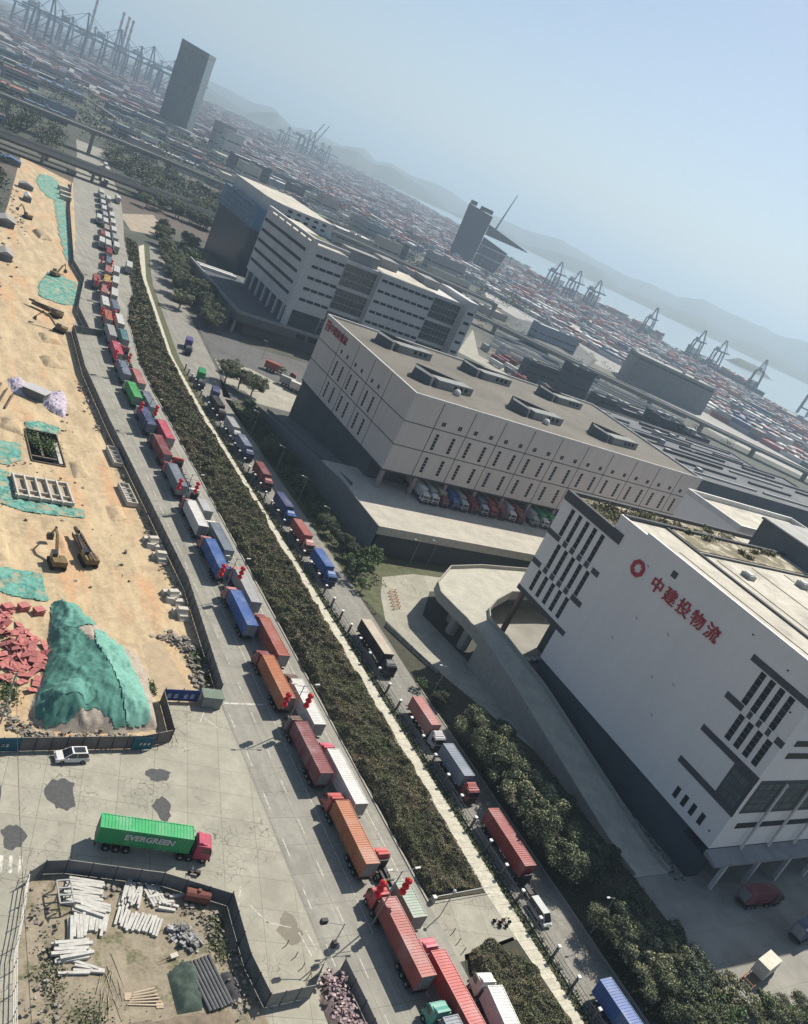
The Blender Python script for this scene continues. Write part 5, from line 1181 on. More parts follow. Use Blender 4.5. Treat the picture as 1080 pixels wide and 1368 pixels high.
# ================================================================== VEHICLES
def container_mb(L, Wd=2.44, Hh=2.6, pitch=.42):
    """corrugated steel box, floor at z=0, rear doors at y=0, front at y=L"""
    b = MB(); w = Wd/2; fr = .12; d = .07
    def ribs(a0, a1):
        n = max(2, int((a1-a0)/pitch)); p = (a1-a0)/n; r = []
        for k in range(n): r += [(a0+k*p, 0), (a0+(k+.4)*p, 0), (a0+(k+.5)*p, d), (a0+(k+.9)*p, d)]
        return r+[(a1, 0)]
    R = ribs(fr, L-fr)
    for (ya, da), (yb, db_) in zip(R, R[1:]):
        xa, xb = w-.02-da, w-.02-db_
        b.face([(xa, ya, fr), (xb, yb, fr), (xb, yb, Hh-fr), (xa, ya, Hh-fr)]); b.face([(-xb, yb, fr), (-xa, ya, fr), (-xa, ya, Hh-fr), (-xb, yb, Hh-fr)])
        za, zb = Hh-.03-da*.7, Hh-.03-db_*.7
        b.face([(-w+fr, ya, za), (w-fr, ya, za), (w-fr, yb, zb), (-w+fr, yb, zb)])
    for s in (-1, 1):
        x0, x1 = sorted((s*w, s*(w-fr)))
        b.box(x0, x1, fr, L-fr, 0, fr); b.box(x0, x1, fr, L-fr, Hh-fr, Hh)
        for y in (0, L-fr): b.box(x0, x1, y, y+fr, 0, Hh)
    b.box(-w+fr, w-fr, 0, fr, 0, .14); b.box(-w+fr, w-fr, 0, fr, Hh-.14, Hh); b.box(-w+fr, w-fr, L-fr, L, 0, .14); b.box(-w+fr, w-fr, L-fr, L, Hh-.14, Hh)
    X = ribs(-w+fr, w-fr)
    for (xa, da), (xb, db_) in zip(X, X[1:]): b.face([(xb, L-.03-db_, .14), (xa, L-.03-da, .14), (xa, L-.03-da, Hh-.14), (xb, L-.03-db_, Hh-.14)])
    b.face([(-w, .05, .1), (w, .05, .1), (w, L-.05, .1), (-w, L-.05, .1)][::-1])
    return b
def door_mb(Wd=2.44, Hh=2.6):
    b = MB(); w = Wd/2-.12
    for s in (-1, 1):
        x0, x1 = sorted((s*.015, s*w)); b.box(x0, x1, .03, .07, .14, Hh-.14)
        for k in (.3, .75): b.tube((s*w*k, 0, .18), (s*w*k, 0, Hh-.18), .03, n=4)
    return b
def wheel_mb(x0, x1, y, r=.52, n=12):
    b = MB(); b.tube((x0, y, r), (x1, y, r), r, n=n, mi=0); b.tube((min(x0, x1)-.02, y, r), (max(x0, x1)+.02, y, r), r*.45, n=8, mi=1); return b
def cab_mb(y0):
    prof = [(0, .75), (2.15, .75), (2.3, 1.15), (2.28, 1.75), (2.0, 2.75), (1.75, 3.0), (.1, 3.05), (0, 2.9)]
    b = MB(); b.extr([(y0+y, z) for y, z in prof], -1.2, 1.2); b.box(-1.0, 1.0, y0+.25, y0+1.35, 3.04, 3.14)
    b.hexa([(-1.05, y0+.15, 3.03), (1.05, y0+.15, 3.03), (1.05, y0+1.3, 3.03), (-1.05, y0+1.3, 3.03)], [(-1.05, y0+.15, 3.4), (1.05, y0+.15, 3.4), (.95, y0+.5, 3.4), (-.95, y0+.5, 3.4)])
    return b
def slope_y(z): return 2.28-(z-1.75)*.28
def make_truck(L=12.2, name='container_truck', box=True, H=2.6, chy=None):
    """semi trailer truck driving towards +y; trailer rear at y=0"""
    t = thing(name, 'truck', 'truck'); CL = chy or L; y0 = CL+.75; e = y0+2.3
    b = MB()
    for s in (-.45, .45): b.box(s-.09, s+.09, .1, y0-.6, 1.0, 1.32)
    for k in range(int(CL/2)): b.box(-1.15, 1.15, .4+2*k, .56+2*k, 1.2, 1.4)
    b.box(-1.15, 1.15, .05, .2, .7, 1.0); b.box(-.5, .5, CL-2.8, y0+2.2, .7, 1.0); b.box(-1.15, -.55, y0-1.2, y0-.2, .6, 1.15); b.box(.55, 1.15, y0-1.2, y0-.2, .6, 1.15); b.box(-.9, .9, y0-.35, y0-.1, 1.2, 2.6)
    ch = b.build('chassis', M_DARKM, t, local=True)
    if box:
        c = container_mb(L, Hh=H).build('container', PAINT['white'], t, local=True); c.location = (0, 0, 1.42)
        door_mb(Hh=H).build('door', M_STEEL, c, local=True)
    cab = cab_mb(y0).build('cab', PAINT['maroon'], t, local=True)
    w = MB(); w.hexa([(-1.05, y0+slope_y(1.85), 1.85), (1.05, y0+slope_y(1.85), 1.85), (1.05, y0+slope_y(1.85)+.03, 1.85), (-1.05, y0+slope_y(1.85)+.03, 1.85)], [(-1.05, y0+slope_y(2.7)-.01, 2.7), (1.05, y0+slope_y(2.7)-.01, 2.7), (1.05, y0+slope_y(2.7)+.03, 2.7), (-1.05, y0+slope_y(2.7)+.03, 2.7)]); w.build('windscreen', M_GLASSD, cab, local=True)
    for s in (-1, 1): w = MB(); x0, x1 = sorted((s*1.19, s*1.23)); w.box(x0, x1, y0+1.0, y0+1.85, 1.85, 2.6); w.build('side_window', M_GLASSD, cab, local=True)
    w = MB(); w.box(-1.22, 1.22, y0+2.25, y0+2.42, .5, .95); w.box(-.9, .9, y0+2.27, y0+2.33, 1.1, 1.6); w.build('bumper', M_DARKM, cab, local=True)
    for s in (-1, 1): w = MB(); w.box(s*1.35-.09, s*1.35+.09, y0+2.0, y0+2.1, 1.9, 2.6); w.tube((s*1.15, y0+2.0, 2.6), (s*1.36, y0+2.05, 2.62), .03, n=4); w.build('mirror', M_DARKM, cab, local=True)
    ys = [1.6, 2.9, 4.2, y0-1.6, y0-.4] if CL > 8 else [1.4, 2.7, y0-.9]
    for y in ys:
        for s in (-1, 1): wheel_mb(s*.68, s*1.2, y).build('wheel', [M_RUBBER, M_STEEL], t, local=True)
    for s in (-1, 1): wheel_mb(s*.86, s*1.2, y0+1.5).build('wheel', [M_RUBBER, M_STEEL], t, local=True)
    t['_used'] = 0
    return t
def setmat(o, m):
    o.material_slots[0].link = 'OBJECT'; o.material_slots[0].material = m
T40 = make_truck(12.2); T20 = make_truck(6.1, chy=10.5); T8 = make_truck(8.2); TBARE = make_truck(12.2, 'trailer_truck', box=False)
FAM = {id(t): family(t) for t in (T40, T20, T8, TBARE)}; USED = set()
def place_truck(src, x, y, rz, box, cab, label, group, cat='container truck'):
    fam = FAM[id(src)]
    if id(src) not in USED:
        USED.add(id(src)); src.location = (x, y, 0); src.rotation_euler = (0, 0, rz); src['label'] = label; src['group'] = group; src['category'] = cat
        r = src; ch = [c for c, g in fam]
    else:
        r, out = dup(src, (x, y, 0), rz, label, group, tree=fam); r['category'] = cat; ch = [o for o in out if o.parent == r]
    for o in ch:
        n = o.name.split('.')[0]
        if n == 'container': setmat(o, PAINT[box])
        if n == 'cab': setmat(o, PAINT[cab])
    return r
GQ = 'container trucks queuing on the road'
# left lane, nearest first: rear y, container colour, cab colour
LEFT = [(52.4, 'brick red', 'scarlet'), (70.3, 'rust orange', 'scarlet'), (88.2, 'maroon', 'dark brown'), (106.3, 'rust orange', 'maroon'), (127.6, 'deep blue', 'dusty pink'), (147.8, 'deep blue', 'dusty pink'),
        (165.2, 'white', 'maroon'), (184.3, 'slate grey', 'scarlet'), (201.2, 'maroon', 'black'), (219.5, 'dark blue', 'silver'), (238.2, 'bright green', 'silver'), (256.0, 'blue grey', 'scarlet'),
        (274.2, 'rose pink', 'crimson'), (292.0, 'light grey', 'silver'), (310.0, 'orange red', 'scarlet'), (328.0, 'white', 'silver'), (346.0, 'dusty pink', 'scarlet'), (364.0, 'yellow', 'orange red'), (382.0, 'dusty pink', 'scarlet'), (400.0, 'blue grey', 'maroon'), (420, 'dark red', 'maroon'), (438, 'white', 'silver'), (457, 'white', 'dark brown'), (476, 'beige', 'silver'), (495, 'white', 'scarlet'), (514, 'silver', 'maroon'), (533, 'white', 'maroon'), (552, 'white', 'silver'), (571, 'light grey', 'maroon'), (590, 'white', 'silver')]
RIGHT = [(43.6, 'scarlet', 'rose pink'), (81.6, 'white', 'rose pink'), (99.7, 'white', 'dark brown'), (118.6, 'red brown', 'maroon'), (136.0, 'light grey', 'dusty pink'), (155.7, 'slate grey', 'white'), (173.2, 'silver', 'white'),
         (212.6, 'rose pink', 'slate grey'), (233.0, 'slate grey', 'silver'), (251.0, 'dusty pink', 'crimson'), (291.0, 'teal', 'silver'), (309.0, 'white', 'crimson'), (327.0, 'slate grey', 'silver'), (346.0, 'white', 'black'), (367.0, 'white', 'silver'), (387.0, 'white', 'black'), (440, 'white', 'maroon'), (459, 'silver', 'silver'), (478, 'white', 'maroon'), (500, 'white', 'beige'), (520, 'white', 'scarlet'), (545, 'light grey', 'maroon'), (575, 'white', 'maroon')]
LANE_L = [(75, 30), (75, 255), (75.6, 266), (77, 290), (79, 312), (82.4, 341), (86, 360), (90.5, 380), (94, 398), (98, 420), (102, 445), (107, 480), (113, 520), (120, 570), (127, 620)]
LANE_R = [(78.5, 30), (78.5, 255), (79.2, 270), (81.8, 297), (83.5, 315), (86, 340), (89, 356), (93, 376), (97, 394), (102, 420), (106, 445), (111, 480), (117, 520), (124, 570), (131, 620)]
def lane(pts, y): return float(np.interp(y, [p[1] for p in pts], [p[0] for p in pts]))
def queue(lst, pts, side):
    for i, (y, bx, cb) in enumerate(lst):
        x = lane(pts, y); x2 = lane(pts, y+12); rz = -math.atan2(x2-x, 12)
        nb = 'behind a %s one' % lst[i+1][1] if i+1 < len(lst) else 'at the far head of the queue'
        pb = ', ahead of a %s one' % lst[i-1][1] if i else ', nearest the camera'
        lab = '%s truck with %s cab, %s queue lane, %s' % (bx, cb, side, 'nearest the camera' if i == 0 else ('at the far head' if i+1 == len(lst) else 'between %s and %s' % (lst[i-1][1], lst[i+1][1])))
        src = T20 if bx == 'silver' and y < 200 else (TBARE if False else T40)
        place_truck(src, x+random.uniform(-.12, .12), y, rz+random.uniform(-.012, .012), bx, cb, lab, GQ)
queue(LEFT, LANE_L, 'left'); queue(RIGHT, LANE_R, 'right')
place_truck(T20, 78.4, 60.9, 0, 'pale green', 'scarlet', 'short pale green container truck under the nearest red lanterns', GQ)
place_truck(T40, 82.9, 37.5, -.12, 'white', 'white', 'white container truck with white cab turning in beside the brown shrub patch', GQ)
place_truck(T40, 79.6, 190.5, 0, 'slate grey', 'scarlet', 'slate grey container truck with scarlet cab in the right lane beside the first pale rank', GQ) if False else None
place_truck(TBARE, 78.6, 188.5, 0, 'white', 'scarlet', 'empty trailer truck with scarlet cab in the right queue lane under the lanterns', GQ, 'trailer truck')
place_truck(TBARE, 79.6, 272.0, -.06, 'white', 'crimson', 'empty trailer truck with crimson cab where the queue road starts to bend', GQ, 'trailer truck')
place_truck(T40, 75.2, 34.8, 0, 'slate grey', 'turquoise', 'truck with turquoise cab at the bottom edge of the photo in the left lane', GQ)
place_truck(T40, 104.5, 405, -.2, 'white', 'silver', 'white container truck standing apart on the right shoulder of the bend', GQ)
place_truck(T40, 134, 592, -.12, 'white', 'silver', 'pale container truck waiting just before the railway bridge on the right shoulder', GQ)
for i, (y, x) in enumerate(((360, 82.6), (440, 98.0), (458, 101.5), (500, 106.5), (650, 136), (690, 143), (712, 147), (735, 150))):
    place_truck(T40, x, y, -.16, ('brick red', 'white', 'dark red', 'white', 'white', 'light grey', 'white', 'white')[i], ('scarlet', 'maroon', 'maroon', 'silver')[i % 4],
                ('brick red container truck making a third column on the left of the bend', 'white container truck leaving the queue on its outer left near the bend', 'dark red container truck in the outer left column after the bend', 'white container truck in the outer left column before the bridge', 'white container truck just beyond the railway bridges', 'light grey container truck second beyond the railway bridges', 'white container truck third beyond the railway bridges', 'white container truck farthest beyond the railway bridges')[i], GQ)
# the lone green truck crossing the forecourt
PAINT['lone green'] = paint('lone_green', (0.03, 0.36, 0.12))
ev = place_truck(T40, 37.97, 80.46, -math.pi/2-rad(13.8), 'lone green', 'crimson', 'lone bright green container truck with white lettering crossing the forecourt', 'trucks on the forecourt')
EVC = [c for c in kids(ev) if c.name.startswith('container')][0]
text_part('lettering', 'EVERGREEN', 1.22, facing((1.29, 6.6, 1.5), (1, 0, 0), (0, 1, 0)), M_WHITE, EVC, extrude=.015, offset=.045, shear=.12)
# pale swash mark on the side of the near blue box
for o in [o for o in bpy.data.objects if o.get('label', '').startswith('deep blue container truck') and abs(o.location.y-127.6) < 1]:
    cc = [c for c in kids(o) if c.name.startswith('container')][0]; b = MB()
    for k in range(3): b.hexa([(-1.29, 5.0+k*.5, .9+k*.25), (-1.25, 5.0+k*.5, .9+k*.25), (-1.25, 6.3+k*.2, 1.05+k*.3), (-1.29, 6.3+k*.2, 1.05+k*.3)], [(-1.29, 5.1+k*.5, 1.08+k*.25), (-1.25, 5.1+k*.5, 1.08+k*.25), (-1.25, 6.4+k*.2, 1.22+k*.3), (-1.29, 6.4+k*.2, 1.22+k*.3)])
    b.build('marking', M_WHITE, cc, local=True)
# side road: trucks facing the camera
GS = 'trucks on the shaded side road'
for i, (y, bx, cb, lab) in enumerate(((134, 'black', 'black', 'open sided beige topped truck with black cab on the sunlit stretch of side road'), (108.6, 'dusty pink', 'silver', 'brown roofed container truck with pale cab at the shadow edge on the side road'), (95.4, 'blue grey', 'dark red', 'grey blue roofed container truck with dark red cab beside the tree clump'), (79.6, 'dark red', 'dark red', 'dark red container truck beside the wall lamps and the tree clump'),
        (47.5, 'deep blue', 'deep blue', 'deep blue container truck at the bottom of the side road'), (163.4, 'deep blue', 'deep blue', 'deep blue truck with blue cab on the side road before the lawn tree'), (177.5, 'brick red', 'dusty pink', 'brick red container truck ahead of a deep blue one on the side road'), (192, 'dark blue', 'deep blue', 'dark blue container truck in the shade behind the brick red one'),
        (210, 'maroon', 'maroon', 'maroon container truck in the dark part of the side road'), (228, 'blue grey', 'dark blue', 'blue grey container truck in the dark part of the side road'), (241, 'light grey', 'light grey', 'light grey container truck in the dark part of the side road'), (257, 'black', 'black', 'black truck at the shaded bend of the side road'))):
    r = place_truck(T40 if i in (0, 3, 4) else T8, 104.2+random.uniform(-.3, .3), y, math.pi+random.uniform(-.02, .02), bx, cb, lab, GS)
    if i == 0:
        cc = [c for c in kids(r) if c.name.startswith('container')][0]; b = MB(); b.box(-1.26, 1.26, -.05, 12.25, 2.61, 2.7); b.build('roof_sheet', PAINT['beige'], cc, local=True)
    if i == 3:
        for c in list(kids(r)):
            if c.name.startswith('cab'):
                for g in list(kids(c)): bpy.data.objects.remove(g)
                bpy.data.objects.remove(c)
for i, (px, py, bx, cb, lab) in enumerate(((284, 530, 'dark blue', 'deep blue', 'dark blue truck under the round trees by the small lot'), (266, 505, 'green', 'black', 'green container truck at the edge of the small sunlit lot'), (250, 462, 'purple', 'black', 'purple truck beside the palm shaded kiosk'), (236, 395, 'dusty pink', 'maroon', 'dusty pink truck between the far tree rows'))):
    x, y = at(px, py); place_truck(T20, x, y, math.pi-.25, bx, cb, lab, GS)
# trucks parked on the loading deck
GD = 'trucks parked on the loading deck'
deckc = [('white', 'white'), ('light grey', 'white'), ('beige', 'maroon'), ('deep blue', 'deep blue'), ('light grey', 'silver'), ('dark red', 'dark red'), ('slate grey', 'silver'), ('brick red', 'scarlet'), ('dusty pink', 'maroon'), ('silver', 'white'), ('brick red', 'dark red'), ('light grey', 'silver'), ('green', 'white'), ('bright green', 'silver'), ('slate grey', 'maroon'), ('white', 'silver'), ('deep blue', 'white')]
xs_d = [153, 156.6, 160.4, 164.6, 168.2, 172.2, 176.6, 180.4, 184.4, 188.4, 192.2, 198.8, 203.4, 207.4, 212.4, 218, 224]
for i, ((bx, cb), x) in enumerate(zip(deckc, xs_d)):
    r = place_truck(T40, x, 209.5, math.pi-rad(4), bx, cb, 'deck parked %s container truck with %s cab, %s' % (bx, cb, 'nearest the deck corner' if i == 0 else 'beside the %s one' % deckc[i-1][0]), GD); r.location.z = 8.01
# corner yard
place_truck(T8, 152.0, 57.8, -math.pi/2-rad(2), 'maroon', 'dark brown', 'dark maroon box truck parked in the shaded yard below the canopy', 'trucks in the corner yard')
place_truck(T20, 158.0, 49.2, -math.pi/2+rad(8), 'dark blue', 'dark blue', 'dark blue truck at the right photo edge in the corner yard', 'trucks in the corner yard')
for i, (px, py, bx, cb, lab) in enumerate(((352, 492, 'red brown', 'maroon', 'red brown container standing behind the shrubs of the small lot'), (385, 520, 'white', 'white', 'white truck at the sunlit corner of the small lot'), (372, 512, 'light grey', 'white', 'light grey truck under the shrubs of the small lot'))):
    x, y = at(px, py); place_truck(T20, x, y, -math.pi/2-.5, bx, cb, lab, 'trucks in the small lot')

def make_car(name, label, cat, loc, rz, m, van=False, rack=False):
    t = thing(name, label, cat, (*loc, 0), rz); L = 4.7; w = .93
    p = [(0, .45), (.05, .95), (.2, 1.05), (L-1.2, 1.02), (L-.2, .85), (L, .6), (L-.05, .32), (.05, .32)]
    b = MB(); b.extr([(y, z) for y, z in p][::-1], -w, w); body = b.build('body', m, t, local=True)
    q = [(.15, 1.04), (.45, 1.72), (2.55, 1.74), (3.6, 1.03)] if not van else [(.05, 1.0), (.12, 1.9), (3.4, 1.92), (4.3, 1.0)]
    b = MB(); k = [(y, z) for y, z in q]
    b.hexa([(-w+.06, q[0][0], q[0][1]), (w-.06, q[0][0], q[0][1]), (w-.06, q[3][0], q[3][1]), (-w+.06, q[3][0], q[3][1])], [(-w+.22, q[1][0], q[1][1]), (w-.22, q[1][0], q[1][1]), (w-.22, q[2][0], q[2][1]), (-w+.22, q[2][0], q[2][1])]); b.build('glasshouse', M_GLASSD, t, local=True)
    b = MB(); b.box(-w+.2, w-.2, q[1][0], q[2][0], q[1][1], q[1][1]+.05)
    for s in (-1, 1): b.tube((s*(w-.1), q[3][0]-.05, 1.03), (s*(w-.24), q[2][0], q[2][1]), .05, n=4); b.tube((s*(w-.1), q[0][0], 1.03), (s*(w-.24), q[1][0], q[1][1]), .06, n=4); b.tube((s*(w-.08), 1.9, 1.03), (s*(w-.22), 1.8, 1.72), .05, n=4)
    roof = b.build('roof', m, t, local=True)
    if rack:
        b = MB(); b.box(-.55, .55, .7, 2.3, q[1][1]+.05, q[1][1]+.075); b.build('sunroof', M_GLASSD, roof, local=True)
    for y in (.95, 3.75):
        for s in (-1, 1): wheel_mb(s*.7, s*.95, y, .34).build('wheel', [M_RUBBER, M_STEEL], t, local=True)
    b = MB()
    for s in (-1, 1): b.box(s*.7-.14, s*.7+.14, L-.12, L+.0, .62, .78)
    b.build('headlight', M_WHITE, t, local=True)
    b = MB()
    for s in (-1, 1): b.box(s*1.02-.09, s*1.02+.09, 3.0, 3.15, .98, 1.12)
    b.build('mirror', m, t, local=True)
    return t
PAINT['car white'] = mat('car_white', (0.68, 0.68, 0.67), rough=.3)
sv = make_car('suv', 'white suv with dark sunroof parked along the hoarding', 'car', (39.6, 95.6), math.pi/2+rad(2), PAINT['car white'], rack=True)
vn = make_car('van', 'small silver van on the side road below the dark red truck', 'van', (103.4, 63.6), math.pi+rad(2), paint('van_silver', (0.38, 0.4, 0.4)), van=True)
bxv = thing('box_truck', 'small white box truck unloading at the sunlit yard edge by the trees', 'truck', (136, 43.6, 0), -math.pi/2+rad(12))
b = MB(); b.box(-1.15, 1.15, 4.2, 9.4, 1.1, 3.6); b.build('cargo_box', mat('cream_box', (0.6, 0.57, 0.47)), bxv, local=True)
b = MB()
for s in (-1, 1): b.box(s*1.0-.06, s*1.0+.06, 0, 4.2, .9, 1.05)
for k in range(4): b.box(-1.0, 1.0, .2+k*1.1, .34+k*1.1, .9, 1.02)
b.build('flatbed_frame', mat('rusty_frame', (0.25, 0.11, 0.06)), bxv, local=True)
b = MB(); b.extr([(9.5, .6), (11.2, .6), (11.3, 1.3), (10.9, 2.2), (9.5, 2.3)], -1.05, 1.05); b.build('cab', M_WHITE, bxv, local=True)
for y in (1.6, 7.4, 10.4):
    for s in (-1, 1): wheel_mb(s*.75, s*1.1, y, .42).build('wheel', [M_RUBBER, M_STEEL], bxv, local=True)

# ================================================================== LAMP POSTS AND LANTERNS
M_POST = mat('lamp_post_grey', (0.26, 0.27, 0.27), rough=.5); M_LANT = mat('lantern_red', (0.62, 0.018, 0.03), (0.45, 0.012, 0.025), scale=2, rough=.5); M_GOLD = mat('lantern_gold', (0.5, 0.3, 0.05))
def make_post():
    t = thing('street_lamp', 'lamp', 'street lamp'); b = MB(); b.tube((0, 0, 0), (0, 0, 10.6), .11, .07, n=8); b.tube((0, 0, 0), (0, 0, .5), .2, .16, n=8); b.build('pole', M_POST, t, local=True)
    for s in (-1, 1):
        b = MB(); b.tube((0, 0, 10.3), (s*2.6, 0, 10.9), .05, n=5); a = b.build('arm', M_POST, t, local=True)
        b = MB(); b.hexa([(s*2.3-.3, -.14, 10.78), (s*2.3+.5, -.14, 10.86), (s*2.3+.5, .14, 10.86), (s*2.3-.3, .14, 10.78)], [(s*2.3-.3, -.14, 10.9), (s*2.3+.5, -.14, 11.0), (s*2.3+.5, .14, 11.0), (s*2.3-.3, .14, 10.9)]); b.build('lamp_head', M_WHITE, a, local=True)
    b = MB(); b.tube((-2.2, 0, 9.2), (2.2, 0, 9.2), .04, n=5); b.build('lantern_bracket', M_POST, t, local=True)
    return t
def make_lanterns():
    t = thing('lantern_string', 'lanterns', 'lanterns')
    for k in range(3):
        b = MB(); b.ball((0, 0, -.75-k*1.02), .56, .47, nu=14, nv=8); l = b.build('lantern', M_LANT, t, local=True, smooth=True)
        b = MB(); b.tube((0, 0, -.32-k*1.02), (0, 0, -.22-k*1.02), .16, n=8); b.tube((0, 0, -1.27-k*1.02), (0, 0, -1.18-k*1.02), .16, n=8); b.build('lantern_cap', M_GOLD, l, local=True)
    b = MB(); b.tube((0, 0, 0), (0, 0, -3.6), .02, n=4); b.build('cord', M_GOLD, t, local=True); b = MB(); b.tube((0, 0, -3.3), (0, 0, -3.7), .05, .1, n=6); b.build('tassel', M_GOLD, t, local=True)
    return t
lp = make_post(); lpf = family(lp); ls = make_lanterns(); lsf = family(ls)
def nearest(lst, y): return min(lst, key=lambda q: abs(q[0]+6-y))[1]
for i, y in enumerate((63.4, 101.6, 141.0, 177.5, 222.0, 262.0, 306.0, 345, 384)):
    x = 73.35 if y < 256 else lane(LANE_L, y)-1.7
    wl = ('nearest the camera', 'second from the camera', 'third from the camera', 'fourth from the camera', 'fifth from the camera', 'sixth from the camera', 'seventh from the camera', 'eighth from the camera', 'farthest before the bridge')[i]
    if i == 0: lp.location = (x, y, 0); lp['label'] = 'double armed street lamp between the queue lanes, '+wl; lp['group'] = 'street lamps along the queue'
    else: dup(lp, (x, y, 0), 0, 'double armed street lamp between the queue lanes, '+wl, 'street lamps along the queue', tree=lpf)
    for s in (-1, 1):
        lab = 'string of three red lanterns on the %s arm of the lamp %s' % ('left' if s < 0 else 'right', wl)
        if i == 0 and s < 0: ls.location = (x+s*2.1, y, 9.2); ls['label'] = lab; ls['group'] = 'red lantern strings'
        else: dup(ls, (x+s*2.1, y, 9.2), 0, lab, 'red lantern strings', tree=lsf)
# single street lamps on the side road and in the yards
def make_single():
    t = thing('street_lamp', 'lamp', 'street lamp'); b = MB(); b.tube((0, 0, 0), (0, 0, 8), .09, .06, n=6); b.build('pole', M_POST, t, local=True)
    b = MB(); b.tube((0, 0, 7.9), (-1.5, 0, 8.3), .045, n=5); b.build('arm', M_POST, t, local=True); b = MB(); b.box(-1.95, -1.35, -.13, .13, 8.22, 8.34); b.build('lamp_head', M_WHITE, t, local=True); return t
sg = make_single(); sgf = family(sg); k_ = 0
for (x, y, lab) in ((112.4, 113.5, 'single street lamp beside the shrubby corner trees'), (112.6, 179, 'single street lamp by the brick red truck'), (112.6, 196, 'single street lamp in front of the deck side ramp'), (112.6, 215, 'single street lamp in the shaded tree row'), (112.6, 240, 'single street lamp at the far end of the shaded row'), (136.5, 169, 'left one of the pale lamp posts before the deck wall'), (143.5, 170.5, 'right one of the pale lamp posts before the deck wall'), (111.8, 57, 'single street lamp in the lower tree clump'), (147, 330, 'single street lamp in the podium yard')):
    if not k_: sg.location = (x, y, 0); sg['label'] = lab; sg['group'] = 'single street lamps'
    else: dup(sg, (x, y, 0), 0, lab, 'single street lamps', tree=sgf)
    k_ += 1
# camera mast at the lower road fork
cm = thing('camera_mast', 'slim mast with two boxes standing at the fork by the rubble heap', 'mast', (64.4, 59.6, 0))
b = MB(); b.tube((0, 0, 0), (0, 0, 6.5), .07, n=6); b.tube((0, 0, 6.2), (-3, .6, 6.5), .05, n=5); b.build('pole', M_POST, cm, local=True)
b = MB(); b.box(-3.4, -2.5, .3, .8, 6.3, 7.0); b.build('camera_box', M_DARKM, cm, local=True)
b = MB(); b.box(-.3, .3, -.3, .3, 2.2, 3.2); b.build('control_box', M_DARKM, cm, local=True)

# ================================================================== FENCES AND HOARDINGS
M_HOARD = mat('hoarding_panel', (0.16, 0.165, 0.16), (0.1, 0.105, 0.105), scale=.5, detail=8); M_HOARD2 = mat('hoarding_rail', (0.3, 0.29, 0.26))
def hoarding(name, label, pts, h=2.5, m=None, step=3.0, cap=True, base=0.0):
    t = thing(name, label, 'fence', (pts[0][0], pts[0][1], base)); posts = []
    for a, b_ in zip(pts, pts[1:]):
        L = math.dist(a, b_); n = max(1, round(L/step)); rz = math.atan2(b_[1]-a[1], b_[0]-a[0])-math.pi/2
        for k in range(n):
            c = (a[0]+(b_[0]-a[0])*(k+.5)/n, a[1]+(b_[1]-a[1])*(k+.5)/n, base+.08); p = MB(); p.obox(c, (.05, L/n-.08, h-.1), rz+random.uniform(-.012, .012)); p.build('panel', m or M_HOARD, t)
            posts.append((a[0]+(b_[0]-a[0])*k/n, a[1]+(b_[1]-a[1])*k/n, rz))
    posts.append((*pts[-1], posts[-1][2]))
    for x, y, rz in posts[:100]:
        p = MB(); p.obox((x, y, base), (.1, .1, h+.12), rz); p.tube((x, y, base+h*.7), (x-1.1*math.cos(rz), y-1.1*math.sin(rz), base+.05), .04, n=4); p.build('post', M_DARKM, t)
    if cap:
        c = MB()
        for a, b_ in zip(pts, pts[1:]): c.tube((*a, base+h), (*b_, base+h), .05, n=4)
        c.build('top_rail', M_HOARD2, t)
    return t
hoarding('site_hoarding', 'long grey hoarding between the earth site and the queue road', [(64.0, 110.4), (66.3, 144), (65.2, 173), (63.4, 220), (62.7, 257), (64.8, 296)], h=3.0, step=2.9)
hoarding('site_hoarding', 'short grey cross hoarding where the queue road narrows', [(64.9, 296.5), (69, 297.5), (75.5, 300)])
hoarding('site_hoarding', 'far grey hoarding along the narrowed part of the queue road', [at(117, 447), at(103, 418), at(105, 405), at(111, 378), at(97, 355), at(92, 283), at(95, 247)], step=5)
hoarding('site_hoarding', 'short dark hoarding return at the blue banner corner', [(53.3, 108.6), (52.9, 99.5)], m=mat('hoarding_dark', (0.07, 0.07, 0.08)))
h2 = hoarding('site_hoarding', 'brownish hoarding with two teal panels behind the white suv', [(52.6, 99.2), (47.6, 97.8), (28.0, 97.0), (8, 96.0)], m=mat('hoarding_brown', (0.16, 0.14, 0.13), (0.11, 0.1, 0.1), scale=.6), step=2.2)
M_TEAL = mat('teal_panel', (0.02, 0.1, 0.14), scale=1)
for (x0, x1) in ((46.2, 49.4), (26.2, 30.4)):
    y = 97.55 if x0 > 40 else 97.0; b = MB(); b.obox(((x0+x1)/2, y-.1, .15), (x1-x0, .05, 2.3), .03 if x0 < 40 else .04); pz = b.build('painted_panel', M_TEAL, h2)
    b = MB(); rj = random.Random(int(x0))
    for k in range(4): b.obox((x0+.7+k*.6, y-.14, 1.1+rj.uniform(-.1, .1)), (.38, .03, .12), .03); b.obox((x0+.7+k*.6, y-.14, 1.35), (.3, .03, .1), .03); b.obox((x0+.65+k*.6, y-.14, .95), (.1, .03, .5), .03)
    b.build('painted_characters', M_WHITE, pz)
bn = thing('banner_gate', 'blue banner gate with white characters at the site entrance', 'gate', (53.6, 108.9, 0))
b = MB(); b.box(53.7, 59.8, 108.9, 109.05, .25, 2.5); b.build('banner', mat('banner_blue', (0.03, 0.055, 0.17), (0.022, 0.04, 0.13), scale=1), bn)
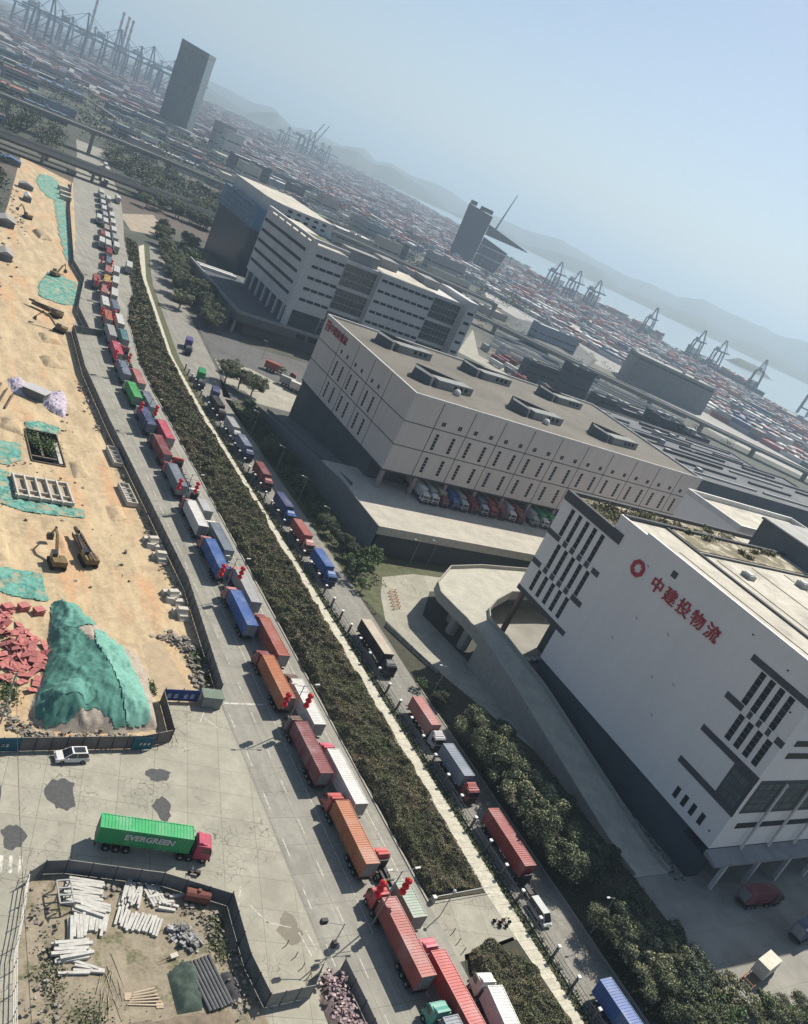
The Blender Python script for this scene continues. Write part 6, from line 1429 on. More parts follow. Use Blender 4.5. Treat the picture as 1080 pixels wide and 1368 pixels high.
for x in (54.6, 55.8, 57.5, 58.6):
    b = MB(); 
    for k in range(3): b.box(x-.34, x+.34, 108.86, 108.9, .9+k*.3, 1.02+k*.3)
    b.box(x-.06, x+.06, 108.85, 108.9, .8, 1.75); b.box(x-.3, x-.18, 108.85, 108.9, .8, 1.4); b.build('banner_character', mat('banner_pale', (0.38, 0.45, 0.62)), bn)
for x in (53.7, 56.8, 59.8): 
    b = MB(); b.box(x-.06, x+.06, 109.06, 109.2, 0, 2.7); b.build('post', M_DARKM, bn)
kb = thing('guard_hut', 'small grey guard hut with green roof at the site entrance', 'hut', (60.2, 107.6, 0))
b = MB(); b.obox((61.9, 108.6, 0), (3.4, 2.2, 2.2), -.1); b.build('wall', mat('hut_grey', (0.22, 0.24, 0.22)), kb); b = MB(); b.obox((61.9, 108.6, 2.2), (3.7, 2.5, .15), -.1); b.build('roof', mat('hut_green', (0.16, 0.2, 0.16)), kb)
M_WIRE = mat('rusty_rail', (0.19, 0.12, 0.1), scale=1)
hoarding('yard_fence', 'grey panel fence with rails along the top of the material yard', [(29.2, 74.6), (31.2, 76.0), (33.8, 75.9), (45.3, 72.9), (53.4, 68.9)], h=2.3, m=mat('fence_grey', (0.16, 0.16, 0.16), (0.11, 0.11, 0.115), scale=.6), step=2.9)
hoarding('yard_fence', 'tall grey fence on the right side of the material yard', [(53.4, 68.9), (53.0, 60), (53.8, 54.6)], h=2.6, step=2.6)
hoarding('yard_fence', 'pale grey panel wall at the bottom of the fork beside the rubble', [(53.8, 54.6), (60.0, 54.8), (62.6, 57.8)], h=2.4, step=2.4, m=mat('fence_pale', (0.24, 0.24, 0.22)))
hoarding('yard_fence', 'grey panel wall right of the pink rubble heap', [(65.8, 57.8), (66.2, 52), (66.6, 40)], h=2.0, step=2.4, m=MATS['fence_pale'])
yw = thing('rail_fence', 'bent white rail fence on the left side of the material yard', 'fence', (29.2, 74.6, 0)); b = MB(); wp = [(29.2, 74.6), (28.0, 69), (27.0, 65), (26.3, 58), (26.0, 50), (25.8, 44)]
for a, c in zip(wp, wp[1:]):
    for z in (.5, 1.2, 1.9): b.tube((*a, z), (*c, z), .06, n=5)
b.build('rail', M_WHITE, yw)
for p in resample(wp, 12): 
    b = MB(); b.tube((*p, 0), (*p, 2.1), .06, n=5); b.build('post', M_STEEL, yw)
# boundary fence along the path: rails between pillars topped with square lamps
bf = thing('boundary_fence', 'dark rail fence with white capped lamp pillars between footpath and side road', 'fence', (101.0, 30, 0))
FY = [24.4+4.97*k for k in range(54)]
def fx(y): return float(np.interp(y, [0, 250, 300, 358], [101.0, 101.1, 103.0, 109.8]))
b = MB(); b2 = MB()
for a, c in zip(FY, FY[1:]):
    for z in (.45, 1.15, 1.85): b.tube((fx(a), a, z), (fx(c), c, z), .04, n=4)
    for k in range(1, 12):
        y = a+(c-a)*k/12; b2.tube((fx(y), y, .2), (fx(y), y, 1.95), .02, n=3, cap=False)
b.build('rail', M_DARKM, bf); o = b2.build('baluster', M_DARKM, bf); o['kind'] = 'stuff'
for y in FY:
    b = MB(); b.box(fx(y)-.16, fx(y)+.16, y-.16, y+.16, 0, 2.5); p = b.build('pillar', mat('pillar_grey', (0.13, 0.13, 0.125)), bf)
    b = MB(); b.box(fx(y)-.26, fx(y)+.26, y-.26, y+.26, 2.5, 2.72); b.build('lamp_cap', mat('lamp_cap_white', (0.75, 0.75, 0.72)), p)
b = MB(); b.box(100.85, 101.35, 20, 250, 0, .22); b.build('plinth', M_KERB, bf)
gt = thing('sliding_gate', 'grey sliding gate and barrier arm at the pale apron', 'gate', (85.2, 66.0, 0))
b = MB(); b.box(85.0, 85.6, 65.6, 66.2, 0, 1.2); b.build('motor_box', M_STEEL, gt); b = MB(); b.tube((85.3, 65.9, 1.1), (97.8, 66.6, 1.25), .06, n=5); b.build('barrier_arm', M_WHITE, gt)
gd = thing('entrance_mast', 'tilted pole with camera and white globe at the apron kerb', 'mast', (85.4, 63.5, 0)); b = MB(); b.tube((0, 0, 0), (0, 0, 5), .07, n=6); b.build('pole', M_POST, gd, local=True); b = MB(); b.ball((0, 0, 5.1), .28); b.build('globe', M_WHITE, gd, local=True)
bo = None
for i, (x, y) in enumerate(((86, 60.5), (86, 58.9), (86, 57.4), (60.6, 58.8), (60.2, 60.4), (59.6, 62.2), (60.9, 57.4))):
    b = MB(); b.tube((0, 0, 0), (0, 0, 1.0), .06, n=6); b.tube((0, 0, .6), (0, 0, .8), .065, n=6)
    if bo is None: bo = b.build('bollard', M_DARKM); r = bo
    else: r = bo.copy(); COL.objects.link(r)
    r.location = (x, y, 0); tag(r, ('slim dark bollard in the row by the apron edge' if i < 3 else 'slim dark bollard in the row near the camera mast'), 'bollard', 'bollards by the apron' if i < 3 else 'bollards at the fork')

# ================================================================== CONSTRUCTION SITE
M_YEL = mat('machine_yellow', (0.2, 0.14, 0.06), (0.12, 0.085, 0.045), scale=1.2, detail=8); M_MUD = mat('muddy_steel', (0.11, 0.085, 0.06), (0.06, 0.05, 0.04), scale=1.5)
def excavator(name, label, x, y, rz, rig=False):
    t = thing(name, label, 'drilling rig' if rig else 'excavator', (x, y, 0), rz)
    for s in (-1, 1):
        b = MB(); b.extr([(-2, .25), (-1.7, 0), (1.7, 0), (2, .25), (2, .7), (1.7, .95), (-1.7, .95), (-2, .7)], s*1.15-.3, s*1.15+.3); b.build('track', M_RUBBER, t, local=True)
    b = MB(); b.box(-1.3, 1.3, -2.1, 1.3, 1.0, 1.25); b.box(-1.3, 1.3, -2.2, -.4, 1.25, 2.1); b.box(.3, 1.3, -.4, .9, 1.25, 1.8); b.build('house', M_YEL, t, local=True)
    b = MB(); b.box(-1.3, -.35, -.3, 1.3, 1.25, 2.75); b.build('cab', M_GLASSD, t, local=True)
    if rig:
        b = MB()
        for s in (-.35, .35): b.tube((s, -2.5, 2.6), (s, 9.5, 1.9), .14, n=4)
        for k in range(12): b.tube((-.35, -2+k, 2.55-.06*k), (.35, -1.5+k, 2.52-.06*k), .07, n=4)
        b.build('mast', M_MUD, t, local=True)
        b = MB(); b.box(-.9, .9, 2.0, 8.6, .9, 1.25); b.box(-1.0, -.85, 2, 8.6, 1.25, 1.7); b.box(.85, 1.0, 2, 8.6, 1.25, 1.7); b.build('bed', M_MUD, t, local=True)
        b = MB(); b.tube((0, 8.2, 2.0), (0, 10.2, 1.9), .5, .35, n=8); b.build('auger', M_MUD, t, local=True)
    else:
        b = MB(); b.hexa([(-.25, 1.1, 1.5), (.25, 1.1, 1.5), (.25, 1.7, 1.4), (-.25, 1.7, 1.4)], [(-.22, 4.3, 4.3), (.22, 4.3, 4.3), (.22, 4.9, 4.1), (-.22, 4.9, 4.1)]); b.hexa([(-.22, 4.3, 4.3), (.22, 4.3, 4.3), (.22, 4.9, 4.1), (-.22, 4.9, 4.1)], [(-.2, 6.3, 4.6), (.2, 6.3, 4.6), (.2, 6.4, 4.2), (-.2, 6.4, 4.2)]); b.build('boom', M_YEL, t, local=True)
        b = MB(); b.hexa([(-.18, 6.0, 4.4), (.18, 6.0, 4.4), (.18, 6.5, 4.5), (-.18, 6.5, 4.5)][::1], [(-.18, 6.2, 4.9), (.18, 6.2, 4.9), (.18, 6.6, 4.8), (-.18, 6.6, 4.8)]); b.tube((0, 6.3, 4.5), (0, 8.2, 2.2), .2, .14, n=5); b.build('stick', M_YEL, t, local=True)
        b = MB(); b.hexa([(-.6, 7.7, .9), (.6, 7.7, .9), (.6, 8.9, 1.2), (-.6, 8.9, 1.2)], [(-.6, 7.9, 2.2), (.6, 7.9, 2.2), (.6, 8.4, 2.3), (-.6, 8.4, 2.3)]); b.build('bucket', M_MUD, t, local=True)
    return t
excavator('excavator', 'muddy yellow excavator with its arm reaching forward, left of the long rig', 41.6, 147.2, .06)
excavator('drilling_rig', 'long dark crawler rig with lowered mast beside the excavator', 47.8, 149.5, .14, True)
excavator('drilling_rig', 'dark crawler rig with lowered mast on the upper part of the earth site', 61, 308.5, .95, True)
excavator('excavator', 'small excavator by the green net at the hoarding recess', 67.5, 363, -.6); excavator('excavator', 'dark excavator close to the cross hoarding where the road narrows', 60.5, 293, 1.2)
ex = excavator('excavator', 'excavator at the far upper left part of the earth site', 66, 455, .5)
# white beam frame
fr_ = thing('concrete_grid', 'white concrete beam frame lying on the earth by the green nets', 'beam frame', (36, 171, 0)); M_CONW = mat('raw_white_concrete', (0.5, 0.47, 0.4), (0.4, 0.37, 0.32), scale=.7)
b = MB(); b.obox((42.2, 176, 0), (11.6, 8.2, .35), 0); b.build('slab', mat('blinding_concrete', (0.38, 0.33, 0.25)), fr_)
b = MB()
for k in range(6): b.obox((36.6+k*2.25, 176, .36), (.35, 10.2 if k < 5 else 9.4, .9), .03)
b.build('cross_beam', M_CONW, fr_); b = MB(); b.box(36.2, 48.2, 180.4, 180.9, .37, 1.15); b.box(36.2, 48.2, 171.4, 171.9, .37, 1.15); b.box(36.2, 48.2, 174.2, 174.5, .37, 1.0); b.build('long_beam', M_CONW, fr_)
# troughs
def trough(label, x, y, rz):
    t = thing('concrete_trough', label, 'trough', (x, y, 0), rz, 'white troughs along the hoarding'); b = MB()
    b.box(-1.25, 1.25, -4.7, 4.7, .1, .3); b.box(-1.25, -1.05, -4.7, 4.7, .3, 1.3); b.box(1.05, 1.25, -4.7, 4.7, .3, 1.3); b.box(-1.05, 1.05, -4.7, -4.5, .3, 1.3); b.box(-1.05, 1.05, 4.5, 4.7, .3, 1.3); b.build('shell', M_CONW, t, local=True)
    b = MB(); 
    for k in (-2.3, 0, 2.3): b.box(-1.05, 1.05, k-.08, k+.08, .9, 1.2)
    b.build('cross_tie', M_CONW, t, local=True); b = MB(); b.box(-1.0, 1.0, -4.4, 4.4, .3, .55); b.build('fill', mat('pale_fill', (0.36, 0.34, 0.31)), t, local=True)
trough('long white concrete trough by the hoarding, the farther of the two', 62.2, 201, .03); trough('long white concrete trough by the hoarding, the nearer of the two', 61.6, 181, .05)
nb_ = 0
for (cx, cy, lab) in ((63.3, 157.5, 'white concrete barrier block in the upper group by the hoarding'), (62.9, 137.2, 'white concrete barrier block in the lower group by the hoarding')):
    for i, (dx, dy, dz, rz) in enumerate(((-.9, 4.2, 0, .1), (.9, 3.6, 0, .05), (-.6, 1.8, 0, -.1), (.9, 1.2, 0, .12), (-.3, -2.2, 0, .05), (.5, -3.8, 0, .1), (-.2, 2.9, 1.0, .2), (.2, -3.0, 1.0, 0))):
        b = MB(); b.extr([(-.95, 0), (.95, 0), (.7, .45), (.55, 1.0), (-.55, 1.0), (-.7, .45)], -1.0, 1.0); o = b.build('barrier_block', M_CONW); o.location = (cx+dx, cy+dy, dz); o.rotation_euler = (0, 0, rz); tag(o, lab, 'barrier block', lab.replace('white concrete barrier block in the', 'blocks in the'))
# red formwork heap
M_FORM = mat('red_formwork', (0.46, 0.17, 0.155), (0.34, 0.12, 0.11), scale=1, objrand=1.0)
b = MB(); b.box(-.55, .55, -1.1, 1.1, 0, .09)
b.box(-.55, .55, -.05, .05, .09, .14)
fo = b.build('formwork_panel', M_FORM); fm = fo.data; bpy.data.objects.remove(fo)
for i in range(110):
    if i < 78: x, y = random.gauss(33.0, 2.1), random.gauss(118.2, 2.7)
    else: x, y = random.gauss(30.0, 1.4), random.gauss(127.5, 3.2)
    x = max(26, min(37.4, x)); d = math.hypot((x-33)/2.6, (y-118)/3.4); z = max(0.02, 1.5*math.exp(-d*d*.6)*random.random()+.05) if i < 78 else random.uniform(.02, .4)
    o = bpy.data.objects.new('formwork_panel', fm); COL.objects.link(o); o.location = (x, y, z+.12); o.rotation_euler = (random.gauss(0, .3), random.gauss(0, .3), random.uniform(0, 6.28))
    tag(o, 'red formwork panel tossed on the heap beside the large green net', 'formwork panel', 'red formwork panels in the heap')
for i, (x, y) in enumerate(((36.6, 130.8), (34.2, 131.6), (31.6, 131.0))):
    b = MB(); 
    for k in range(4): b.obox((0, 0, k*.28), (1.7, 1.5, .2), .15*k)
    o = b.build('panel_stack', M_FORM); o.location = (x, y, 0); tag(o, ('square red panel stack nearest the large green net', 'middle square red panel stack above the red heap', 'square red panel stack at the left edge of the photo')[i], 'panel stack', 'square red panel stacks')
# pale bagged heaps and shed
M_BAG = mat('pale_lilac_bags', (0.5, 0.45, 0.52), (0.3, 0.26, 0.32), scale=1.3, detail=9, island=.25)
def bag_heap(label, poly, h, seed):
    tag(field('bag_heap', poly, .45, lambda x, y, e: .02+h*(1-math.exp(-e/1.2))+(.35*abs(vnoise(x*1.4, y*1.4, seed))+.22*abs(vnoise(x*3.1, y*2.7, seed+1)))*min(1, e), M_BAG, smooth=False), label, 'bag heap')
bag_heap('smaller heap of pale lilac bags by the grey shed roof', [(40.2, 239), (44.4, 241), (45, 234), (44, 229.5), (41, 230)], 1.3, 3); bag_heap('larger heap of pale lilac bags right of the grey shed roof', [(48.6, 233), (54.6, 239), (54.8, 232), (52.8, 220.5), (49.4, 222.5), (47.8, 227)], 1.5, 8)
sh = thing('site_shed', 'long grey roofed shed between the two lilac bag heaps', 'shed', (43.6, 226, 0)); b = MB(); b.obox((46.4, 230.5, 0), (6.0, 4.0, 2.3), -.55); b.build('wall', M_HOARD, sh); b = MB(); b.obox((46.4, 230.5, 2.3), (6.6, 4.6, .18), -.55); b.build('roof', mat('shed_roof', (0.42, 0.41, 0.42)), sh)
for i, (x, y) in enumerate(((38.2, 226), (39.4, 223), (37, 229))): 
    b = MB(); b.tube((x-1.5, y-5, .3), (x+1.2, y+5, .4), .25, n=6); tag(b.build('timber_pole', M_BARK), 'dark timber pole lying left of the lilac heaps', 'pole', 'dark poles on the earth')
# pit timbering
pt = thing('pit_shoring', 'timber shoring boards round the square pit in the earth', 'shoring', (PIT[0], PIT[2], 0)); b = MB()
x0, x1, y0, y1 = PIT
for q in ((x0-.2, x0, y0, y1), (x1, x1+.2, y0, y1), (x0, x1, y0-.2, y0), (x0, x1, y1, y1+.2)): b.box(*q, -3.0, .35)
b.build('board', mat('old_timber', (0.16, 0.13, 0.1)), pt); b = MB(); b.box(x0+.3, x1-.3, y0+3, y0+3.5, -.5, 0); b.box(x0+2.6, x0+3.1, y0+4, y1-.3, -.5, 0); b.build('strut', MATS['old_timber'], pt); b = MB(); b.box(x1-1.2, x1-.4, y0+.8, y1-5, -2.2, .3); b.build('ladder_board', M_CONW, pt)
M_RUB = mat('rubble', (0.26, 0.235, 0.2), (0.14, 0.125, 0.105), scale=2, island=.4)
def rubble(name, label, pts, n, smin, smax, m, spread=.6, lumps=1.0):
    b = MB(); r = random.Random(n+int(pts[0][0]))
    for i in range(n):
        k = r.randrange(len(pts)-1) if len(pts) > 1 else 0; u = r.random(); p = pts[k]; q = pts[min(k+1, len(pts)-1)]
        x, y = p[0]+(q[0]-p[0])*u+r.gauss(0, spread), p[1]+(q[1]-p[1])*u+r.gauss(0, spread); s = r.uniform(smin, smax)
        b.obox((x, y, -s*.2+max(0, r.gauss(.1, .25))*lumps), (s*r.uniform(.6, 1.6), s*r.uniform(.6, 1.6), s*r.uniform(.3, .9)), r.uniform(0, 3.1), tilt=r.uniform(-.4, .4))
    return tag(b.build(name, m), label, 'debris', kind='stuff')
rubble('debris', 'broken stones and scrap along the hoarding beside the concrete pad', [(58.5, 127), (62.5, 124), (62.8, 118), (61.8, 112)], 420, .12, .7, M_RUB, .9); rubble('debris', 'scattered rubble at the foot of the spoil mound by the brownish hoarding', [(28, 106), (33, 100), (40, 99.5), (47, 99.2)], 420, .1, .5, M_RUB, .8)
rubble('debris', 'scattered stones across the upper earth site', [(30, 270), (40, 320), (56, 430), (66, 520)], 200, .2, .9, M_RUB, 4); rubble('debris', 'scraps along the inside of the road hoarding', [(60.6, 250), (61.5, 215), (63.6, 170), (64, 140)], 260, .1, .5, M_RUB, .6)
wq = []
for (cx, cy, r, n) in ((63.2, 121, 1.2, 900), (62.8, 115.5, 1.0, 700), (52.6, 112, .7, 350), (30, 109.5, 1.6, 500), (46.5, 201, 2.5, 900), (43, 203, 2, 600)):
    wq.append(np.array([[cx, cy, .3]])+RNG.normal(size=(n, 3))*np.array([r*.5, r*1.0, .22]))
wq = np.concatenate(wq); wq[:, 2] = np.maximum(.05, wq[:, 2]); tag(quads('weeds', wq, None, .35, M_LEAFB, flat=.4, seed=31), 'weeds growing in the corners of the earth site', 'weeds', kind='stuff')
rubble('scrap', 'loose boards, bags and scrap strewn over the lower earth site', [(44, 140), (56, 150), (52, 180), (40, 190), (36, 160), (50, 215), (58, 240)], 60, .12, .6, mat('site_scrap', (0.3, 0.25, 0.2), (0.1, 0.085, 0.07), scale=2, island=.6), 3.0)
# sheds and debris at the upper left edge
for i, (px, py, w, d, h, m_, lab) in enumerate(((12, 218, 12, 7, 3, mat('tarp_blue', (0.06, 0.12, 0.26)), 'blue roofed shed at the upper left photo edge'), (34, 252, 7, 5, 2.4, M_STEEL, 'pale site shed beside the far earth site'), (36, 268, 3, 8, 2.6, M_WHITE, 'white cabin left of the far earth site'), (6, 300, 7, 9, 2.8, M_GREYR, 'grey roofed shed at the left photo edge'), (5, 345, 5, 8, 2.6, M_GREYR, 'low grey shed at the left photo edge below the scrub'))):
    x, y = at(px, py); t = thing('site_shed', lab, 'shed', (x, y, 0)); b = MB(); b.box(x-w/2, x+w/2, y-d/2, y+d/2, 0, h); b.build('wall', M_HOARD, t); b = MB(); b.hexa([(x-w/2-.4, y-d/2-.4, h), (x+w/2+.4, y-d/2-.4, h), (x+w/2+.4, y+d/2+.4, h), (x-w/2-.4, y+d/2+.4, h)], [(x-.3, y-d/2-.4, h+1.2), (x+.3, y-d/2-.4, h+1.2), (x+.3, y+d/2+.4, h+1.2), (x-.3, y+d/2+.4, h+1.2)]); b.build('roof', m_, t)
for i, (px, py) in enumerate(((95, 232), (84, 255), (86, 262), (87, 268))):
    x, y = at(px, py); b = MB(); b.box(-3, 3, -1.2, 1.2, .2, 2.6); b.box(-3.1, 3.1, -1.3, 1.3, 2.6, 2.75); o = b.build('site_cabin', M_CONW); o.location = (x, y, 0); o.rotation_euler = (0, 0, .2); tag(o, ('site cabin beside the railway bridge', 'farthest of three pale cabins by the green net', 'middle of three pale cabins by the green net', 'nearest of three pale cabins by the green net')[i], 'cabin', 'pale cabins on the far earth site')

# ================================================================== MATERIAL YARD
tag(sheet('yard_dirt', [(29.0, 74.4), (31.2, 75.9), (33.8, 75.8), (45.3, 72.8), (53.3, 68.8), (52.9, 60), (53.7, 54.6), (54, 40), (25.9, 40), (26.3, 58), (27, 65)], .012, M_YARD), kind='structure')
def pile(name, label, cat, group, base, n, L, r, rz, layers, m, square=False, jit=.06, gap=1.08, z0=0.0):
    mesh = None; i = 0; ca, sa = math.cos(rz), math.sin(rz)
    for l in range(layers):
        for k in range(n-l):
            off = (k-(n-l-1)/2)*2*r*gap; z = z0+r+l*1.75*r+.03
            if mesh is None:
                b = MB()
                if square: b.box(-L/2, L/2, -r, r, -r, r)
                else: b.tube((-L/2, 0, 0), (L/2, 0, 0), r, n=8)
                o = b.build(name, m); mesh = o.data
            else: o = bpy.data.objects.new(name, mesh); COL.objects.link(o)
            sl = random.gauss(0, jit*4); o.location = (base[0]-sa*off+ca*sl, base[1]+ca*off+sa*sl, z); o.rotation_euler = (0, random.gauss(0, jit*.3), rz+random.gauss(0, jit)); tag(o, label, cat, group); i += 1
M_POSTC = mat('concrete_post', (0.5, 0.49, 0.45), (0.38, 0.37, 0.34), scale=1.5, objrand=1.0); M_PIPE = mat('steel_pipe', (0.12, 0.125, 0.125), (0.085, 0.085, 0.088), scale=1.5, rough=.5)
pile('concrete_post', 'white concrete post in the large stack at the top left of the yard', 'concrete post', 'posts at the top left of the yard', (35.6, 72.6), 11, 4.2, .17, -.32, 2, M_POSTC, True, .05)
pile('concrete_post', 'white concrete post in the sloping pile below the large stack', 'concrete post', 'posts below the large stack', (36.0, 70.4), 6, 3.6, .17, -.45, 2, M_POSTC, True, .07)
pile('concrete_post', 'white concrete post in the upright bundle left of the yard centre', 'concrete post', 'bundle left of centre', (34.2, 67.9), 6, 3.2, .17, 1.45, 2, M_POSTC, True, .04)
pile('concrete_post', 'white concrete post in the splayed bundle beside the upright one', 'concrete post', 'splayed bundle', (36.6, 68.6), 7, 3.4, .17, 1.3, 1, M_POSTC, True, .08)
pile('concrete_post', 'greyish post in the four small bundles across the yard centre', 'post', 'small bundles across the centre', (39.9, 68.8), 5, 2.6, .16, 1.1, 1, M_POSTC, True, .06, 1.25)
pile('concrete_post', 'greyish post in the four small bundles across the yard centre', 'post', 'small bundles across the centre', (41.6, 67.9), 5, 2.6, .16, 1.05, 1, M_POSTC, True, .06, 1.25)
pile('concrete_post', 'greyish post in the four small bundles across the yard centre', 'post', 'small bundles across the centre', (43.2, 67.0), 4, 2.6, .16, 1.1, 1, M_POSTC, True, .06, 1.25)
pile('concrete_post', 'white post in the fan shaped bundle near the top fence', 'post', 'fan shaped bundle', (41.4, 71.9), 9, 3.0, .13, 1.2, 2, M_POSTC, True, .12)
pile('concrete_post', 'white post in the short bundle right of the fan shaped one', 'post', 'short bundle', (44.3, 71.2), 5, 2.9, .16, 1.75, 1, M_POSTC, True, .05, 1.3)
pile('concrete_post', 'white slab in the small scatter left of the rusty tank', 'slab', 'slab scatter', (46.6, 70.4), 5, 2.2, .18, .1, 1, M_POSTC, True, .25, 1.5)
pile('concrete_post', 'white post lying in the left stack beside the rail fence', 'concrete post', 'left stack', (33.2, 65.0), 6, 3.8, .2, .0, 2, M_POSTC, True, .06)
pile('concrete_post', 'loose white post below the left stack', 'concrete post', 'loose posts', (33.7, 62.7), 4, 3.4, .15, -.25, 1, M_POSTC, True, .2, 1.3)
pile('steel_pipe', 'long dark steel pipe in the stack at the right of the yard', 'steel pipe', 'dark steel pipes', (48.0, 58.6), 7, 6.6, .22, 1.75, 1, M_PIPE, False, .01)
pile('timber_stick', 'thin pale stick splayed on the yard floor', 'stick', 'splayed sticks', (36.8, 61.0), 12, 4.5, .035, 1.35, 1, mat('pale_stick', (0.4, 0.34, 0.25)), False, .3, 2.6)
tk = thing('rusty_tank', 'rusty red horizontal tank by the top right yard fence', 'tank', (49.4, 70.2, 0)); M_RUST = mat('rust', (0.21, 0.075, 0.055), (0.13, 0.055, 0.045), scale=1.2)
b = MB(); b.tube((-1.5, .5, .9), (1.5, -.5, .9), .85, n=14); b.build('shell', M_RUST, tk, local=True, smooth=False)
for s in (-1, 1): 
    b = MB(); b.box(s*.9-.12, s*.9+.12, -.7-s*.3, .7-s*.3, 0, .3); b.build('saddle', M_DARKM, tk, local=True)
b = MB(); b.tube((0, 0, 1.7), (0, 0, 1.95), .25, n=8); b.build('hatch', M_RUST, tk, local=True)
rk = thing('empty_rack', 'grey three bay open rack frame at the left of the post stacks', 'rack', (33.0, 71.9, 0)); b = MB()
for x in (-.8, .8):
    for y in (-1.6, 0, 1.6): b.box(x-.07, x+.07, y-.07, y+.07, 0, 1.6)
    b.box(x-.07, x+.07, -1.6, 1.6, 1.6, 1.74)
for y in (-1.6, -.5, .5, 1.6): b.box(-.8, .8, y-.08, y+.08, 1.6, 1.75)
b.build('frame', M_STEEL, rk, local=True)
def tarp(label, poly, h, seed, m): tag(field('tarpaulin_heap', poly, .3, lambda x, y, e: .02+h*(1-math.exp(-e/.8))+(.16*vnoise(x*1.3, y*1.3, seed)+.1*vnoise(x*3.3, y*3.3, seed))*min(1, e*1.5), m), label, 'tarpaulin heap')
M_TARP = mat('dark_green_tarp', (0.06, 0.09, 0.07), (0.03, 0.045, 0.04), scale=1.3, detail=8)
tarp('dark green tarpaulin heap beside the steel pipes', [(43.4, 60.6), (45.6, 62.0), (47.2, 61.2), (47.0, 57.4), (46.3, 55.6), (43.6, 55.6)], 1.0, 2, M_TARP); tarp('dark tarpaulin bundle right of the steel pipes', [(49.6, 59.8), (51.2, 59.6), (51.5, 56.4), (50, 55.6)], .8, 6, mat('charcoal_tarp', (0.05, 0.05, 0.055)))
tarp('large brown tarpaulin covering the bottom of the yard', [(36.5, 55.4), (44.5, 55.2), (49.6, 54.8), (49.8, 46), (36, 46)], .7, 9, mat('brown_tarp', (0.2, 0.16, 0.115), (0.14, 0.115, 0.085), scale=.8))
rubble('scrap', 'tangled scrap and cans by the right yard fence', [(45.8, 66.4), (47.6, 63.8)], 220, .1, .55, mat('scrap_metal', (0.33, 0.33, 0.32), (0.1, 0.1, 0.1), scale=2, island=.6), .55); rubble('scrap', 'small litter scattered round the yard edges', [(30, 73), (31, 66), (29, 58), (30, 50)], 200, .06, .35, M_RUB, 1.1); rubble('scrap', 'small litter under the top yard fence', [(37, 74), (44, 72), (50, 67), (52, 60), (51.6, 54)], 320, .06, .4, M_RUB, .8)
wq = []
for (cx, cy, rx, ry, n) in ((50.6, 64, .9, 2.4, 900), (38, 52, 2.5, 2.5, 800), (30.6, 62, 1.2, 4, 500), (34, 57, 2, 2, 450), (51.5, 66.5, .6, 1, 300)): wq.append(np.array([[cx, cy, .18]])+RNG.normal(size=(n, 3))*np.array([rx*.6, ry*.6, .12]))
wq = np.concatenate(wq); wq[:, 2] = np.maximum(.04, wq[:, 2]); tag(quads('weeds', wq, None, .26, M_LEAF, flat=.4, seed=33), 'weeds growing round the edges of the material yard', 'weeds', kind='stuff')
wb_ = thing('wheelbarrow_cart', 'small handcart lying on the yard floor left of the steel pipes', 'cart', (44.6, 62.6, 0), .2); b = MB(); b.box(-.5, .5, -.3, .3, .3, .5); b.build('tray', M_CONW, wb_, local=True); b = MB(); 
for s in (-.25, .25): b.tube((.4, s, .45), (-1.9, s*.6, .3), .035, n=5)
b.build('handle', mat('timber', (0.36, 0.28, 0.18)), wb_, local=True); b = MB(); b.tube((.55, -.06, .2), (.55, .06, .2), .2, n=10); b.build('wheel', M_RUBBER, wb_, local=True)
pl_ = thing('plank_pallet', 'pale loose planks on a broken pallet at the yard bottom', 'pallet', (40.2, 58.2, 0), -.1); b = MB()
for k in range(6): b.obox((0, k*.32-.9, .1+.04*k), (4.0-.3*k, .16, .06), .06*k-.1)
b.build('plank', mat('pale_plank', (0.45, 0.37, 0.27)), pl_, local=True); b = MB(); b.box(-2.2, -1.4, -.2, .7, 0, .12); b.box(1.2, 2, -1.4, -.7, 0, .12); b.build('pallet', mat('timber2', (0.42, 0.34, 0.25)), pl_, local=True)
tag(field('rubble_heap', [(62.8, 57.0), (65.4, 57.2), (65.8, 52), (65.6, 46), (61.2, 46), (61.2, 53.8)], .3, lambda x, y, e: .02+.6*(1-math.exp(-e/.9))+.2*abs(vnoise(x*1.4, y*1.4, 4))*min(1, e), mat('rubble_soil', (0.2, 0.15, 0.14), (0.1, 0.08, 0.075), scale=1.6, detail=9)), 'pinkish rubble heap penned between the two panel walls at the fork', 'rubble heap')
rubble('debris', 'pinkish boards and torn sheets strewn on the rubble heap at the fork', [(63.9, 56.4), (63.6, 52), (63.4, 47)], 700, .08, .42, mat('pink_scrap', (0.42, 0.31, 0.32), (0.16, 0.12, 0.125), scale=2, island=.6), .8, 2.4)
sc = thing('scooter', 'dark electric scooter parked beside the lone green truck', 'scooter', (50.2, 74.2, 0), 1.2)
b = MB(); b.box(-.16, .16, -.5, .5, .32, .45); b.box(-.2, .2, -.75, -.05, .45, .75); b.build('body', M_DARKM, sc, local=True); b = MB(); b.tube((0, .62, .35), (0, .45, 1.05), .05, n=6); b.tube((-.32, .42, 1.05), (.32, .42, 1.05), .03, n=5); b.build('handlebar', M_STEEL, sc, local=True)
for y in (-.6, .65): 
    b = MB(); b.tube((-.06, y, .26), (.06, y, .26), .26, n=10); b.build('wheel', M_RUBBER, sc, local=True)
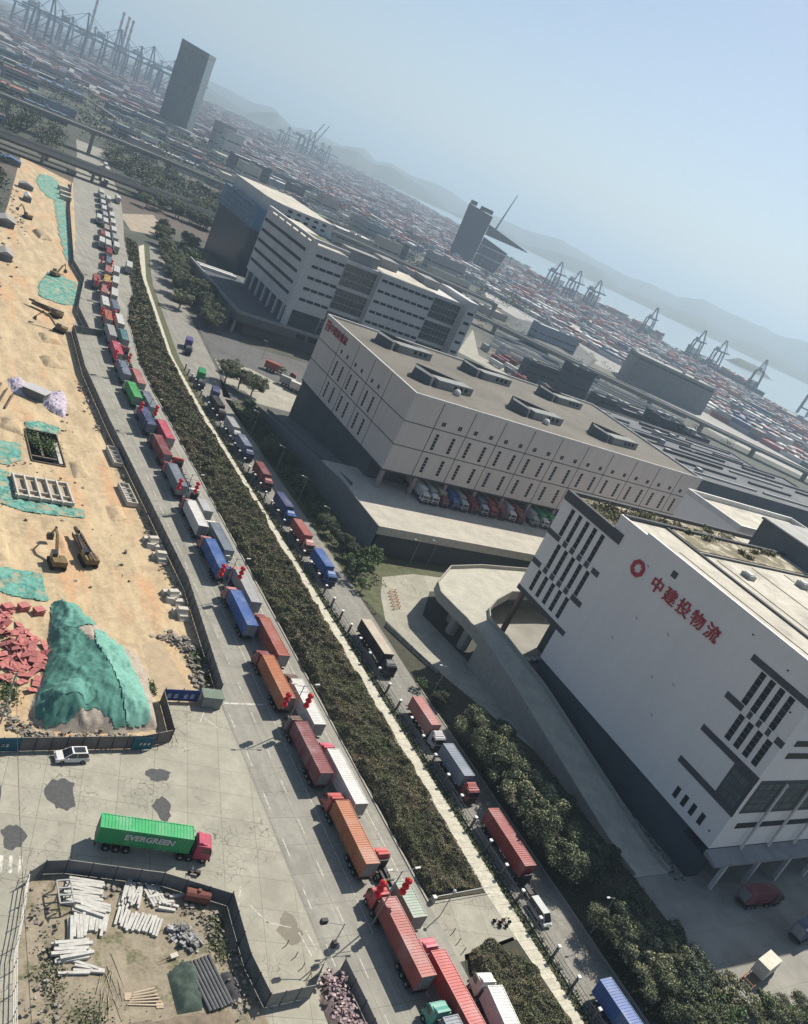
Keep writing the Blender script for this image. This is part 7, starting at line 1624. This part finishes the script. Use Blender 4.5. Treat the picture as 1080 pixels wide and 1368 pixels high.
for i, (x, y) in enumerate(((94.6, 60.8), (95.6, 60.5), (96.6, 61.0))):
    s2 = thing('bicycle', ('bicycle nearest the shrubs on the pale apron', 'middle bicycle on the pale apron', 'bicycle nearest the fence on the pale apron')[i], 'bicycle', (x, y, 0), .5+.3*i, 'bicycles on the apron'); b = MB(); b.tube((0, -.5, .35), (0, 0, .85), .03, n=5); b.tube((0, 0, .85), (0, .45, .8), .03, n=5); b.tube((0, .55, .35), (0, .42, 1.0), .03, n=5); b.tube((0, -.05, .35), (0, .45, .75), .03, n=5); b.tube((-.28, .4, 1.02), (.28, .4, 1.02), .025, n=5); b.build('frame', PAINT['dark red'] if i == 1 else M_DARKM, s2, local=True)
    b = MB(); b.box(-.09, .09, -.2, .1, .9, .97); b.build('saddle', M_RUBBER, s2, local=True)
    for yy in (-.5, .55): 
        b = MB(); b.tube((-.025, yy, .33), (.025, yy, .33), .33, n=12); b.build('wheel', M_RUBBER, s2, local=True)
# orange barriers and things in the work yard
tag(rubble('scrap', 'litter and red scraps half way along the footpath edge', [(93.2, 86), (93.4, 80)], 60, .1, .5, PAINT['maroon'], .5), kind='stuff')
for i in range(6):
    t = thing('road_barrier', 'orange steel barrier frame in the row on the sunlit work yard', 'barrier', (120.6+i*.5, 146.2+i*1.5, 0), .35, 'orange frames'); b = MB(); b.box(-1.3, 1.3, -.05, .05, .9, 1.0); b.box(-1.3, 1.3, -.05, .05, .35, .45); b.build('rail', mat('orange_paint', (0.5, 0.2, 0.08)), t, local=True)
    for s in (-1.25, 1.25): 
        b = MB(); b.box(s-.05, s+.05, -.4, .4, 0, .08); b.box(s-.05, s+.05, -.05, .05, .08, 1.0); b.build('leg', MATS['orange_paint'], t, local=True)
for i in range(5):
    t = thing('blue_bin', 'blue bin stored under the overhanging end of the sign warehouse', 'bin', (146.5+i*2.0, 127.6+.4*i, 0), .2*i, 'blue bins'); b = MB(); b.hexa([(-.7, -.5, .15), (.7, -.5, .15), (.7, .5, .15), (-.7, .5, .15)], [(-.8, -.6, 1.3), (.8, -.6, 1.3), (.8, .6, 1.3), (-.8, .6, 1.3)]); b.build('body', PAINT['deep blue'], t, local=True); b = MB(); b.box(-.85, .85, -.65, .65, 1.3, 1.38); b.build('lid', M_STEEL, t, local=True)
# stock wall along the work yard edge
ww = hoarding('low_wall', 'low grey block wall between side road and the sunlit work yard', [(113.4, 138.4), (118.8, 121.5)], h=1.0, m=M_KERB, step=3, cap=False)
# overhead cable at the left
ov = thing('overhead_cable', 'thin dark overhead cable running down the left side of the photo', 'cable', (*at(22, 940), 0)); b = MB(); p0 = Vector((*at(22, 900, 9), 9)); p1 = Vector((*at(44, 1390, 8), 8)); pts = [p0.lerp(p1, k/12)-Vector((0, 0, 1.2*math.sin(math.pi*k/12))) for k in range(13)]
for a, c in zip(pts, pts[1:]): b.tube(a, c, .035, n=4)
b.build('wire', M_DARKM, ov)
b = MB(); b.tube((p0.x, p0.y, 0), (p0.x, p0.y, 9.2), .12, n=6); b.build('pole', M_POST, ov)
b = MB(); b.tube((p1.x, p1.y, 0), (p1.x, p1.y, 8.2), .12, n=6); b.build('pole', M_POST, ov)

# ================================================================== AIR
hz = MB(); hz.box(-19500, 19500, -8000, 22000, -5.2, 620.0); hz = hz.build('haze', None or bpy.data.materials.new('haze_air')); hz['kind'] = 'stuff'; hz['label'] = 'pale blue coastal haze filling the whole view'; hz['category'] = 'haze'
hm = hz.data.materials[0]; hm.use_nodes = True; hn = hm.node_tree; hn.nodes.clear(); ho = hn.nodes.new('ShaderNodeOutputMaterial'); hv = hn.nodes.new('ShaderNodeVolumePrincipled')
hv.inputs['Color'].default_value = (0.6, 0.79, 0.96, 1); hv.inputs['Density'].default_value = 1.7e-4; hv.inputs['Anisotropy'].default_value = 0.25; hn.links.new(hv.outputs[0], ho.inputs['Volume'])
for o in list(bpy.data.objects):
    if '_used' in o: del o['_used']
